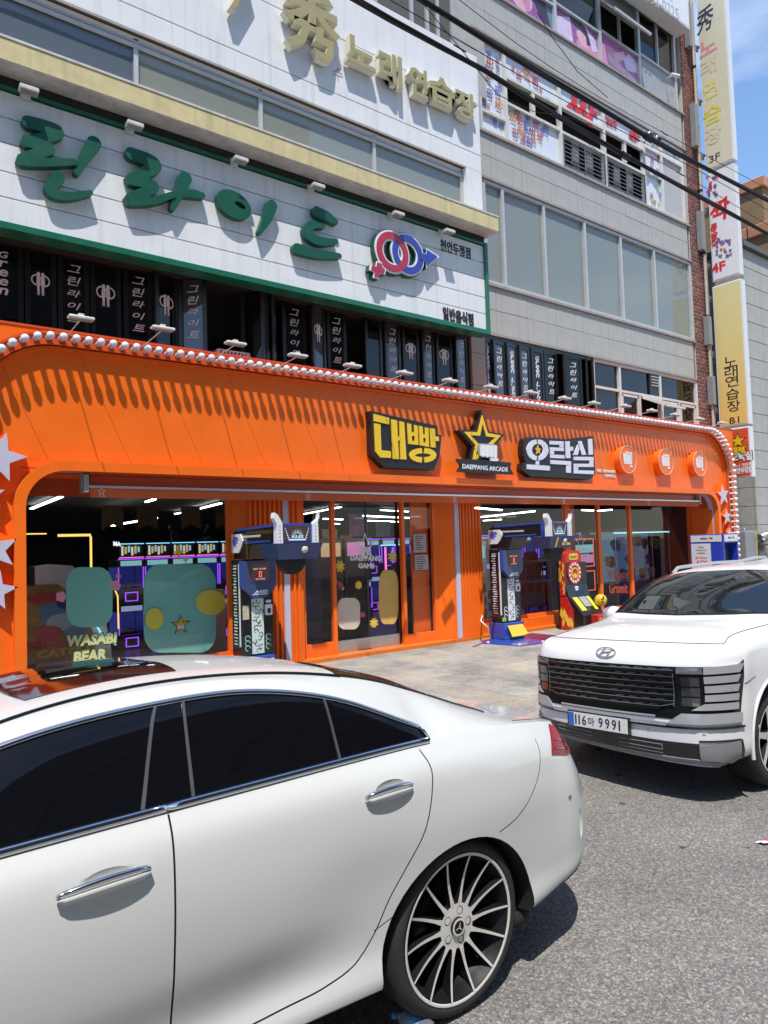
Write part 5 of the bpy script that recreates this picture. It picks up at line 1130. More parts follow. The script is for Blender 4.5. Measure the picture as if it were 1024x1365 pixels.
for i, (a, b) in enumerate((((42, 678), (82, 662)), ((164, 698), (208, 690.5)), ((150, 701), (163, 698.5)), ((195, 669), (206, 665.5)), ((234, 685), (255, 681)), ((256, 680.5), (294, 671)), ((401, 686), (454, 676)),
    ((432, 691.5), (456, 692.5)), ((485, 687.5), (545, 690.5)), ((485, 694), (531, 695.5)), ((508, 680), (544, 682)), ((444, 698), (452, 698.5)), ((635, 677), (668, 680)), ((635, 690), (712, 681.5)), ((645, 694), (668, 692.5)), ((777, 680), (790, 680.5)), ((798, 681), (815, 679.5)))):
    strip(a, b, 'white LED strip on the shop ceiling, ' + ['leftmost behind the left window', 'long one mid left window', 'short one mid left window', 'short one at the awning in the left window', 'left of the pair right in the left window', 'right of the pair right in the left window', 'above the left pane by the door', 'short one left in the door', 'upper of the long pair in the door', 'lower of the long pair in the door', 'topmost one in the door', 'lowest short one in the door', 'topmost in the second window', 'long one in the second window', 'short one low in the second window', 'left one over the orange lettering', 'right one over the orange lettering'][i])
CABM = mat('cabinet_dark', (0.03, 0.028, 0.04), .4, var=.2); SCR = [lamp_mat('screen_%d' % i, c, .55) for i, c in enumerate([(.25, .3, .5), (.5, .35, .2), (.2, .45, .5), (.5, .2, .4)])]
GCL = glass('claw_glass', (.75, .75, .85), .97, (.03, .03, .04), .01, 1.4)
def claw(w_=.52, h_=1.95, dpt=.6, tall=False):
    t = thing('claw_machine', 'claw machine', 'claw machine', (0, 0, 0), 'claw machines inside the shop')
    for z0 in ((.0, .98) if not tall else (.0,)):
        hh = .96 if not tall else h_-.02
        zb = z0+hh*.34
        MB().box(-w_/2, w_/2, 0, dpt, z0, zb).build('cabinet_base', CABM, t)
        MB().box(-w_/2, w_/2, dpt-.03, dpt, zb, z0+hh-.16).build('cabinet_back', mat('claw_back_glow', (0.05, 0.06, 0.22), .5, var=.5, vscale=14, emit=(.05, .07, .40), estr=.22), t)  # back panel glows in place of the blue light inside the machine
        m = MB()
        for x in (-w_/2+.012, w_/2-.012): m.box(x-.008, x+.008, .005, .02, zb, z0+hh-.16)
        m.box(-w_/2, w_/2, .003, .018, zb-.02, zb); m.build('neon_edge', PUR, t)
        MB().box(-w_/2+.02, w_/2-.02, .01, .014, zb, z0+hh-.16).build('glass', GCL, t)
        m = MB(); m.box(-w_/2, w_/2, .0, dpt, z0+hh-.15, z0+hh); m.build('header', CABM, t)
        m = MB(); m.box(-w_/2+.05, w_/2-.05, -.012, -.002, z0+hh-.13, z0+hh-.02); m.build('header_screen', SCR[0] if z0 == 0 else SCR[2], t)
        m = MB()
        for k in range(7): m.ball((random.uniform(-w_/2+.08, w_/2-.08), random.uniform(.1, .45), zb+.05), random.uniform(.04, .07), 8, 5, mi=k % 3)
        m.build('plush_heap', [mat('plush_a', (.5, .4, .2), .9), mat('plush_b', (.45, .2, .3), .9), mat('plush_c', (.25, .35, .5), .9)], t)
        fr = MB(); fr.box(-.13, .13, -.014, -.004, z0+.06, z0+.08); fr.box(-.13, .13, -.014, -.004, z0+.24, z0+.26); fr.box(-.13, -.11, -.014, -.004, z0+.08, z0+.24); fr.box(.11, .13, -.014, -.004, z0+.08, z0+.24); fr.build('prize_door', PUR, t)
    m = MB().box(-w_/2, w_/2, -.02, 0, h_-.005, h_+.02).build('top_neon', PUR, t); 
    m = MB()
    for z in (1.78, 1.95): m.box(-w_/2+.04, w_/2-.04, -.016, -.006, z-.012, z)
    return t
ORD = [w+' from left' for w in ('first', 'second', 'third', 'fourth', 'fifth', 'sixth', 'seventh', 'eighth', 'ninth', 'tenth', 'eleventh')]
c0_ = claw(); spots_ = [(4.15+.50*k, 13.4) for k in range(8)] + [(8.0+.54*k, 13.6) for k in range(4)] + [(12.6+.56*k, 13.0) for k in range(11)] + [(9.6+.54*k, 15.4) for k in range(7)]
for i, (x, y) in enumerate(spots_):
    o = c0_ if i == 0 else dup(c0_, (0, 0, 0)); o.location = (x, y, .10); o.scale = (.92, 1, .86 if i < 8 else 1); o['label'] = 'two tier violet lit claw machine, ' + ORD[i if i < 8 else i-8 if i < 12 else i-12 if i < 23 else i-23] + (' behind the left window' if i < 8 else ' behind the sliding door' if i < 12 else ' behind the right windows' if i < 23 else ' in the rear row')
# header signs over the machines
for i in range(8):
    x = 4.15+.50*i; hd = MB().box(x-.22, x+.22, 13.36, 13.39, 1.80, 2.08, 0); m = MB()
    o = tag(hd.build('lit_sign', mat('sign_black', (0.01,)*3), None, (x, 13.37, 1.8)), 'small lit picture sign above the claw machines, ' + ORD[i], 'lit sign', 'lit signs above the claw machines')
    m = MB()
    for k in range(6): m.box(x-.19+k*.06, x-.15+k*.06, 13.35, 13.355, 1.85+.03*(k % 3), 2.03-.02*(k % 2), k % 3)
    m.build('sign_picture', [lamp_mat('pic_a', (.6, .6, .5), .5), lamp_mat('pic_b', (.5, .4, .15), .5), lamp_mat('pic_c', (.3, .5, .6), .5)], o)
    m = MB(); m.box(x-.23, x+.23, 13.352, 13.357, 1.805, 1.82, 0); m.box(x-.23, x+.23, 13.352, 13.357, 2.06, 2.075, 1); m.build('sign_glow', [PNK, CYA], o)
# ribbed counters, boxes and a curved game cabinet near the left window
cb = thing('game_cabinet', 'white curved game cabinet with a colourful front panel at the left window edge', 'game cabinet', (2.0, 10.5, .1))
arc = [(2.0, .1), (2.95, .1), (2.93, .55), (2.86, .95), (2.74, 1.3), (2.58, 1.58), (2.42, 1.75), (2.2, 1.77), (1.95, 1.75), (1.95, .1)]
MB().prismY(arc, 10.42, 10.9).build('cabinet_shell', mat('shell_white', (0.78, 0.77, 0.74), .5, var=.05), cb)
inn = [(1.6, .45), (2.72, .45), (2.70, .75), (2.60, 1.05), (2.42, 1.35), (2.22, 1.5), (1.6, 1.5)]
MB().prismY(inn, 10.40, 10.418).build('front_panel', mat('panel_mustard', (0.45, 0.26, 0.07), .6, var=.6, vscale=5), cb)
m = MB()
for i, (x, z, rx, rz, ci) in enumerate(((2.15, 1.12, .16, .17, 0), (2.28, .98, .2, .12, 1), (2.45, .82, .15, .1, 0), (2.1, .85, .18, .1, 2), (2.35, 1.25, .14, .1, 3), (2.05, 1.32, .2, .08, 2))): m.prismY(ellipse(x, z, rx, rz, 18), 10.395-.001*i, 10.399-.001*i, ci)
text_y(m, 'HIDDEN', 1.85, 2.66, .66, .76, 10.388, .004, .05, 0, 4); text_y(m, 'CATCH', 1.95, 2.62, .52, .63, 10.388, .004, .05, 0, 5)
m.build('panel_print', [mat('pp_blue', (.14, .30, .55), .6), mat('pp_sky', (.38, .58, .72), .6), mat('pp_red', (.55, .07, .08), .6), mat('pp_navy', (.05, .07, .2), .6), mat('pp_brick', (.60, .10, .10), .6), mat('pp_gold', (.7, .46, .08), .6)], cb)
m = MB(); ar = [(2.72+.23*math.cos(a), 1.22+.62*math.sin(a)) for a in np.linspace(-1.9, .2, 14)]
MB().tube([(2.62, 10.38, 1.62), (2.60, 10.36, 1.3), (2.66, 10.36, 1.0), (2.80, 10.36, .75), (2.98, 10.36, .6)], .012, 6).build('neon_edge', CYA, cb)
nf = thing('neon_frame', 'tall frame of warm yellow light tubes deep in the shop', 'light frame', (3.0, 12.0, .2))
a = aty(77, 713, 12.0); b = aty(121, 713, 12.0); c_ = aty(121, 760, 12.0)
MB().box(a.x, b.x, 11.99, 12.01, a.z-.03, a.z+.01).build('neon_edge', YEL, nf); MB().box(b.x-.015, b.x+.015, 11.99, 12.01, .3, a.z-.03).build('neon_edge', YEL, nf)
e1, e2, e3 = aty(143, 762, 12.2), aty(157, 795, 12.2), aty(158, 838, 12.2); MB().tube([e1, e2, e3], .012, 6).build('neon_edge', YEL, nf)
a = aty(34, 711, 12.6); b = aty(62, 711, 12.6); MB().box(a.x, b.x, 12.59, 12.61, a.z-.02, a.z).build('neon_edge', YEL, nf)
p = aty(158, 726, 12); m = MB(); text_px(m, 'MA', (151, 724.5, 161, 725.5, 6), 12.0, .01, .05); tag(m.build('lit_sign', lamp_mat('lit_white', (.75, .78, .85), .8), None, p), 'small white lit letters in the dark behind the left window', 'lit sign')
# pennants under the ceiling
PEN = mat('pennant', (0.10, 0.06, 0.015), .8, var=.3)
for k in range(5):
    p = aty(150+k*52, 664, 10.9); m = MB(); m.prismY([(p.x-.16, 2.62), (p.x+.16, 2.62), (p.x+.16, 2.24), (p.x, 2.34), (p.x-.16, 2.24)], 10.9+.2*(k % 2), 10.908+.2*(k % 2))
    tag(m.build('pennant', PEN, None, (p.x, 10.9, 2.6)), 'swallow tailed brown pennant under the shop ceiling, ' + ORD[k], 'pennant', 'pennants under the shop ceiling')
# white panels, change machines and notices seen through the glass
def unit(name, label, cat, x0, x1, y0, y1, z1, m_, scr=None, rows=0):
    t = thing(name, label, cat, ((x0+x1)/2, y0, .1)); MB().bbox(x0, x1, y0, y1, .10, z1, .01).build('cabinet_body', m_, t)
    if scr is not None: MB().box(x0+.06, x1-.06, y0-.008, y0-.001, z1-.35, z1-.08).build('screen', scr, t)
    for k in range(rows): MB().box(x0+.08, x1-.08, y0-.02, y0-.002, .25+k*.28, .45+k*.28).build('drawer', mat('drawer_grey', (.13, .125, .12), .5), t)
    return t
GRYC = mat('unit_grey', (.20, .19, .18), .5, var=.1); WHC = mat('unit_white', (.72, .69, .67), .5, var=.05)
unit('change_machine', 'grey change machine left of the pair seen through the sliding door', 'change machine', 7.15, 7.72, 11.6, 12.2, 2.05, GRYC, SCR[1], 4)
unit('change_machine', 'grey change machine right of the pair seen through the sliding door', 'change machine', 7.76, 8.33, 11.6, 12.2, 2.05, GRYC, SCR[3], 4)
unit('storage_unit', 'pale storage unit with dark slots behind the left window', 'storage unit', 4.0, 4.9, 10.9, 11.3, 1.25, WHC, None, 0)
unit('shelf_unit', 'red and grey shelf unit behind the second window', 'shelf unit', 10.3, 11.0, 10.9, 11.3, 1.9, WHC, SCR[2], 3)
unit('display_case', 'pale display case deep behind the second window', 'display case', 11.1, 12.6, 12.0, 12.4, 1.6, WHC, SCR[0], 2)
PST = [mat('poster_%d' % i, c, .6, var=.5, vscale=7) for i, c in enumerate([(.5, .12, .05), (.55, .5, .45), (.35, .12, .4), (.1, .25, .4)])]
for k, (px, py, w_, h_, Y_, ci, lab) in enumerate(((440, 722, .35, .5, 11.9, 1, 'pale poster left inside the sliding door'), (462, 727, .3, .42, 12.3, 0, 'orange poster left inside the sliding door'), (478, 700, .5, .5, 12.8, 2, 'violet banner hanging high inside the sliding door'), (511, 705, .4, .35, 13.0, 3, 'blue poster right inside the sliding door'), (650, 735, .5, .6, 11.6, 1, 'pale sheet left inside the second window'), (724, 790, .4, .5, 11.5, 0, 'orange poster low inside the second window'), (783, 716, .5, .35, 12.5, 3, 'blue poster high behind the orange lettering'))):
    q = aty(px, py, Y_); tag(MB().box(q.x-w_/2, q.x+w_/2, Y_, Y_+.01, q.z-h_/2, q.z+h_/2).build('poster', PST[ci], None, tuple(q)), lab, 'poster')
for k, (px0, px1, py, Y_, m_) in enumerate(((447, 470, 729, 12.6, PUR), (508, 535, 727, 12.4, CYA), (514, 516, 760, 12.2, PNK), (524, 526, 760, 12.2, PUR), (405, 440, 732, 12.9, PUR), (406, 438, 842, 12.9, PUR))):
    a, b = aty(px0, py, Y_), aty(px1, py, Y_); m = MB().box(a.x, b.x, Y_, Y_+.02, a.z-(.012 if px1-px0 > 4 else .5), a.z+(.012 if px1-px0 > 4 else .5)); tag(m.build('light_tube', m_, None, tuple(a)), ('violet light tube high', 'pale blue light tube right of the shop name', 'pink upright light tube', 'violet upright light tube', 'violet light tube across the left pane top', 'violet light tube across the left pane foot')[k]+' seen through the doors', 'light tube')
fn = thing('fence_prop', 'brown rail fence prop behind the second window', 'fence', (11.8, 10.3, .1))
WD = mat('prop_brown', (.16, .08, .045), .7)
for z in (.98, 1.42): MB().box(10.9, 12.45, 10.3, 10.34, z, z+.05).build('rail', WD, fn)
for k in range(6): MB().box(11.0+k*.28, 11.03+k*.28, 10.31, 10.33, .12, 1.5).build('picket', WD, fn)
sh = thing('display_board', 'plain dark red and slate display board behind the second window', 'display board', (11.9, 10.45, .1))
MB().prismY([(11.55, .75), (12.2, .75), (12.25, 1.2), (12.1, 1.65), (11.75, 1.65), (11.55, 1.3)], 10.45, 10.47).build('board', mat('board_red', (.16, .03, .03), .7), sh)
MB().prismY([(11.5, .45), (12.25, .45), (12.3, .749), (11.5, .749)], 10.45, 10.47).build('board', mat('board_slate', (.07, .08, .11), .7), sh)
# right bay: bright toy machine
tm = thing('toy_machine', 'long glass toy machine full of bright plush behind the right hand window', 'toy machine', (16.3, 10.6, .1))
MB().box(15.05, 17.55, 10.5, 11.2, .1, .75).build('cabinet_base', CABM, tm); MB().box(15.05, 17.55, 11.15, 11.2, .75, 2.05).build('cabinet_back', lamp_mat('toy_back', (.16, .26, .34), .3), tm)
MB().box(15.05, 17.55, 10.5, 10.508, .75, 2.0).build('glass', GCL, tm); MB().box(15.05, 17.55, 10.5, 11.2, 2.05, 2.12).build('header', CABM, tm)
m = MB(); m.box(15.05, 17.55, 10.49, 10.498, 2.0, 2.03); 
m.build('neon_edge', CYA, tm); m = MB()
for k in range(4): m.box(15.1+k*.8, 15.115+k*.8, 10.49, 10.498, .75, 1.999)
m.build('glass_edge', ALU, tm)
TOY = [mat('toy_%d' % i, c, .8) for i, c in enumerate([(.6, .5, .05), (.5, .08, .1), (.1, .2, .5), (.55, .45, .4), (.25, .4, .1)])]
for k in range(16):
    x = 15.2+k*.147; z = random.choice([1.0, 1.35, 1.75, 1.85]); m = MB(); m.ball((x, 10.8, z), random.uniform(.07, .11), 10, 6); m.ball((x, 10.8, z-.12), random.uniform(.06, .10), 10, 6); m.build('plush_toy', TOY[k % 5], tm)
neo = thing('slot_machine', 'dark machine outlined in red light behind the orange lettering', 'game machine', (14.3, 11.0, .1))
MB().box(13.75, 15.0, 11.0, 11.6, .1, 2.0).build('cabinet_body', CABM, neo); REDL = lamp_mat('led_red', (.8, .12, .08), .8)
m = MB()
for x0, x1, z0, z1 in ((13.8, 14.3, .6, 1.1), (14.4, 14.9, .6, 1.1), (13.8, 14.9, 1.2, 1.9)): m.box(x0, x1, 10.985, 10.995, z0, z0+.02); m.box(x0, x1, 10.985, 10.995, z1-.02, z1); m.box(x0, x0+.02, 10.985, 10.995, z0+.02, z1-.02); m.box(x1-.02, x1, 10.985, 10.995, z0+.02, z1-.02)
m.build('neon_edge', REDL, neo); MB().box(13.85, 14.85, 10.98, 10.984, 1.55, 1.75).build('screen', SCR[2], neo); MB().box(13.85, 14.85, 10.98, 10.984, 1.3, 1.5).build('screen', SCR[3], neo)
# ============================================================ BOXING MACHINES
BLUE = mat('machine_blue', (0.025, 0.07, 0.36), .3, var=.05, coat=.4); BLUED = mat('machine_navy', (0.035, 0.055, 0.16), .35, var=.05, coat=.3); MBLK = mat('machine_black', (0.010, 0.010, 0.012), .25, var=.2, coat=.3)
MWHT = mat('machine_white', (0.70, 0.70, 0.72), .35, var=.03); MPRT = mat('machine_print', (0.55, 0.66, 0.60), .5, var=0); MPAD = mat('pad_black', (0.012, 0.012, 0.013), .7, var=.1)
STKY = mat('sticker_yellow', (0.68, 0.44, 0.04), .5, var=.1); STKG = mat('sticker_green', (0.25, 0.55, 0.05), .5, var=0)
SCRN = lamp_mat('score_screen', (.03, .012, .012), 1.0); DIG = lamp_mat('score_digit', (.9, .12, .08), 1.4); DIGW = lamp_mat('score_text', (.6, .5, .5), .7)
def boxing(name, label, x, y, extra):
    t = thing(name, label, 'boxing machine', (x, y, .02)); W = .52; D = .28; rnd = random.Random(3)
    def b(nm, m_, *a, bev=None, off=(0, 0, 0)):
        mb = MB(); (mb.bbox(*a, bev) if bev else mb.box(*a)); mb.xform(lambda v: v+Vector((x, y, .03))); return mb.build(nm, m_, t)
    def m(nm, mb, m_, par=None): mb.xform(lambda v: v+Vector((x, y, .03))); return mb.build(nm, m_, par or t)
    m('floor_plate', MB().prismZ([(-.55, -.02), (-.35, -.75), (.25, -.82), (1.1, -.48), (1.1, .22), (-.30, .30)], -.012, .022), BLUE)
    mb = MB()
    for px_, py_ in ((-.45, -.05), (-.3, -.68), (.25, -.74), (1.0, -.42)): mb.lathe((px_, py_, .022), [(.02, 0), (.02, .02), (.001, .024)], 'Z', 8)
    m('plate_bolt', mb, MWHT)
    b('base_box', BLUE, -.02, W+.0, -.06, D+.02, .0225, .33, bev=.01)
    m('base_label', MB().add([(.05, -.20, .09), (.50, -.20, .09), (.48, -.064, .28), (.07, -.064, .28), (.05, -.19, .08), (.50, -.19, .08), (.48, -.0605, .27), (.07, -.0605, .27)], [(0, 1, 2, 3), (7, 6, 5, 4), (0, 3, 7, 4), (1, 5, 6, 2), (0, 4, 5, 1), (3, 2, 6, 7)]), STKY)
    b('column', MBLK, .0, W, .0, D, .33, 1.72, bev=.015)
    b('light_tube', MPRT if extra == 1 else MWHT, -.012, -.001, -.0, .03, .48, 1.66)
    mb = MB()
    for k in range(26):
        z = .5+k*.045; mb.box(-.0022, -.0008, .10+.03*rnd.random(), .19+.04*rnd.random(), z, z+.012+.012*rnd.random())
    m('side_print', mb, MPRT if extra == 1 else MWHT)
    # front art strip, card reader, stickers
    art = MB().box(.17, .36, -.004, -.0005, .36, 1.15, 0)
    for k in range(16):
        zc, xc, r_ = .40+k*.047, .265+.05*math.sin(k*1.7), .045
        annul = []
        for j in range(10):
            a0, a1 = j*.5+k, (j+1)*.5+k; q = r_*(1-.06*j)
            art.add([(xc+q*math.cos(a0), -.0055-.0001*k, zc+q*math.sin(a0)), (xc+q*math.cos(a1), -.0055-.0001*k, zc+q*math.sin(a1)), (xc+q*.72*math.cos(a1), -.0055-.0001*k, zc+q*.72*math.sin(a1)), (xc+q*.72*math.cos(a0), -.0055-.0001*k, zc+q*.72*math.sin(a0))], [(0, 1, 2, 3)], mi=1)
    m('art_strip', art, [MPRT if extra == 1 else MWHT, MBLK])
    b('card_reader', MWHT, .38, .49, -.035, -.001, .90, 1.06, bev=.01); b('reader_screen', MBLK, .41, .46, -.038, -.0355, .93, 1.0); b('coin_slot', MWHT, .40, .48, -.012, -.0008, 1.08, 1.12)
    sw = MB()
    for sx in (.10, .43):
        for k in range(3):
            for j in range(8):
                a0, a1 = j*.6, (j+1)*.6; q = .045
                sw.add([(sx+q*math.cos(a0), -.003-.0003*k, .45+k*.07+q*math.sin(a0)), (sx+q*math.cos(a1), -.003-.0003*k, .45+k*.07+q*math.sin(a1)), (sx+q*.7*math.cos(a1), -.003-.0003*k, .45+k*.07+q*.7*math.sin(a1)), (sx+q*.7*math.cos(a0), -.003-.0003*k, .45+k*.07+q*.7*math.sin(a0))], [(0, 1, 2, 3)])
    m('scroll_print', sw, mat('print_mint', (.25, .5, .36), .5, var=0) if extra == 1 else MWHT)
    if extra == 1: b('warning_label', mat('label_cream', (.5, .45, .3), .6, var=.4, vscale=30), .03, .13, -.004, -.0008, .86, 1.06)
    else: b('green_label', STKG, .0, .10, -.004, -.0008, .36, .43)
    # score panel
    m('score_panel', MB().prismY([(-.01, 1.70), (-.01, 1.32), (.16, 1.16), (.37, 1.16), (.53, 1.32), (.53, 1.70)], -.09, -.0009), BLUED)
    b('panel_edge', BLUE, -.012, .0, -.088, -.0009, 1.34, 1.70)
    b('score_screen', SCRN, .13, .42, -.096, -.0905, 1.40, 1.66)
    d = MB(); d.box(.255, .262, -.0985, -.0962, 1.47, 1.535); d.box(.288, .295, -.0985, -.0962, 1.47, 1.535); d.box(.255, .295, -.0985, -.0962, 1.536, 1.543); d.box(.255, .295, -.0985, -.0962, 1.463, 1.469); m('score_digit', d, DIG)
    d = MB(); put_text(d, 'BEST SCORE', (.17, -.0962, 1.57), (.2, 0, 0), (0, 0, .022), (0, -1, 0), .001, 0); put_text(d, 'SCORE', (.2, -.0962, 1.425), (.15, 0, 0), (0, 0, .022), (0, -1, 0), .001, 0); m('score_text', d, DIGW)
    d = MB(); put_text(d, 'ARES', (.18, -.0905, 1.235), (.2, 0, .0), (.02, 0, .04), (0, -1, 0), .002, 0, .04); put_text(d, 'PHOENIX', (.15, -.0905, 1.205), (.24, 0, .0), (.01, 0, .025), (0, -1, 0), .002, 0, .04); m('panel_logo', d, MWHT)
    # arm
    m('arm', MB().prismX([(.30, 1.73), (.30, 2.13), (-1.0, 2.16), (-1.0, 1.95), (-.28, 1.93), (-.20, 1.73)], .05, W-.04), MBLK)
    m('arm_top', MB().prismX([(.22, 2.1315), (.22, 2.165), (-1.0, 2.195), (-1.0, 2.1615)], .04, W-.03), BLUE)
    m('arm_stripe', MB().prismX([(-.1, 1.945), (-.1, 1.975), (-.85, 1.985), (-.85, 1.96)], .043, .0495), BLUE)
    d = MB()
    for k in range(24):
        yy = .0-.024*k; d.prismX([(yy, 2.03+.004*(k % 2)), (yy-.016, 2.035), (yy-.02, 2.065), (yy-.004, 2.06)], .0462, .0492)
    m('arm_print', d, MPRT if extra == 1 else MWHT)
    m('corner_badge', MB().prismX([(.31, 1.82), (.31, 2.09), (.02, 2.09), (-.06, 1.99), (.0, 1.90), (.08, 1.82)], .025, .0425), MWHT)
    m('badge_emblem', MB().prismX([(.24, 1.90), (.27, 2.0), (.22, 2.06), (.10, 2.05), (.06, 2.0), (.13, 2.0), (.10, 1.95), (.16, 1.96), (.15, 1.89), (.2, 1.93)], .022, .0245), mat('emblem_violet', (.10, .10, .5), .4, var=0))
    # head: tapered box, marquee, white horns, pad
    m('head_box', MB().add([(-.10, -1.30, 1.93), (.60, -1.30, 1.93), (.60, -.85, 1.93), (-.10, -.85, 1.93), (-.04, -1.24, 1.72), (.54, -1.24, 1.72), (.54, -.85, 1.72), (-.04, -.85, 1.72)], [(0, 1, 2, 3), (7, 6, 5, 4), (0, 4, 5, 1), (1, 5, 6, 2), (2, 6, 7, 3), (3, 7, 4, 0)]), BLUED)
    m('marquee', MB().box(.02, .48, -1.22, -1.0, 1.931, 2.19), BLUE); b('marquee_screen', SCRN, .05, .45, -1.226, -1.2205, 1.95, 2.16)
    d = MB()
    for k in range(9): 
        a = rad(20*k+10); d.prismY([(.25+.05*math.cos(a-.1), 2.01+.05*math.sin(a-.1)), (.25+.11*math.cos(a), 2.01+.11*math.sin(a)), (.25+.05*math.cos(a+.1), 2.01+.05*math.sin(a+.1))], -1.2285, -1.2265)
    d.box(.12, .38, -1.2285, -1.2265, 1.965, 1.985); put_text(d, 'A.R.E.S', (.16, -1.23, 1.995), (.18, 0, 0), (0, 0, .04), (0, -1, 0), .001, 0, .03)
    for sx in (-1, 1):
        for k in range(5): d.prismY([(.25+sx*(.12+.012*k), 1.99+.03*k), (.25+sx*(.15+.008*k), 2.0+.03*k), (.25+sx*(.13+.012*k), 2.015+.03*k)], -1.2285, -1.2265)
    m('marquee_art', d, lamp_mat('marquee_glow', (.35, .55, .65), .6))
    for sx, x0 in ((-1, -.02), (1, .52)):
        m('horn', MB().prismY([(x0-.045, 1.931), (x0+.045, 1.931), (x0+.04, 2.2), (x0+sx*.05+.02, 2.31), (x0+sx*.07, 2.33), (x0+sx*.075-.01, 2.26), (x0-.04, 2.18)], -1.25, -1.16), MWHT)
        d = MB()
        for k in range(5): d.lathe((x0, -1.252, 1.97+k*.045), [(.011, 0), (.0001, -.004)], 'Y', 8)
        m('horn_stud', d, mat('stud_grey', (.35, .35, .38), .4))
    m('round_lamp', MB().lathe((.33, -1.275, 1.845), [(.0001, -.012), (.045, -.012), (.052, .02)], 'Y', 16), mat('lens_cream', (.55, .52, .42), .3, var=0))
    m('punch_pad', MB().prismY([(.22+.19*math.cos(math.pi*k/14), 1.719-.20*math.sin(math.pi*k/14)) for k in range(15)], -1.16, -1.02), MPAD)
    if extra == 2:
        m('head_sticker', MB().add([(.08, -1.2985, 1.91), (.14, -1.2985, 1.91), (.11, -1.2545, 1.74), (.05, -1.2545, 1.74)], [(0, 1, 2, 3)]).xform(lambda v: v+Vector((0, -.006, 0))), STKY); m('head_sticker', MB().box(.25, .47, -1.275, -1.268, 1.77, 1.81), STKY)
    return t
boxing('boxing_machine', 'blue and black boxing machine with mint green art before the left ribbed pillar', 4.41, 9.3, 1)
boxing('boxing_machine', 'blue and black boxing machine with yellow stickers beside the right ribbed pillar', 9.74, 9.3, 2)
cbl = MB().tube([(9.66, 9.55, .12), (9.55, 9.5, .28), (9.42, 9.55, .42), (9.8, 9.86, .5)], .012, 6)
tag(cbl.build('power_cable', MWHT, None, (9.6, 9.6, .12)), 'pale power cable looping from the boxing machine to the window sill', 'cable')
# ============================================================ DART MACHINE
FLM = mat('flame_red', (.50, .02, .015), .4, var=.2, vscale=12); FLY = mat('flame_yellow', (.75, .50, .05), .4, var=.1)
dm = thing('dart_machine', 'black dart machine with a round red board and flame patterned side', 'dart machine', (11.9, 9.35, .02))
dx0, dx1, dy = 11.66, 12.22, 9.32
MB().prismX([(dy, .95), (dy, 1.42), (dy+.22, 1.42), (dy+.22, .03), (dy-.40, .03), (dy-.40, .36), (dy-.06, .72)], dx0, dx1+.12).build('cabinet_body', MBLK, dm)
fl_ = MB().prismX([(dy, .74), (dy, 1.44), (dy+.15, 1.44), (dy+.15, .74)], dx0-.014, dx0-.001); fl_.build('side_panel', FLM, dm)
MB().prismX([(dy-.02, .72), (dy+.15, .72), (dy+.15, .03), (dy-.17, .03), (dy-.17, .44)], dx0-.014, dx0-.001).build('side_panel', FLM, dm)
rn = random.Random(4); m = MB()
for k in range(16):
    yy, z = dy+.02+rn.random()*.10, .76+k*.041; m.prismX([(yy, z), (yy+.025, z+.03), (yy+.005, z+.09), (yy-.015, z+.05)], dx0-.0165-.0002*k, dx0-.0145)
for k in range(12):
    yy, z = dy-.13+.024*k, .08+.03*k*rn.random(); m.prismX([(yy, z), (yy+.04, z+.05), (yy+.0, z+.2), (yy-.03, z+.1)], dx0-.0165-.0002*k, dx0-.0145)
put_text(m, 'ZOOM', (dx0-.019, dy+.10, 1.02), (0, 0, .28), (0, .06, 0), (-1, 0, 0), .001, 0, .02)
m.build('flame_print', FLY, dm)
MB().prismY([(dx0+.02, 1.421), (dx1-.02, 1.421), (dx1-.04, 1.60), (dx1-.12, 1.66), (dx0+.12, 1.66), (dx0+.04, 1.60)], dy, dy+.1).build('crown', FLM, dm)
m = MB(); m.prismY(rrect(dx0+.14, dx1-.14, 1.47, 1.60, .04), dy-.004, dy-.0005); m.build('crown_plate', FLY, dm)
m = MB(); put_text(m, 'Bonzini', (dx0+.17, dy-.0045, 1.50), (.22, 0, 0), (0, 0, .07), (0, -1, 0), .002, 0, .02, .2); m.build('crown_text', mat('ink_green', (.05, .12, .03), .5, var=0), dm)
bc = ((dx0+dx1)/2, 1.20); m = MB(); m.prismY(ellipse(bc[0], bc[1], .215, .235, 30), dy-.02, dy-.0005); bo = m.build('dart_board', FLM, dm)
m = MB()
for k in range(13):
    a = 2*math.pi*k/13; m.prismY(ellipse(bc[0]+.165*math.cos(a), bc[1]+.185*math.sin(a), .027, .032, 10), dy-.026, dy-.0205)
m.build('board_lamp', MWHT, bo)
m = MB(); annulusY(m, bc, .115, .085, dy-.026, dy-.0205, 24); m.prismY(ellipse(bc[0], bc[1]-.06, .05, .05, 14), dy-.027, dy-.0205); m.build('board_ring', FLY, bo)
MB().prismY(ellipse(bc[0], bc[1]+.10, .07, .04, 14), dy-.025, dy-.0205).build('board_window', MBLK, bo)
MB().bbox(dx0+.27, dx0+.36, dy-.03, dy-.0005, .80, .92, .008).build('card_reader', MWHT, dm)
m = MB(); put_text(m, 'CHAMPION', (dx0+.12, dy-.0005, .68), (.34, 0, 0), (0, 0, .05), (0, -1, 0), .002, 0, .03, .15); put_text(m, 'WORLD CUP', (dx0+.15, dy-.0005, .62), (.28, 0, 0), (0, 0, .035), (0, -1, 0), .002, 0, .03, .15); m.xform(lambda v: Vector((v.x, v.y, v.z+.11))); m.build('front_text', MWHT, dm)
MB().box(dx0+.02, dx0+.12, dy-.10, dy-.0985, .03, .031).build('green_label', STKG, dm)
sl_p = lambda u, v: (dx0+.04+u*.60, dy-.07-v*.32, .715-v*.34)
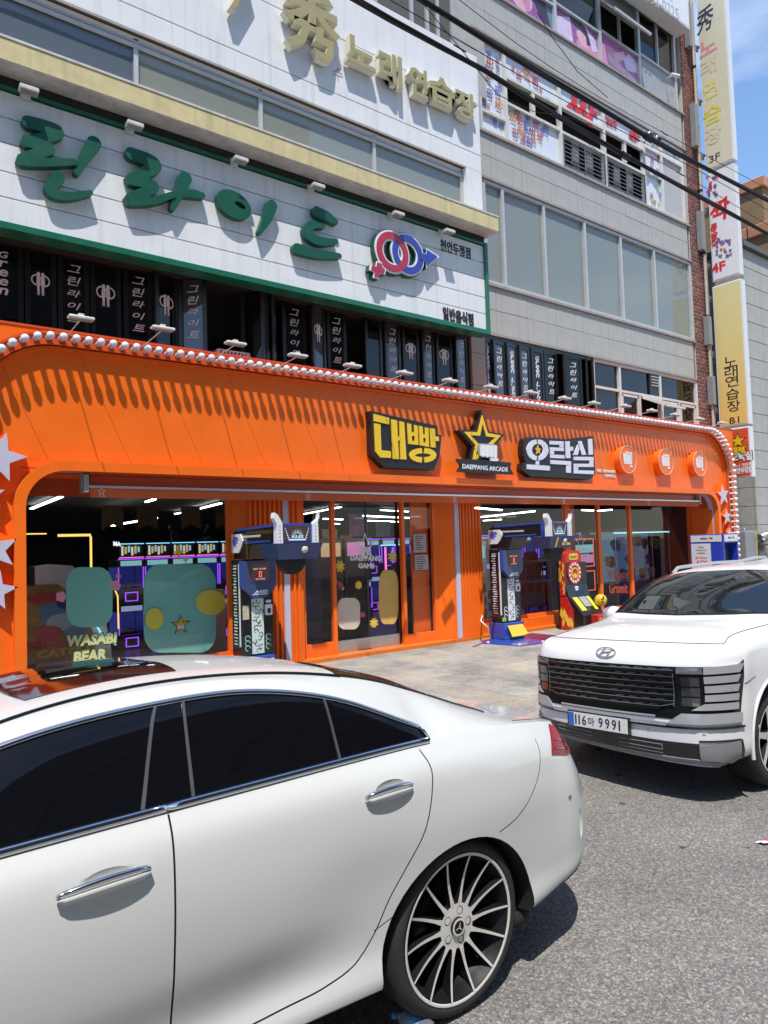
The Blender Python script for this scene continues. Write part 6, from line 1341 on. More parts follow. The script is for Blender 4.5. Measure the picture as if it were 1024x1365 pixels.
m = MB(); m.add([sl_p(0.05, .05), sl_p(.32, .05), sl_p(.32, .8), sl_p(.05, .8)], [(0, 1, 2, 3)]); m.add([sl_p(.78, .05), sl_p(.95, .05), sl_p(.95, .8), sl_p(.78, .8)], [(0, 1, 2, 3)]); m.xform(lambda v: v+Vector((0, -.004, .006))); m.build('console_panel', mat('panel_yellow', (.72, .62, .03), .4, var=.15, vscale=20), dm)
m = MB(); m.add([sl_p(.38, .05), sl_p(.74, .05), sl_p(.74, .6), sl_p(.38, .6)], [(0, 1, 2, 3)]).xform(lambda v: v+Vector((0, -.004, .006))); m.build('console_screen', mat('lens_grey', (.3,)*3), dm)
MB().bbox(dx0+.25, dx1+.22, dy-.56, dy-.405, .12, .36, .01).build('console_foot', FLM, dm); m = MB(); put_text(m, 'Cosmos', (dx0+.3, dy-.5605, .23), (.4, 0, 0), (0, 0, .07), (0, -1, 0), .002, 0, .05); m.build('foot_text', FLY, dm)
bl = MB().ball((12.36, 9.0, .62), .125, 18, 12); bo = bl.build('ball', mat('ball_yellow', (.68, .44, .02), .35, var=.15, vscale=6), None, (12.36, 9.0, .62)); tag(bo, 'yellow ball with dark marks beside the dart machine console', 'ball')
m = MB(); 
for k in range(5): m.ball((12.36+.118*math.cos(2.2+k*.9)*math.cos(.5-.3*k), 9.0-abs(.118*math.sin(1.2+k*.5)), .62+.118*math.sin(.6-.4*k)), .02, 8, 5)
m.build('ball_mark', MBLK, bo)
MB().tube([(12.40, 9.05, .50), (12.45, 9.08, .25), (12.45, 9.08, .02)], .03, 8).build('ball_stand', mat('stand_grey', (.3, .3, .3), .5), bo)
# ============================================================ CASH MACHINE
am = thing('cash_machine', 'blue and white cash machine kiosk with white lettered headers at the right of the front', 'cash machine', (16.9, 8.9, 0))
ax0, ax1, ay0, ay1 = 16.5, 17.22, 8.5, 9.33
ABL = mat('atm_blue', (.02, .05, .42), .35, var=.05, coat=.2); AWH = mat('atm_white', (.62, .62, .63), .4, var=.04)
MB().bbox(ax0, ax1, ay0+.2, ay1, .02, 1.91, .01).box(ax0, ax0+.05, ay0, ay0+.199, .02, 1.91).box(ax1-.05, ax1, ay0, ay0+.199, .02, 1.91).build('kiosk_body', ABL, am)
MB().box(ax0+.001, ax1-.001, ay0-.012, ay0+.199, 1.70, 1.911).build('kiosk_head', ABL, am)
MB().box(ax0-.008, ax0-.001, ay0+.03, ay1-.03, 1.73, 1.89).build('header_panel', AWH, am); MB().box(ax0+.04, ax1-.04, ay0-.02, ay0-.0125, 1.73, 1.89).build('header_panel', AWH, am)
MB().box(ax0-.008, ax0-.001, ay1-.52, ay1-.03, .9, 1.69).build('notice_panel', AWH, am)
m = Par([INK, mat('letter_orange', (.7, .3, .02), .5, var=0), mat('letter_grey', (.15, .15, .18), .5, var=0), RED], am); text_x(m, 'NICE', ay1-.28, ay1-.43, 1.785, 1.835, ax0-.008, .002, .04, 0, 0); text_x(m, 'A', ay1-.435, ay1-.485, 1.785, 1.84, ax0-.008, .002, .05, 0, 1); text_x(m, 'TM', ay1-.49, ay1-.58, 1.785, 1.835, ax0-.008, .002, .04, 0, 0)
put_text(m, 'NICE', (ax0+.2, ay0-.02, 1.79), (.14, 0, 0), (0, 0, .05), (0, -1, 0), .002, 0, .04); put_text(m, 'A', (ax0+.345, ay0-.02, 1.79), (.05, 0, 0), (0, 0, .055), (0, -1, 0), .002, 0, .05, 0, 1); put_text(m, 'TM', (ax0+.4, ay0-.02, 1.79), (.09, 0, 0), (0, 0, .05), (0, -1, 0), .002, 0, .04)
for t_, z, h_, c_, wd in (('Global', 1.58, .045, 2, .14), ('Credit Card', 1.51, .045, 2, .26), ('Available', 1.44, .045, 2, .21), ('24 Hour', 1.32, .06, 3, .3), ('ATM', 1.2, .08, 3, .28)): text_x(m, t_, ay1-.275+wd/2, ay1-.275-wd/2, z, z+h_, ax0-.008, .002, .02, 0, c_)
m.build('lettering', [INK, mat('letter_orange', (.7, .3, .02), .5, var=0), mat('letter_grey', (.15, .15, .18), .5, var=0), RED], am)
MB().box(ax0+.12, ax1-.12, ay0+.15, ay0+.198, 1.15, 1.55).build('screen', MBLK, am)
# ============================================================ CAR BODY SURFACES
def herm(P, t, ts):
    """non-uniform cubic through control points P (n,3) at parameters t, sampled at ts"""
    P = np.asarray(P, float); n = len(P); m = np.zeros_like(P)
    for i in range(n):
        if i == 0: m[i] = (P[1]-P[0])/(t[1]-t[0])
        elif i == n-1: m[i] = (P[-1]-P[-2])/(t[-1]-t[-2])
        else:
            a = (P[i]-P[i-1])/(t[i]-t[i-1]); b = (P[i+1]-P[i])/(t[i+1]-t[i]); wa = t[i+1]-t[i]; wb = t[i]-t[i-1]
            m[i] = (a*wa+b*wb)/(wa+wb)
    out = np.zeros((len(ts), 3))
    for k, x in enumerate(ts):
        i = min(max(np.searchsorted(t, x, side='right')-1, 0), n-2); h = t[i+1]-t[i]; s = (x-t[i])/h
        out[k] = (2*s**3-3*s**2+1)*P[i]+(s**3-2*s**2+s)*h*m[i]+(-2*s**3+3*s**2)*P[i+1]+(s**3-s**2)*h*m[i+1]
    return out
class Patch:
    """control grid G[col][row] = (x,y,z)"""
    def __init__(s, G):
        s.G = np.array(G, float); nc, nr = s.G.shape[:2]
        d = np.linalg.norm(np.diff(s.G, axis=0), axis=2).mean(1); s.tc = np.concatenate([[0], np.cumsum(np.maximum(d, .02))])
        d = np.linalg.norm(np.diff(s.G, axis=1), axis=2).mean(0); s.tr = np.concatenate([[0], np.cumsum(np.maximum(d, .02))])
    def grid(s, us, vs):
        """us, vs in control-index units"""
        tc = np.interp(us, range(len(s.tc)), s.tc); tr = np.interp(vs, range(len(s.tr)), s.tr)
        rows = np.stack([herm(s.G[:, j], s.tc, tc) for j in range(s.G.shape[1])], 1)
        return np.stack([herm(rows[i], s.tr, tr) for i in range(len(us))], 0)
    def pt(s, u, v): return Vector(s.grid([u], [v])[0, 0])
    def nrm(s, u, v, e=.02):
        a = s.pt(u+e, v)-s.pt(u-e, v); b = s.pt(u, v+e)-s.pt(u, v-e); n = a.cross(b).normalized()
        return n
def bm_to_obj(bm_, name, mats):
    me = bpy.data.meshes.new(name); bm_.to_mesh(me); bm_.free()
    for m in mats: me.materials.append(m)
    o = bpy.data.objects.new(name, me); COL.objects.link(o); return o
def boolean(o, cutter, op='DIFFERENCE', solver='EXACT'):
    md = o.modifiers.new('cut', 'BOOLEAN'); md.operation = op; md.object = cutter; md.solver = solver
    dg = bpy.context.evaluated_depsgraph_get(); ev = o.evaluated_get(dg); me = bpy.data.meshes.new_from_object(ev, depsgraph=dg)
    o.modifiers.remove(md); old = o.data; o.data = me; bpy.data.meshes.remove(old)
def drop(o):
    me = o.data; bpy.data.objects.remove(o)
    if me and me.users == 0: bpy.data.meshes.remove(me)
def prism_obj(pts, y0, y1, mats, mi=0):
    m = MB().prismY(pts, y0, y1); o = m.build('cutter', mats); me = o.data
    import bmesh
    b = bmesh.new(); b.from_mesh(me); bmesh.ops.recalc_face_normals(b, faces=b.faces)
    for f in b.faces: f.material_index = mi; f.smooth = False
    b.to_mesh(me); b.free(); return o
def curve2(pts, n=6):
    """smooth 2D curve through points"""
    P = np.array([(p[0], 0, p[1]) for p in pts], float); t = np.concatenate([[0], np.cumsum(np.linalg.norm(np.diff(P, axis=0), axis=1))])
    ts = np.concatenate([np.linspace(t[i], t[i+1], n, endpoint=False) for i in range(len(t)-1)]+[[t[-1]]])
    q = herm(P, t, ts); return [(a[0], a[2]) for a in q]
def offset_line(pts, d):
    out = []
    for i in range(len(pts)):
        a = pts[max(i-1, 0)]; b = pts[min(i+1, len(pts)-1)]; dx, dy = b[0]-a[0], b[1]-a[1]; l = math.hypot(dx, dy) or 1
        out.append((pts[i][0]-dy/l*d, pts[i][1]+dx/l*d))
    return out
def slit(pts, w_, y0, y1, mats, mi):
    return prism_obj(offset_line(pts, w_/2)+offset_line(pts, -w_/2)[::-1], y0, y1, mats, mi)
def car_shell(side, top, yc, nsub_c, nsub_r, nsub_t, side_mat, top_mat, mats, nwrap=4):
    """closed body from a near-side patch and a roof/hood patch, mirrored about y = yc"""
    import bmesh
    nc, nr = side.G.shape[:2]; ntc, ntr = top.G.shape[:2]
    us = np.linspace(0, nc-1, (nc-1)*nsub_c+1); vs = np.linspace(0, nr-1, (nr-1)*nsub_r+1); S = side.grid(us, vs)
    ut = np.linspace(0, ntc-1, (ntc-1)*nsub_c+1); vt = np.linspace(0, ntr-1, (ntr-1)*nsub_c+1); T = top.grid(ut, vt)
    nw = nwrap*nsub_c; R = S[:, -1]
    T[:, 0] = R[nw:nw+len(ut)]; T[0, :] = R[:nw+1][::-1]; T[-1, :] = R[nw+len(ut)-1:]
    # soften the seam: nothing else moves
    bm_ = bmesh.new()
    def quads(A, flip, mf, U, V, mirror):
        n, m = A.shape[:2]; vv = []
        for i in range(n):
            row = []
            for j in range(m):
                x, y, z = A[i, j]; y = 2*yc-y if mirror else y; row.append(bm_.verts.new((x, y, z)))
            vv.append(row)
        for i in range(n-1):
            for j in range(m-1):
                q = [vv[i][j], vv[i+1][j], vv[i+1][j+1], vv[i][j+1]]
                if flip ^ mirror: q.reverse()
                try: f = bm_.faces.new(q)
                except ValueError: continue
                f.smooth = True; c = (A[i, j]+A[i+1, j+1]+A[i+1, j]+A[i, j+1])/4; f.material_index = mf((U[i]+U[i+1])/2, (V[j]+V[j+1])/2, c)
    S[0, :, 1] = yc; S[-1, :, 1] = yc; T[:, -1, 1] = yc
    for mir in (False, True):
        quads(S, False, side_mat, us, vs, mir); quads(T, False, top_mat, ut, vt, mir)
    # underside
    near = [bm_.verts.new(p) for p in S[:, 0]]; far = [bm_.verts.new((p[0], 2*yc-p[1], p[2])) for p in S[:, 0]]
    for i in range(len(near)-1):
        try:
            f = bm_.faces.new([near[i], far[i], far[i+1], near[i+1]]); f.material_index = len(mats)-1
        except ValueError: pass
    bmesh.ops.remove_doubles(bm_, verts=bm_.verts, dist=.0012)
    bmesh.ops.dissolve_degenerate(bm_, edges=bm_.edges, dist=.0005)
    bmesh.ops.recalc_face_normals(bm_, faces=bm_.faces)
    nb_open = sum(1 for e in bm_.edges if len(e.link_faces) != 2)
    print('shell open edges', nb_open, 'faces', len(bm_.faces))
    return bm_to_obj(bm_, 'body', mats)
def finish(o, parent, angle=32):
    """move a world-space mesh under its thing and set its shading"""
    off = wloc(parent); o.data.transform(Matrix.Translation(-off)); o.parent = parent; o.location = (0, 0, 0)
    o.data.polygons.foreach_set('use_smooth', [True]*len(o.data.polygons)); o.data.set_sharp_from_angle(angle=rad(angle)); o.data.update()
def skin_patch(patch, u0, u1, v0, v1, nu, nv, off, thick, flip=1, fn=None):
    """a thin shell lying on the body: uv rectangle (or fn(s,t)->(u,v)) raised by off"""
    m = MB(); A = []
    for i in range(nu+1):
        for j in range(nv+1):
            s, t = i/nu, j/nv; u, v = fn(s, t) if fn else (u0+(u1-u0)*s, v0+(v1-v0)*t)
            A.append((patch.pt(u, v), patch.nrm(u, v)*flip))
    vs = [p+n*off for p, n in A]+[p+n*(off-thick) for p, n in A]; N_ = len(A); fs = []
    ix = lambda i, j: i*(nv+1)+j
    for i in range(nu):
        for j in range(nv): fs.append((ix(i, j), ix(i+1, j), ix(i+1, j+1), ix(i, j+1)))
    rim = [ix(i, 0) for i in range(nu+1)]+[ix(nu, j) for j in range(1, nv+1)]+[ix(i, nv) for i in range(nu-1, -1, -1)]+[ix(0, j) for j in range(nv-1, 0, -1)]
    m.add(vs, fs, True); m.add(vs, [(rim[k], rim[(k+1) % len(rim)], rim[(k+1) % len(rim)]+N_, rim[k]+N_) for k in range(len(rim))], False)
    return m
def paint(name, col, flake=.0):
    m = mat(name, col, .35, var=.0, coat=.75, spec=.08); N, L = nodes_of(m); b = N['Principled BSDF']; b.inputs['Coat Roughness'].default_value = .02; b.inputs['Coat IOR'].default_value = 1.42
    tc = N.new('ShaderNodeTexCoord'); n = N.new('ShaderNodeTexNoise'); n.inputs['Scale'].default_value = 1.7; n.inputs['Detail'].default_value = 8; n.inputs['Roughness'].default_value = .7
    L.new(tc.outputs['Object'], n.inputs['Vector']); r = N.new('ShaderNodeMapRange'); r.inputs['From Min'].default_value = .35; r.inputs['From Max'].default_value = .75; r.inputs['To Min'].default_value = .02; r.inputs['To Max'].default_value = .09
    L.new(n.outputs['Fac'], r.inputs['Value']); L.new(r.outputs[0], b.inputs['Coat Roughness'])     # film of dust
    n2 = N.new('ShaderNodeTexNoise'); n2.inputs['Scale'].default_value = 900; n2.inputs['Detail'].default_value = 1; L.new(tc.outputs['Object'], n2.inputs['Vector'])
    bp = N.new('ShaderNodeBump'); bp.inputs['Strength'].default_value = flake; bp.inputs['Distance'].default_value = .0006; L.new(n2.outputs['Fac'], bp.inputs['Height']); L.new(bp.outputs[0], b.inputs['Normal'])
    return m
CHROME = mat('chrome', (.62, .63, .66), .12, metal=1.0, var=.0); RUB = mat('tyre_rubber', (.018, .018, .018), .75, var=.25, vscale=20); GBLK = mat('gloss_black', (.006, .006, .007), .06, var=0, coat=.6)
WELL = mat('wheel_well', (.008, .008, .008), .9, var=.2); TINT = mat('tinted_window', (.003, .003, .004), .02, var=0, spec=.3); SLITM = mat('panel_gap', (.02, .02, .02), .9, var=0)
RIMS = mat('machined_rim', (.62, .60, .57), .3, metal=.25, var=.05); RIMD = mat('rim_black', (.006, .006, .007), .5, var=.1, spec=.25)
# ============================================================ WHEELS
def wheel(parent, x, y, z, R, width, rim_r, spokes, side=-1, style='thin', lab=None):
    """side=-1: outer face towards -Y"""
    c = (x, y, z); s = side
    prof = [(rim_r-.01, s*(.0)), (rim_r+.012, s*.008), (R-.045, s*.012), (R-.018, s*-.004), (R-.003, s*-.035), (R, s*-.06), (R, -s*(-(width-.06))*-1 if False else s*-(width-.06)), (R-.02, s*-(width)), (rim_r, s*-(width))]
    t = MB().lathe(c, prof, 'Y', 64)
    for k in range(5):
        yy = s*-(.07+k*(width-.14)/4)
        t.lathe(c, [(R-.002, yy-.004), (R+.0012, yy-.004)], 'Y', 64); 
    o = t.build('tyre', RUB, parent)
    if lab: o['label'] = lab
    g = MB()
    for k in range(72):
        a = 2*math.pi*k/72; a2 = a+.016
        pts = []
        for rr, yy in ((R+.0008, s*-.03), (R+.0008, s*-(width-.03))):
            for aa in (a, a2): pts.append((x+rr*math.sin(aa), y+yy, z+rr*math.cos(aa)))
        g.add(pts, [(0, 1, 3, 2)])
    g.build('tread_groove', WELL, o)
    rim = MB(); rim.lathe(c, [(rim_r-.0095, s*.006), (rim_r-.004, s*.011), (rim_r+.003, s*.009)], 'Y', 64)
    ro = rim.build('rim', RIMS, parent)
    ba = MB(); ba.lathe(c, [(rim_r-.012, s*.005), (rim_r-.035, s*-.03), (rim_r-.05, s*-.12), (.10, s*-.13), (.001, s*-.13)], 'Y', 48); ba.build('rim_barrel', RIMD, ro)
    br = MB().lathe(c, [(.165, s*-.105), (.165, s*-.09), (.06, s*-.088), (.001, s*-.088)], 'Y', 40); br.build('brake_disc', mat('disc_iron', (.03, .03, .03), .4, metal=.7, var=.1), ro)
    fa = MB(); sd = MB()
    def P(r, a, yy): return (x+r*math.sin(a), y+s*yy, z+r*math.cos(a))
    for k in range(spokes):
        a = 2*math.pi*(k+.5)/spokes; n = 8; F = []
        for i in range(n+1):
            q = i/n; r = .075+(rim_r-.008-.075)*q
            if style == 'thin': hw = (.0075-.0033*q)+.006*max(0, 1-q*5); yy = -.016+.026*q**.7-.012*math.sin(math.pi*q); tw = .10*(q-1)*(1-q)*0
            else: hw = .028-.010*q+.012*max(0, q-.6); yy = -.02+.028*q; tw = 0
            da = hw/max(r, .06); F.append((P(r, a+tw-da, yy), P(r, a+tw+da, yy), P(r, a+tw-da*1.25, yy-.045), P(r, a+tw+da*1.25, yy-.045)))
        for i in range(n):
            A, B = F[i], F[i+1]
            fa.add([A[0], A[1], B[1], B[0]], [(0, 1, 2, 3)], False); sd.add([A[0], B[0], B[2], A[2], A[1], B[1], B[3], A[3]], [(0, 1, 2, 3), (4, 5, 6, 7)], False)
    fa.lathe(c, [(.088, s*-.016), (.034, s*-.014)], 'Y', 40)
    fo = fa.build('spoke_face', RIMS, ro); sd.lathe(c, [(.088, s*-.017), (.088, s*-.06)], 'Y', 40); sd.build('spoke_side', RIMD, ro)
    bo = MB()
    for k in range(5):
        a = 2*math.pi*k/5+.3; bo.lathe(P(.061, a, -.0155), [(.0165, s*.0018), (.013, s*-.0), (.001, s*-.0)], 'Y', 12)
    bo.build('lug_recess', RIMD, ro)
    cp = MB().lathe(c, [(.036, s*-.016), (.036, s*-.006), (.033, s*-.003), (.001, s*-.002)], 'Y', 28); cp.build('centre_cap', RIMD, ro)
    if style == 'thin':
        st = MB(); st.lathe(c, [(.0345, s*-.0024), (.030, s*-.0012), (.026, s*-.0016)], 'Y', 28)
        for k in range(3):
            a = 2*math.pi*k/3+.25; st.add([P(.0245, a, .0), P(.004, a-1.0, .0), P(.004, a+1.0, .0)], [(0, 1, 2)])
        st.build('cap_emblem', RIMS, ro)
    return o
# ============================================================ WHITE SEDAN (near, heading left)
YC = 3.13; Y0 = 2.13
mat('trim_grey', (.16, .16, .17), .3)
sed = thing('parked_car', 'white four door fastback sedan with dark windows parked nearest the camera', 'car', (.6, YC, 0))
W_ = [(-2.26, YC), (-2.25, 2.92), (-2.21, 2.70), (-2.12, 2.46)]     # nose plan
ST = [ # x, inset rows r0..r6, z rows
 (-1.96, (.26, .16, .14, .12, .12, .16, .26), (.20, .24, .36, .50, .62, .70, .765)),
 (-1.55, (.16, .06, .04, .02, .03, .08, .18), (.22, .27, .42, .60, .76, .84, .89)),
 (-1.15, (.16, .03, .02, -.01, .0, .05, .15), (.24, .28, .44, .62, .82, .92, .965)),
 (-.70, (.16, .03, .03, .012, .005, .04, .12), (.24, .28, .42, .62, .85, .97, 1.03)),
 (-.35, (.16, .03, .035, .015, .0, .03, .095), (.24, .28, .42, .62, .86, .99, 1.06)),
 (.05, (.16, .03, .052, .008, .0, .025, .085), (.24, .28, .42, .62, .86, 1.0, 1.082)),
 (.45, (.16, .03, .052, .008, .0, .025, .082), (.24, .28, .42, .62, .86, 1.005, 1.093)),
 (.78, (.16, .03, .052, .008, .0, .025, .082), (.24, .285, .42, .62, .86, 1.008, 1.098)),
 (1.15, (.16, .025, .052, .008, .0, .022, .082), (.24, .29, .42, .62, .86, 1.01, 1.102)),
 (1.50, (.16, .01, .022, .012, -.004, .018, .085), (.24, .285, .42, .62, .86, 1.01, 1.104)),
 (1.80, (.15, -.002, .004, -.008, -.014, .012, .09), (.24, .28, .42, .62, .85, 1.005, 1.102)),
 (1.90, (.15, -.004, .002, -.011, -.016, .013, .093), (.245, .282, .42, .62, .847, 1.002, 1.099)),
 (2.05, (.15, -.004, .002, -.012, -.016, .016, .10), (.25, .285, .42, .62, .84, .995, 1.093)),
 (2.30, (.15, .0, .004, -.004, -.004, .03, .12), (.26, .30, .43, .62, .83, .975, 1.075)),
 (2.55, (.17, .03, .02, .018, .03, .065, .145), (.28, .325, .44, .62, .81, .945, 1.045)),
 (2.74, (.19, .060, .045, .045, .068, .115, .19), (.30, .355, .45, .62, .79, .91, 1.01))]
RW = [ # rear wrap, per row (x, y) and z
 ((2.78, 2.895, 2.91, 2.91, 2.89, 2.86, 2.80), (2.38, 2.285, 2.275, 2.275, 2.305, 2.36, 2.45), (.33, .40, .47, .62, .78, .895, .995)),
 ((2.86, 3.00, 3.02, 3.025, 3.0, 2.95, 2.865), (2.58, 2.52, 2.50, 2.49, 2.52, 2.56, 2.62), (.36, .43, .48, .62, .78, .89, .99)),
 ((2.92, 3.06, 3.085, 3.09, 3.06, 3.0, 2.915), (2.84, 2.80, 2.79, 2.79, 2.80, 2.82, 2.84), (.38, .44, .49, .62, .78, .885, .99)),
 ((2.94, 3.08, 3.105, 3.11, 3.08, 3.02, 2.935), (YC,)*7, (.38, .44, .49, .62, .78, .885, .99))]
G = []
for i, (x, y) in enumerate(W_):
    zz = (.19, .23, .36, .50, .62, .69, .745+.003*i); ins = (.10, .03, .0, -.02, .0, .04, .10)
    G.append([(x+d, y, z) for d, z in zip(ins, zz)])
for x, ins, zz in ST: G.append([(x, Y0+d, z) for d, z in zip(ins, zz)])
for xs, ys, zz in RW: G.append([(a, b, c) for a, b, c in zip(xs, ys, zz)])
sideP = Patch(G)
nS = len(ST); TP = []
# roof patch rows: shoulder/belt, window top, drip rail, quarter, centre
TOPR = [None,
 ((-1.55, 2.50, .95), (-1.55, 2.72, .985), (-1.55, 2.92, 1.0), (-1.55, YC, 1.005)),
 ((-1.15, 2.48, 1.01), (-1.15, 2.70, 1.04), (-1.15, 2.92, 1.055), (-1.15, YC, 1.06)),
 ((-.70, 2.42, 1.065), (-.70, 2.66, 1.085), (-.70, 2.90, 1.095), (-.72, YC, 1.10)),
 ((-.42, 2.30, 1.14), (-.40, 2.44, 1.18), (-.42, 2.78, 1.22), (-.44, YC, 1.23)),
 ((.05, 2.375, 1.262), (.03, 2.47, 1.30), (-.02, 2.80, 1.34), (-.03, YC, 1.35)),
 ((.45, 2.40, 1.356), (.45, 2.50, 1.405), (.42, 2.80, 1.425), (.42, YC, 1.43)),
 ((.78, 2.405, 1.386), (.78, 2.515, 1.436), (.78, 2.80, 1.458), (.78, YC, 1.463)),
 ((1.15, 2.385, 1.382), (1.15, 2.515, 1.428), (1.15, 2.80, 1.451), (1.15, YC, 1.458)),
 ((1.50, 2.325, 1.306), (1.50, 2.475, 1.386), (1.50, 2.80, 1.414), (1.50, YC, 1.421)),
 ((1.80, 2.262, 1.172), (1.80, 2.455, 1.315), (1.80, 2.80, 1.345), (1.80, YC, 1.352)),
 ((1.90, 2.262, 1.128), (1.90, 2.457, 1.28), (1.90, 2.80, 1.315), (1.90, YC, 1.322)),
 ((2.05, 2.285, 1.135), (2.05, 2.46, 1.225), (2.05, 2.80, 1.262), (2.05, YC, 1.27)),
 ((2.30, 2.32, 1.092), (2.30, 2.485, 1.13), (2.30, 2.80, 1.155), (2.30, YC, 1.165)),
 ((2.50, 2.36, 1.055), (2.50, 2.52, 1.065), (2.50, 2.80, 1.075), (2.50, YC, 1.08)),
 None]
r6 = lambda c: G[c][6]
for k in range(nS):
    if k == 0: TP.append([r6(4), r6(3), r6(2), r6(1), r6(0)])
    elif k == nS-1: TP.append([r6(4+k), r6(5+k), r6(6+k), r6(7+k), r6(8+k)])
    else: TP.append([r6(4+k)]+[tuple(p) for p in TOPR[k]])
topP = Patch(TP)
SP = paint('pearl_white_paint', (.51, .515, .497), .12)
CM = [SP, TINT, GBLK, WELL, SLITM]
def side_m(u, v, c): return 0
def top_m(u, v, c):
    # glasshouse: side glass between belt and rail; windscreen; backlight
    if v < 1 and 3.0 < u < 11.0 and c[0] < 1.875: return 1
    if v > 2 and 3.2 < u < 5.2: return 1
    if v > 2.0 and 9.3 < u < 13.55: return 1
    return 0
body = car_shell(sideP, topP, YC, 6, 5, 6, side_m, top_m, CM+[WELL])
def lean(y): return .028*(y-2.3)+.045*max(0, y-2.9)      # the car leans with the road's camber
def shear(o): 
    for v in o.data.vertices: v.co.z -= lean(v.co.y)*min(1, max(0, (v.co.z-.2)/.3))
# wheel arches
HX, HZ, TR = 1.955, .350, .350; FX = -1.15
for hx in (HX, FX):
    pts = [(hx-.005+.405*math.cos(a)*1.01, .315+.392*math.sin(a)) for a in np.linspace(0, 2*math.pi, 56)[:-1]]
    for ya, yb in ((1.8, 2.62), (2*YC-2.62, 2*YC-1.8)):
        c = prism_obj(pts, ya, yb, CM+[WELL], 3); boolean(body, c); drop(c)
# door gaps (near side), bumper joint, skirt joint
gap_m = CM+[WELL]
rear_gap = curve2([(1.80, 1.085), (1.815, 1.02), (1.80, .94), (1.75, .80), (1.66, .68), (1.585, .585), (1.52, .48), (1.44, .405), (1.32, .372), (1.15, .36), (.78, .352)])
front_gap = curve2([(.785, 1.094), (.778, .9), (.772, .62), (.775, .35)])
front_low = [(-.62, .345), (.78, .350)]; front_edge = curve2([(-.60, 1.02), (-.66, .8), (-.66, .5), (-.62, .345)])
for g, w_ in ((rear_gap, .0055), (front_gap, .0065), (front_low, .0055), (front_edge, .0055)):
    c = slit(g, w_, 1.95, 2.2, gap_m, 4); boolean(body, c); drop(c)
bump_gap = curve2([(2.50, 1.00), (2.485, .93), (2.44, .85), (2.36, .775), (2.26, .715), (2.15, .685)])
c = slit(bump_gap, .0045, 1.95, 2.21, gap_m, 4); boolean(body, c); drop(c)
c = slit([(1.52, .49), (1.60, .515)], .004, 1.95, 2.165, gap_m, 4); boolean(body, c); drop(c)
# door pulls: scooped hollow behind each handle
HAND = [(.445, .702, .932, .945), (1.487, 1.70, .948, .958)]
HAND = [(x0, x1, aty(px0, py0, 2.118).z, aty(px1, py1, 2.118).z) for (x0, x1, _, _), (px0, py0, px1, py1) in zip(HAND, ((78, 1203, 182, 1168), (481, 1071, 538, 1053)))]
for x0, x1, z0, z1 in HAND:
    m = MB().ball(((x0+x1)/2+.012, Y0-.014, (z0+z1)/2+.012), 1, 32, 18, (x1-x0)*.42, .038, .046); c = m.build('cutter', CM+[WELL]); 
    c.data.polygons.foreach_set('use_smooth', [True]*len(c.data.polygons)); boolean(body, c); drop(c)
p_ = sideP.pt(19.15, 2.45); sc_ = MB().ball((p_.x+.012, p_.y-.03, .545), 1, 24, 14, .035, .05, .10); c = sc_.build('cutter', CM+[WELL]); c.data.polygons.foreach_set('use_smooth', [True]*len(c.data.polygons)); boolean(body, c); drop(c)
shear(body); finish(body, sed, 30); body.name = 'body'
SH = lambda p: Vector((p[0], p[1], p[2]-lean(p[1])*min(1, max(0, (p[2]-.2)/.3))))
def onbody(patch, u, v, off=.0): return SH(patch.pt(u, v)+patch.nrm(u, v)*off)
# handles
for x0, x1, z0, z1 in HAND:
    hm = MB(); n = 14; yo = Y0-.030; A = []
    for i in range(n+1):
        t = i/n; x = x0+(x1-x0)*t; z = z0+(z1-z0)*t+.006*math.sin(math.pi*t); bow = .016*math.sin(math.pi*min(1, max(0, t)))**.6; hh = .018+.005*math.sin(math.pi*t)
        A.append((x, yo-bow+.020, z, hh*(.55 if i in (0, n) else 1)))
    for (za, zb, m_, nm, pr) in ((-1, .1, SP, 'handle', 0), (.12, 1.0, CHROME, 'handle_chrome', .002)):
        mb = MB(); vs = []
        for x, y, z, hh in A: vs += [(x, y-pr, z+za*hh), (x, y-pr-.004, z+(za*.3+zb*.7)*hh), (x, y-pr+.002, z+zb*hh), (x, y+.014, z+zb*hh*.8), (x, y+.014, z+za*hh*.8)]
        fs = []
        for i in range(n):
            for j in range(5): fs.append((i*5+j, i*5+(j+1) % 5, (i+1)*5+(j+1) % 5, (i+1)*5+j))
        fs += [(0, 1, 2, 3, 4), tuple(n*5+j for j in (4, 3, 2, 1, 0))]; mb.add(vs, fs, True); mb.xform(SH); mb.build(nm, m_, sed)
# bright trim: belt line and window arch
uu = lambda x: 4+np.interp(x, [s[0] for s in ST], range(nS))
def trim(pts, r, m_, nm): MB().tube(pts, r, 8).build(nm, m_, sed)
belt = [onbody(sideP, uu(x), 5.97, .006) for x in np.linspace(-.58, 1.865, 46)]
def flat_trim(pts, w_, t_, m_, nm, up=Vector((0, .25, 1)).normalized()):
    mb = MB(); vs = []; ou = Vector((0, -1, .3)).normalized()
    for p in pts: vs += [p-up*w_/2, p+ou*t_-up*w_*.2, p+ou*t_+up*w_*.25, p+up*w_/2, p-ou*.01]
    fs = []; n = len(pts)-1
    for i in range(n):
        for j in range(5): fs.append((i*5+j, i*5+(j+1) % 5, (i+1)*5+(j+1) % 5, (i+1)*5+j))
    mb.add(vs, fs+[(0, 1, 2, 3, 4), tuple(n*5+j for j in (4, 3, 2, 1, 0))], True); mb.build(nm, m_, sed)
ib = int(np.argmin([abs(p.x-.787) for p in belt]))
flat_trim(belt[:ib+1], .030, .008, CHROME, 'belt_trim'); flat_trim(belt[ib:], .030, .0082, CHROME, 'belt_trim')
arch = [onbody(topP, u, .985, .004) for u in np.linspace(3.05, 11.0, 64)]; arch = [p for p in arch if p.x < 1.855]+[belt[-1]+Vector((0, .0, .004))]
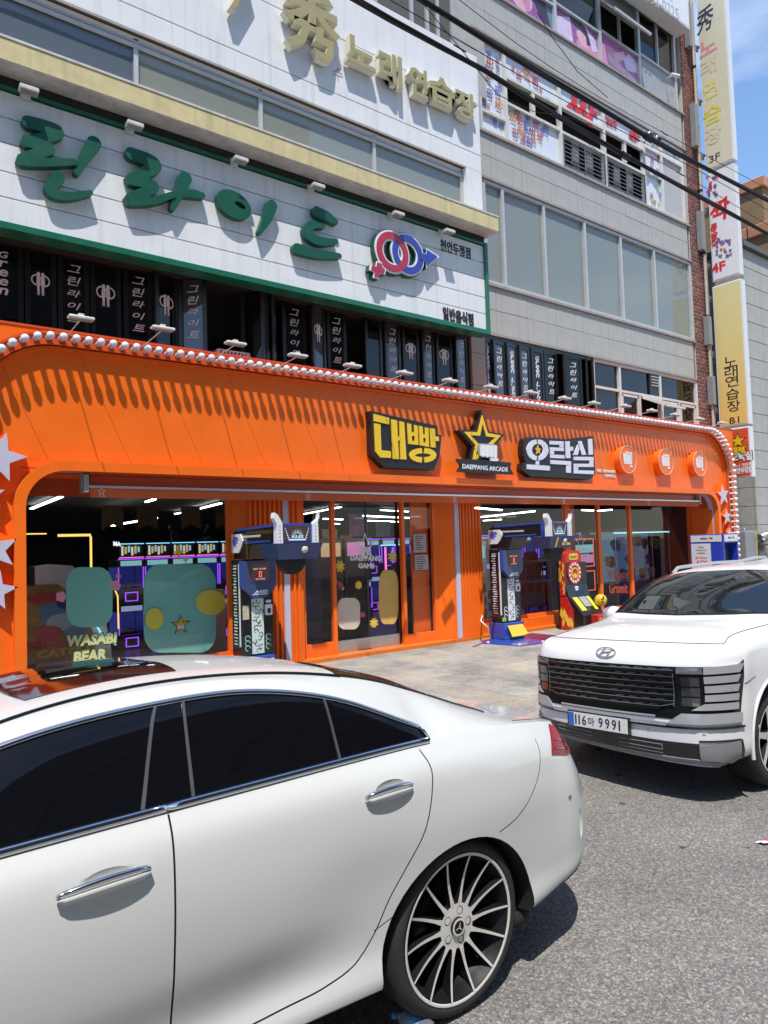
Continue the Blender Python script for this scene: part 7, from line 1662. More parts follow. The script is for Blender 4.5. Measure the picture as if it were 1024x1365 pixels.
flat_trim(arch, .024, .007, CHROME, 'window_trim', Vector((0, .5, .85)).normalized())
# pillar between the doors and the slim rear division
def glass_strip(xb0, xb1, xt0, xt1, off, m_, nm):
    def fn(s, t):
        x = (xb0+(xb1-xb0)*s)*(1-t)+(xt0+(xt1-xt0)*s)*t; return (np.interp(x, [q[0] for q in ST], range(nS)), .03+.93*t)
    skin_patch(topP, 0, 1, 0, 1, 6, 8, off, .012, 1, fn).xform(SH).build(nm, m_, sed)
sgn_ = 1 if topP.nrm(7.0, .5).y < 0 else -1
print('top normal sign', sgn_, 'side', sideP.nrm(11, 3).y)
glass_strip(.717, .865, .822, .905, .004*sgn_, TINT, 'pillar_panel')
glass_strip(.705, .717, .811, .821, .007*sgn_, mat('trim_dark', (.06, .06, .065), .3), 'pillar_trim'); glass_strip(.867, .878, .907, .916, .007*sgn_, mat('trim_dark', (.06, .06, .065), .3), 'pillar_trim')
glass_strip(1.44, 1.475, 1.445, 1.465, .004*sgn_, TINT, 'pillar_panel'); glass_strip(1.430, 1.439, 1.436, 1.444, .007*sgn_, mat('trim_dark', (.06, .06, .065), .3), 'pillar_trim')
# black drip moulding along the roof, sunroof panel, rear glass edge
drip = [SH(topP.pt(u, 2.0)+topP.nrm(u, 2.0)*.0025*sgn_) for u in np.linspace(4.6, 9.35, 50)]
MB().tube(drip, .0075, 6).build('roof_moulding', GBLK, sed)
def sun_fn(s, t): return (5.95+.12*(1-t)+(1.6-.12*(1-t)**3)*s, 2.50+1.49*t)
skin_patch(topP, 0, 1, 0, 1, 16, 8, .003*sgn_, .01, 1, sun_fn).xform(SH).build('sunroof', GBLK, sed)
skin_patch(topP, 0, 1, 0, 1, 16, 8, .003*sgn_, .01, 1, sun_fn).xform(lambda v: Vector((v.x, 2*YC-v.y, v.z))).xform(SH).build('sunroof', GBLK, sed)
for (a, b) in (((9.32, 13.5)),):
    ed = [SH(topP.pt(u, 2.02)+topP.nrm(u, 2.02)*.003*sgn_) for u in np.linspace(a, b, 30)]; MB().tube(ed, .005, 6).build('glass_seal', GBLK, sed)
dk = [SH(Vector(topP.pt(13.62+.0*t, 2.0+2.0*t))+Vector((0, 0, .001))) for t in np.linspace(-.12, 1, 20)]; MB().tube(dk, .006, 6).build('boot_gap', GBLK, sed)
bl_ = [SH(topP.pt(u, .55+.25*(u-13.6)/1.4)+topP.nrm(u, .6)*.0005*sgn_) for u in np.linspace(13.7, 14.9, 24)]; MB().tube(bl_, .0025, 6).build('boot_gap', GBLK, sed)
# tail lamp wrapped round the corner, reflector bumper scoop, black lower edge
RLAMP = mat('tail_red', (.26, .004, .012), .2, var=.5, vscale=25, coat=.0, spec=.15); RLD = mat('tail_dark_red', (.03, .002, .004), .1, var=0, coat=.3)
ss = 1 if sideP.nrm(11, 3).y < 0 else -1
def tail_fn(s, t): return (18.15+.5*t+s*(1.5-.75*t), 4.72+ (1.15-.30*s)*t - .12*s)
tl = skin_patch(sideP, 0, 1, 0, 1, 12, 6, .006*ss, .02, 1, tail_fn).xform(SH).build('tail_lamp', RLAMP, sed)
skin_patch(sideP, 0, 1, 0, 1, 10, 2, .0085*ss, .004, 1, lambda s, t: (18.5+.95*s, 5.18+.06*t-.1*s)).xform(SH).build('lamp_line', RLD, tl); skin_patch(sideP, 0, 1, 0, 1, 10, 2, .0085*ss, .004, 1, lambda s, t: (18.35+1.1*s, 4.88+.05*t-.1*s)).xform(SH).build('lamp_line', RLD, tl)
skin_patch(sideP, 0, 1, 0, 1, 30, 2, .004*ss, .02, 1, lambda s, t: (17.3+5.7*s, .72+.3*t)).xform(SH).build('lower_edge', GBLK, sed)
MB().lathe(SH(sideP.pt(18.6, 3.45)+sideP.nrm(18.6, 3.45)*.002*ss), [(.009, .002), (.009, -.003), (.0065, -.0035), (.001, -.003)], 'Y', 14).build('parking_sensor', mat('trim_grey', (.16,)*3), sed)
# wheels
wl = 'rear wheel with fourteen thin silver spokes'
wheel(sed, HX, 2.168, HZ, TR, .25, .285, 14, -1, 'thin', None); wheel(sed, FX, 2.168, HZ, TR, .25, .285, 14, -1, 'thin')
wheel(sed, HX, 2*YC-2.168, HZ, TR, .25, .285, 14, 1, 'thin'); wheel(sed, FX, 2*YC-2.168, HZ, TR, .25, .285, 14, 1, 'thin')
MB().box(-1.9, 2.6, 2.5, 3.76, .16, .24).build('underbody', WELL, sed)
MB().tube([(2.30, 2.22, .24), (2.40, 2.24, .22), (2.48, 2.30, .24)], .03, 8).build('mud_flap', WELL, sed)
# near door mirror, headlamp
mi = MB().ball((-.42, 2.02, 1.08), 1, 18, 12, .10, .10, .065); mi.build('door_mirror', SP, sed); MB().box(-.44, -.40, 2.08, 2.22, 1.03, 1.06).build('mirror_arm', GBLK, sed)
skin_patch(sideP, 0, 1, 0, 1, 8, 4, .004*ss, .01, 1, lambda s, t: (2.6+1.9*s, 5.0+.8*t)).xform(SH).build('headlamp', mat('lamp_clear', (.35, .37, .4), .05, coat=1), sed)
skin_patch(sideP, 0, 1, 0, 1, 8, 4, .004*ss, .01, 1, lambda s, t: (0+1.5*s, 3.0+1.7*t)).xform(SH).build('grille', GBLK, sed)
# ============================================================ WHITE SUV (right, facing left)
VC = 3.38; VN = 2.495
suv = thing('parked_car', 'white boxy sport utility car facing left with a wide black grille and roof rails', 'car', (7.0, VC, 0))
VA = [0, .3, .57, .76]
FRX = (.07, .0, -.02, .0, .0, .05, .12)
def fx0(a): return 4.64+.06*a*a/.36+.15*max(0, (a-.6)/.285)**2
G = []
for a in VA: G.append([(fx0(a)+d, VC-a, z) for d, z in zip(FRX, (.27, .31, .50, .75, .95, 1.03, 1.06))])
VS = [(4.96, (.12, .03, .0, .0, .005, .03, .09), (.28, .315, .5, .75, .95, 1.03, 1.065)),
 (5.2, (.1, .0, -.01, -.008, .0, .02, .075), (.30, .33, .52, .76, .96, 1.055, 1.10)),
 (5.51, (.1, -.01, -.022, -.02, -.006, .018, .07), (.32, .36, .54, .77, .97, 1.07, 1.125)),
 (5.82, (.1, .0, -.01, -.008, .0, .02, .07), (.32, .36, .52, .77, .98, 1.08, 1.14)),
 (6.3, (.1, .02, .005, .01, .01, .025, .07), (.32, .36, .52, .77, .98, 1.085, 1.145)), (6.6, (.1, .02, .005, .01, .01, .025, .07), (.32, .36, .52, .77, .98, 1.085, 1.148)),
 (7.0, (.1, .02, .005, .01, .01, .025, .07), (.32, .36, .52, .77, .98, 1.085, 1.15)), (8.0, (.1, .0, -.01, -.01, .0, .02, .07), (.32, .36, .52, .77, .98, 1.085, 1.155)),
 (8.8, (.1, .02, .0, .0, .01, .03, .08), (.34, .38, .52, .77, .98, 1.085, 1.16)), (9.15, (.16, .09, .05, .05, .06, .08, .13), (.36, .4, .54, .77, .98, 1.09, 1.165))]
for x, ins, zz in VS: G.append([(x, VN+d, z) for d, z in zip(ins, zz)])
for x, y in ((9.27, 2.70), (9.32, 2.92), (9.34, 3.15), (9.35, VC)): G.append([(x+d, y, z) for d, z in zip((-.05, .02, .04, .03, .02, .0, -.03), (.36, .4, .54, .77, .98, 1.09, 1.165))])
vside = Patch(G); R6 = lambda c: G[c][6]
VT = [None, ((5.2, 2.74, 1.125), (5.2, 2.92, 1.142), (5.2, 3.15, 1.152), (5.2, VC, 1.155)), ((5.51, 2.72, 1.152), (5.51, 2.92, 1.168), (5.51, 3.15, 1.176), (5.51, VC, 1.178)),
 ((5.83, 2.61, 1.185), (5.80, 2.69, 1.20), (5.70, 3.06, 1.198), (5.66, VC, 1.195)), ((6.3, 2.69, 1.40), (6.28, 2.755, 1.45), (6.18, 3.06, 1.46), (6.15, VC, 1.46)),
 ((6.6, 2.71, 1.475), (6.6, 2.775, 1.53), (6.55, 3.06, 1.572), (6.53, VC, 1.58)), ((7.0, 2.71, 1.488), (7.0, 2.78, 1.555), (7.0, 3.06, 1.602), (7.0, VC, 1.61)),
 ((8.0, 2.71, 1.488), (8.0, 2.78, 1.56), (8.0, 3.06, 1.605), (8.0, VC, 1.613)), ((8.8, 2.72, 1.46), (8.8, 2.79, 1.54), (8.8, 3.06, 1.58), (8.8, VC, 1.585)), None]
TP = []; nV = len(VS)
for k in range(nV):
    if k == 0: TP.append([R6(4), R6(3), R6(2), R6(1), R6(0)])
    elif k == nV-1: TP.append([R6(4+k), R6(5+k), R6(6+k), R6(7+k), R6(8+k)])
    else: TP.append([R6(4+k)]+list(VT[k]))
vtop = Patch(TP)
SP2 = paint('solid_white_paint', (.64, .645, .65), .04); CM2 = [SP2, mat('windscreen_glass', (.008, .010, .010), .015, var=0, spec=.9, coat=.6), GBLK, WELL, SLITM, WELL]
def vt_m(u, v, c):
    if v < 1 and 3.15 < u < 8.2: return 1
    if v > 2.05 and 3.15 < u < 4.9: return 1
    if v > 1.0 and u > 8.15: return 1
    return 0
vb = car_shell(vside, vtop, VC, 6, 5, 6, lambda u, v, c: 0, vt_m, CM2)
VHX, VHZ, VR = 5.52, .372, .365; VRX = 8.15
for hx in (VHX, VRX):
    pts = [(hx+.435*math.cos(a), .36+.44*math.sin(a)) for a in np.linspace(0, 2*math.pi, 52)[:-1]]
    for ya, yb in ((2.2, 2.95), (2*VC-2.95, 2*VC-2.2)):
        c = prism_obj(pts, ya, yb, CM2, 3); boolean(vb, c); drop(c)
VSH = lambda p: Vector((p[0], p[1], p[2]-.05*(p[1]-VC)*min(1, max(0, (p[2]-.22)/.3))))
for v in vb.data.vertices: v.co = VSH(v.co)
finish(vb, suv, 32); vb.name = 'body'
vs_ = 1 if vside.nrm(6, 3).y < 0 else -1; vt_ = 1 if vtop.nrm(6, 2.5).z > 0 else -1
za = [.27, .31, .50, .75, .95, 1.03, 1.06]; aa = [0, .3, .57, .76, 1.0, 1.26, 1.56]
vz = lambda z: float(np.interp(z, za, range(7))); ua = lambda a: float(np.interp(a, aa, range(7)))
def fp(nm, m_, a0, a1, z0, z1, off, thick=.02, both=True, nu=10, nv=3, par=None, quad=None):
    """piece lying on the nose: lateral a0..a1 (mirrored to the far side), heights z0..z1; quad = 4 (a,z) corners"""
    def fn(s, t):
        if quad:
            (A, B, C, D) = quad; a = (A[0]*(1-s)+B[0]*s)*(1-t)+(D[0]*(1-s)+C[0]*s)*t; z = (A[1]*(1-s)+B[1]*s)*(1-t)+(D[1]*(1-s)+C[1]*s)*t
        else: a, z = a0+(a1-a0)*s, z0+(z1-z0)*t
        return ua(a), vz(z)
    o = None
    for mir in ((0, 1) if both else (0,)):
        m = skin_patch(vside, 0, 1, 0, 1, nu, nv, off*vs_, thick, 1, fn)
        if mir: m.xform(lambda v: Vector((v.x, 2*VC-v.y, v.z)))
        m.xform(VSH); o = m.build(nm, m_, par or suv)
    return o
SAT = mat('satin_silver', (.46, .46, .47), .32, metal=.45, var=.05); SKID = mat('skid_grey', (.25, .25, .26), .45, metal=.3, var=.05); BARS = mat('bar_chrome', (.34, .34, .36), .3, metal=.9, var=0)
GRB = mat('grille_black', (.006, .006, .007), .4, var=.1, spec=.15)
fp('front_mask', GRB, 0, .98, .60, .935, .006, .03, nu=16, nv=5)
fp('mask_edge', GBLK, .9, 1.06, 0, 0, .010, .02, quad=((.93, .57), (.985, .60), (1.06, .965), (.99, .935)))
fp('front_mask', GRB, 0, .60, .565, .60, .004, .02)
for k in range(7):
    z = .628+k*.043
    w_ = .56 if k > 0 else .46
    fp('grille_bar', GRB, 0, w_, z, z+.022, .022, .03, nu=12, nv=1)
    fp('grille_line', BARS, 0, w_, z+.022, z+.0255, .024, .01, nu=12, nv=1)
    for j in range(5):
        a = .06+j*.105+(.05 if k % 2 else 0)
        if a+.06 < w_: fp('grille_dash', BARS, a, a+.06, z+.031, z+.0332, .012, .008, nu=2, nv=1)
for k in range(1, 7): fp('grille_end', BARS, .553, .558, .628+k*.043-.018, .628+k*.043+.024, .022, .01, nu=1, nv=1)
fp('grille_corner', BARS, 0, 0, 0, 0, .022, .01, nu=4, nv=1, quad=((.46, .648), (.555, .672), (.56, .677), (.46, .654)))
# lamp slats
for k in range(5):
    z = .632+k*.0625
    q = ((.735, z), (.975, z+.004), (.975+.010*k, z+.050), (.735, z+.046))
    if k == 0: q = ((.66, z), (.97, z+.004), (.975, z+.050), (.735, z+.046))
    if k == 4: q = ((.735, z), (1.0, z+.004), (1.045, z+.062), (.735, z+.050))
    fp('lamp_slat', SAT, 0, 0, 0, 0, .016, .015, nu=8, nv=2, quad=q)
fp('lamp_lens', mat('lamp_smoke', (.10, .10, .11), .08, coat=1, var=0), .575, .73, .885, .93, .012, .01); 
for k in range(3): fp('lamp_chip', mat('lamp_dark_glass', (.03, .03, .035), .05, coat=1, var=.3, vscale=30), .60, .71, .66+k*.07, .72+k*.07, .010, .01, nu=4, nv=2)
# silver wing below, bumper, lower intake, skid plate
fp('wing', SAT, 0, 0, 0, 0, .016, .02, nu=10, nv=3, quad=((.50, .535), (1.0, .545), (1.0, .612), (.60, .608)))
fp('wing', SAT, 0, .50, .520, .545, .016, .02, nu=8, nv=1); fp('wing_edge', GBLK, 0, 1.02, .508, .520, .014, .02, nu=12, nv=1)
fp('centre_trim', SAT, 0, .42, .572, .584, .012, .01, nu=8, nv=1)
fp('lower_intake', GBLK, 0, .70, .325, .425, .006, .02, nu=10, nv=2)
for s0, s1 in ((.12, .46),):
    for zz in (.345, .37, .40): fp('intake_line', SKID, s0, s1, zz, zz+.004, .010, .006, nu=5, nv=1)
    fp('intake_end', SKID, 0, 0, 0, 0, .010, .006, nu=1, nv=2, quad=((s1, .37), (s1+.004, .37), (s1+.004, .404), (s1, .404)))
fp('skid_plate', SKID, 0, 0, 0, 0, .012, .02, nu=12, nv=2, quad=((0, .285), (.92, .285), (.70, .328), (0, .322)))
fp('skid_corner', SKID, 0, 0, 0, 0, .014, .02, nu=8, nv=3, quad=((.70, .33), (1.0, .29), (.98, .435), (.70, .418)))
fp('corner_edge', GBLK, 0, 0, 0, 0, .012, .02, nu=2, nv=2, quad=((1.0, .33), (1.03, .32), (1.0, .44), (.965, .435))); fp('corner_edge', GBLK, .70, .985, .434, .444, .010, .02, nu=6, nv=1)
fp('skid_lip', SAT, 0, .80, .277, .287, .016, .02, nu=12, nv=1)
for a, z in ((.35, .47), (.72, .475), (1.24, .45)): fp('parking_sensor', mat('sensor_grey', (.4, .4, .41), .4, var=0), a, a+.018, z, z+.018, .003, .004, nu=2, nv=2)
# hood and bonnet gaps, badge
def line_top(pts, r=.0035):
    for mir in (0, 1):
        q = [VSH(vtop.pt(u, v)+vtop.nrm(u, v)*.001*vt_) for u, v in pts]
        if mir: q = [Vector((p.x, 2*VC-p.y, p.z-.10*(VC-p.y)*1.0)) for p in q]
        MB().tube(q, r, 6).build('panel_gap', GBLK, suv)
line_top([(.22, 4-.2*k) for k in range(16)]+[(.22+.02*k, .78-.04*k) for k in range(6)]+[(.34+.25*k, .58-.01*k) for k in range(11)])
fd = [(5.02+i*.03, .74+.02*math.sin(i)) for i in range(0)]
cut_l = [VSH(vside.pt(4.2+.08*k, 3.25+.01*k)+vside.nrm(4.2+.08*k, 3.25)*.0008*vs_) for k in range(10)]
MB().tube(cut_l, .0025, 6).build('panel_gap', GBLK, suv)
bp_ = vside.pt(0.02, 4.72); bn = (vside.nrm(.05, 4.7)*vs_).normalized(); bu = Vector((0, -1, 0)); bv = bn.cross(bu); bv = bv if bv.z > 0 else -bv
m = MB(); o_ = VSH(bp_)+bn*.002; n = 36
rg = [(.088*math.cos(2*math.pi*k/n), .045*math.sin(2*math.pi*k/n)) for k in range(n)]; ri = [(.079*math.cos(2*math.pi*k/n), .037*math.sin(2*math.pi*k/n)) for k in range(n)]
for k in range(n): j = (k+1) % n; m.frame(o_, bu, bv, bn, [rg[k], rg[j], ri[j], ri[k]], .006, 0)
m.frame(o_, bu, bv, bn, [(-.052, -.030), (-.040, -.032), (-.012, .032), (-.026, .034)], .0062, 0); m.frame(o_, bu, bv, bn, [(.012, -.032), (.026, -.034), (.052, .030), (.040, .032)], .0062, 0); m.frame(o_, bu, bv, bn, [(-.03, -.012), (.02, .0), (.03, .012), (-.02, .0)], .0064, 0)
m.build('badge', mat('badge_steel', (.36, .37, .38), .3, metal=.7, var=0), suv)
# number plate
py0, py1, pz0, pz1 = VC+.32, VC-.22, .428, .535; PX = 4.592
pl = MB().box(PX+.004, PX+.03, py1-.012, py0+.012, pz0-.012, pz1+.012); pf = pl.xform(lambda v: Vector((v.x, v.y, v.z-.05*(v.y-VC)))).build('plate_frame', GBLK, suv)
psh = lambda v: Vector((v.x, v.y, v.z-.05*(v.y-VC)))
MB().box(PX, PX+.0035, py1, py0, pz0, pz1).xform(psh).build('plate', mat('plate_white', (.68, .68, .67), .5, var=.04), pf); MB().box(PX-.002, PX-.0004, py0-.052, py0-.002, pz0+.002, pz1-.002).xform(psh).build('plate_band', mat('plate_blue', (.03, .12, .48), .5, var=0), pf)
m = MB(); hh = pz1-pz0
def ptx(t_, y_a, y_b, b_=.012, zlo=.16, zhi=.86): put_text(m, t_, (PX-.0004, y_a, pz0+hh*zlo), (0, y_b-y_a, 0), (0, 0, hh*(zhi-zlo)), (-1, 0, 0), .0016, 0, b_)
ys = py0-.065
for ch, w_ in zip('116마 9991', (.013, .013, .040, .056, .03, .040, .040, .040, .013)):
    if ch != ' ': ptx(ch, ys, ys-w_, .004, .16 if ch != '마' else .2, .86 if ch != '마' else .78)
    ys -= w_+(.020 if ch != ' ' else -.012)
m.xform(psh).build('plate_text', INK, pf)
# wheels, mirrors, rails, far details
for hx in (VHX, VRX):
    wheel(suv, hx, VN+.035, VHZ, VR, .25, .265, 7, -1, 'block'); wheel(suv, hx, 2*VC-VN-.035, VHZ, VR, .25, .265, 7, 1, 'block')
al = [VSH(Vector((VHX+.44*math.cos(a), VN-.012, .36+.445*math.sin(a)))) for a in np.linspace(-.15, math.pi+.15, 40)]; MB().tube(al, .014, 8).build('arch_lip', SP2, suv)
mp_ = aty(818, 819, 4.36)
mm = MB().ball((mp_.x, 4.36, mp_.z), 1, 20, 14, .085, .115, .085); mm.build('door_mirror', SP2, suv); MB().ball((mp_.x+.055, 4.36, mp_.z), 1, 16, 10, .05, .10, .07).build('mirror_glass', GBLK, suv); MB().box(mp_.x, mp_.x+.1, 4.16, 4.34, mp_.z-.09, mp_.z-.05).build('mirror_arm', GBLK, suv)
mm = MB().ball((mp_.x, 2*VC-4.36, mp_.z+.08), 1, 20, 14, .085, .115, .085); mm.build('door_mirror', SP2, suv)
for mir in (0, 1):
    q = [VSH(vtop.pt(u, 2.12)+Vector((0, 0, .045 if 5.3 < u < 7.85 else .012))) for u in (5.12, 5.2, 5.35, 5.6, 6, 6.5, 7, 7.5, 7.8, 7.95)]
    if mir: q = [Vector((p.x, 2*VC-p.y, p.z-.10*(VC-p.y))) for p in q]
    MB().tube(q, [.012, .018]+[.018]*7+[.012], 8).build('roof_rail', SAT, suv)
for mir in (0, 1):   # black windscreen surround
    q = [VSH(vtop.pt(u, 2.03)+vtop.nrm(u, 2.03)*.002*vt_) for u in np.linspace(3.1, 4.95, 16)]
    if mir: q = [Vector((p.x, 2*VC-p.y, p.z-.10*(VC-p.y))) for p in q]
    MB().tube(q, .012, 6).build('screen_edge', GBLK, suv)
    q = [VSH(vtop.pt(3.12, v)+vtop.nrm(3.12, v)*.002*vt_) for v in np.linspace(2.0, 4, 10)]
    if mir: q = [Vector((p.x, 2*VC-p.y, p.z-.10*(VC-p.y))) for p in q]
    MB().tube(q, .014, 6).build('screen_cowl', GBLK, suv)
MB().box(4.9, 9.1, 2.75, 4.0, .2, .32).build('underbody', WELL, suv)
# ============================================================ OVERHEAD CABLES
CB = mat('cable_black', (.010, .010, .011), .6, var=.1)
def cable(pts, r, n, lab, Y, twist=.0, nm='overhead_cable'):
    base = [aty(x, y, Y) for x, y in pts]
    d0 = base[1]-base[0]; d1 = base[-1]-base[-2]; base = [base[0]-d0.normalized()*3.0]+base+[base[-1]+d1.normalized()*14.0]
    P = np.array([tuple(p) for p in base]); t = np.concatenate([[0], np.cumsum(np.linalg.norm(np.diff(P, axis=0), axis=1))]); q = herm(P, t, np.linspace(0, t[-1], 60))
    m = MB()
    for k in range(n):
        a = 2*math.pi*k/max(n, 1); off = [Vector((0, math.cos(a+i*twist), math.sin(a+i*twist)))*(r*1.25 if n > 1 else 0) for i in range(60)]
        m.tube([Vector(q[i])+off[i] for i in range(60)], r, 6)
    for i in range(8, 58, 7): m.tube([Vector(q[i])-Vector((.05, 0, 0)), Vector(q[i])+Vector((.05, 0, -.005))], r*2.9 if n > 1 else r*1.8, 8)
    return tag(m.build(nm, CB, None, tuple(base[1])), lab, 'cable', 'overhead cables')
cable([(540, -14), (640, 48), (720, 97), (790, 138), (887, 196), (960, 234), (1024, 267)], .0085, 4, 'thick twisted black cable bundle, upper one, crossing before the grey facade', 3.0, .35)
cable([(455, -12), (560, 48), (640, 90), (700, 128), (796, 186), (900, 244), (1024, 312)], .0078, 4, 'thick twisted black cable bundle, lower one, crossing before the grey facade', 2.95, .3)
cable([(500, -12), (610, 52), (720, 116), (820, 170), (940, 232), (1024, 280)], .0028, 1, 'thin black wire running just above the lower cable bundle', 3.02)
cable([(600, -10), (700, 66), (800, 130), (900, 185), (1024, 252)], .0024, 1, 'thin black wire running just above the upper cable bundle', 3.08)
cable([(640, 96), (675, 138), (740, 150), (830, 190), (940, 250), (1024, 300)], .0024, 1, 'thin black wire dropping from the lower cable bundle at the parapet corner', 2.9)
m = MB(); q = [aty(x, y, 9.6) for x, y in ((716, 16), (738, 52), (770, 95), (810, 130))]; m.tube(q, .008, 6); tag(m.build('service_wire', CB, None, tuple(q[0])), 'single thin wire sloping down the grey stone under the pink film', 'wire')
m = MB(); q = [aty(x, y, 9.9) for x, y in ((978, 579), (1000, 566), (1024, 556), (1060, 540))]; m.tube(q, .014, 6); q2 = [aty(x, y, 9.9) for x, y in ((1003, 582), (1024, 568), (1060, 545))]; 
tag(m.build('service_wire', CB, None, tuple(q[0])), 'black wire leaving the yellow sign towards the right', 'wire')
tag(MB().tube(q2, .016, 6).build('service_wire', CB, None, tuple(q2[0])), 'black wire leaving the orange red sign towards the right', 'wire')
# silver spot heads and a small camera on the facade
for i, (px, py, lab) in enumerate(((867, 181, 'left of a pair'), (878, 186, 'right of a pair'))):
    p = aty(px, py, 9.75); t = thing('spot_lamp', 'round silver spot lamp on the fourth floor ledge, ' + lab, 'spot lamp', (p.x, 9.95, p.z), 'silver spot lamps on the ledge')
    MB().lathe((p.x, 9.75, p.z), [(.001, .14), (.07, .12), (.11, .04), (.12, -.03), (.105, -.03), (.09, .04), (.001, .05)], 'Y', 20).build('lamp_head', CHROME, t); MB().tube([(p.x, 9.85, p.z), (p.x, 9.95, p.z-.12)], .02, 6).build('lamp_arm', ALU, t)
p = aty(899, 101, 9.8); t = thing('security_camera', 'small white security camera at the brick edge beside the perforated panel', 'camera', (p.x, 9.95, p.z))
MB().tube([(p.x-.12, 9.82, p.z), (p.x+.1, 9.72, p.z-.02)], .05, 10).build('camera_body', EDGE, t); MB().tube([(p.x-.05, 9.82, p.z), (p.x-.05, 9.97, p.z+.02)], .02, 6).build('camera_arm', EDGE, t); MB().tube([(p.x+.1, 9.72, p.z-.02), (p.x+.115, 9.713, p.z-.021)], .04, 10).build('camera_lens', GBLK, t)
# ============================================================ LITTER AND BOTTLE
b0 = atz(524, 1353, .034); b1 = atz(572, 1372, .034); d = (b1-b0).normalized(); 
bt_ = thing('water_bottle', 'small clear water bottle with a blue cap lying by the rear tyre', 'bottle', (b0.x, b0.y, 0))
def along(prof, nm, m_):
    e1 = Vector((0, 0, 1)); e2 = d.cross(e1); mb = MB(); n = 20; vs = []; fs = []
    for h, r in prof:
        for k in range(n): a = 2*math.pi*k/n; vs.append(b0+d*h+e1*math.cos(a)*r+e2*math.sin(a)*r)
    for i in range(len(prof)-1):
        for k in range(n): fs.append((i*n+k, i*n+(k+1) % n, (i+1)*n+(k+1) % n, (i+1)*n+k))
    mb.add(vs, fs, True); mb.build(nm, m_, bt_)
along([(0, .001), (0, .014), (.016, .0145), (.016, .001)], 'cap', mat('cap_blue', (.05, .22, .50), .4, var=0))
PET = glass('clear_plastic', (.85, .9, .95), .75, (.4, .45, .5), .04, 1.4)
along([(.016, .012), (.028, .0125), (.034, .017), (.052, .029), (.066, .0315), (.07, .030), (.08, .0315), (.135, .0315), (.14, .030), (.16, .0315), (.175, .028), (.178, .001)], 'bottle_body', PET)
along([(.075, .0318), (.075, .0324), (.13, .0324), (.13, .0318)], 'bottle_label', mat('label_blue', (.12, .30, .55), .5, var=.5, vscale=60))
p = atz(1020, 1122, .004); rn = random.Random(2)
lt = thing('litter', 'crumpled white and pink printed card lying on the asphalt at right', 'litter', (p.x, p.y, 0))
m = MB(); n = 7; 
for i in range(n):
    for j in range(4):
        pass
vs = [(p.x-.06+.030*i, p.y-.022+.019*j-.012*i, .006+.012*rn.random()) for i in range(n) for j in range(4)]
fs = [(i*4+j, (i+1)*4+j, (i+1)*4+j+1, i*4+j+1) for i in range(n-1) for j in range(3)]
m.add(vs[:16], [f for f in fs if max(f) < 16]); m.build('card', mat('card_white', (.62, .6, .68), .6, var=.2, vscale=40), lt)
m = MB(); m.add(vs, [f for f in fs if min(f) >= 8]); m.build('card_print', mat('card_pink', (.55, .05, .10), .6, var=.4, vscale=30), lt).location.z += .001
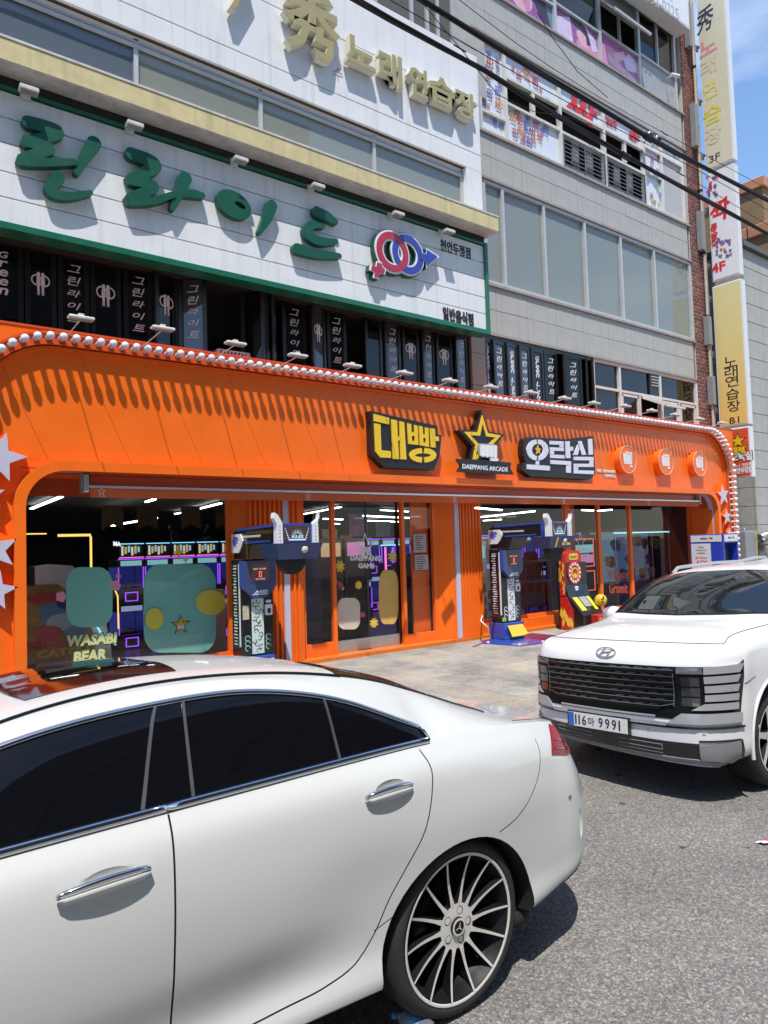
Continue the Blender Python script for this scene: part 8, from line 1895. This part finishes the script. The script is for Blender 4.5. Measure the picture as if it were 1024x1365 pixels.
# ============================================================ A PERSON INSIDE, SEEN FROM BEHIND
def person(x, y, z, h):
    root = thing('person', 'person in black clothes standing with back turned inside the glass doors', 'person', (x, y, z))
    s = h/1.72
    J = {'pelvis': (0, 0, .92, .135), 'waist': (0, 0, 1.06, .125), 'chest': (0, .01, 1.26, .155), 'neck': (0, .0, 1.44, .06), 'nk2': (0, .02, 1.50, .055), 'head': (0, .03, 1.60, .095), 'crown': (0, .02, 1.66, .085),
        'hl': (-.09, 0, .86, .10), 'kl': (-.10, .02, .48, .065), 'al': (-.10, -.02, .09, .045), 'tl': (-.11, .13, .03, .035), 'hr': (.09, 0, .86, .10), 'kr': (.11, .03, .48, .065), 'ar': (.12, .0, .09, .045), 'tr': (.13, .15, .03, .035),
        'sl': (-.18, 0, 1.39, .065), 'el': (-.25, .03, 1.12, .048), 'wl': (-.16, .24, 1.10, .032), 'ml': (-.11, .30, 1.12, .03), 'sr': (.18, 0, 1.39, .065), 'er': (.26, .02, 1.12, .048), 'wr': (.15, .24, 1.10, .032), 'mr': (.10, .30, 1.12, .03)}
    E_ = [('pelvis', 'waist'), ('waist', 'chest'), ('chest', 'neck'), ('neck', 'nk2'), ('nk2', 'head'), ('head', 'crown'), ('pelvis', 'hl'), ('hl', 'kl'), ('kl', 'al'), ('al', 'tl'), ('pelvis', 'hr'), ('hr', 'kr'), ('kr', 'ar'), ('ar', 'tr'), ('chest', 'sl'), ('sl', 'el'), ('el', 'wl'), ('wl', 'ml'), ('chest', 'sr'), ('sr', 'er'), ('er', 'wr'), ('wr', 'mr')]
    for sd, sg in (('l', 1), ('r', -1)):
        mx_, my_, mz_, _ = J['m'+sd]
        for i in range(4):
            J[f'f{sd}{i}a'] = (mx_+sg*(-.02+.013*i), my_+.035, mz_+.005, .0085); J[f'f{sd}{i}b'] = (mx_+sg*(-.012+.013*i), my_+.065+.006*(i in (1, 2)), mz_-.012, .0075); E_ += [('m'+sd, f'f{sd}{i}a'), (f'f{sd}{i}a', f'f{sd}{i}b')]
        J[f't{sd}a'] = (mx_+sg*.03, my_+.01, mz_+.02, .009); E_.append(('m'+sd, f't{sd}a'))
    ks = list(J); me = bpy.data.meshes.new('person_body'); me.from_pydata([tuple(c*s for c in J[k][:3]) for k in ks], [(ks.index(a), ks.index(b)) for a, b in E_], [])
    o = bpy.data.objects.new('person_body', me); COL.objects.link(o); o.parent = root
    md = o.modifiers.new('skin', 'SKIN'); sk = me.skin_vertices[0].data if me.skin_vertices else None
    if sk is None:
        import bmesh
        b = bmesh.new(); b.from_mesh(me); lay = b.verts.layers.skin.verify(); b.verts.ensure_lookup_table()
        for i, k in enumerate(ks): b.verts[i][lay].radius = (J[k][3]*s, J[k][3]*s*(.72 if k in ('pelvis', 'waist', 'chest') else 1)); b.verts[i][lay].use_root = (k == 'pelvis')
        b.to_mesh(me); b.free()
    sb_ = o.modifiers.new('sub', 'SUBSURF'); sb_.levels = 1; sb_.render_levels = 1
    me.materials.append(mat('black_clothes', (.010, .010, .011), .85, var=.2))
    hr = MB().ball((x, y+.01, z+1.62*s), .105*s, 14, 10, 1, 1.05, 1.1); hr.build('hair', mat('hair_black', (.008, .007, .007), .6, var=.1), root)
p = aty(548, 845, 10.9); person(p.x, 10.9, .10, 1.62)
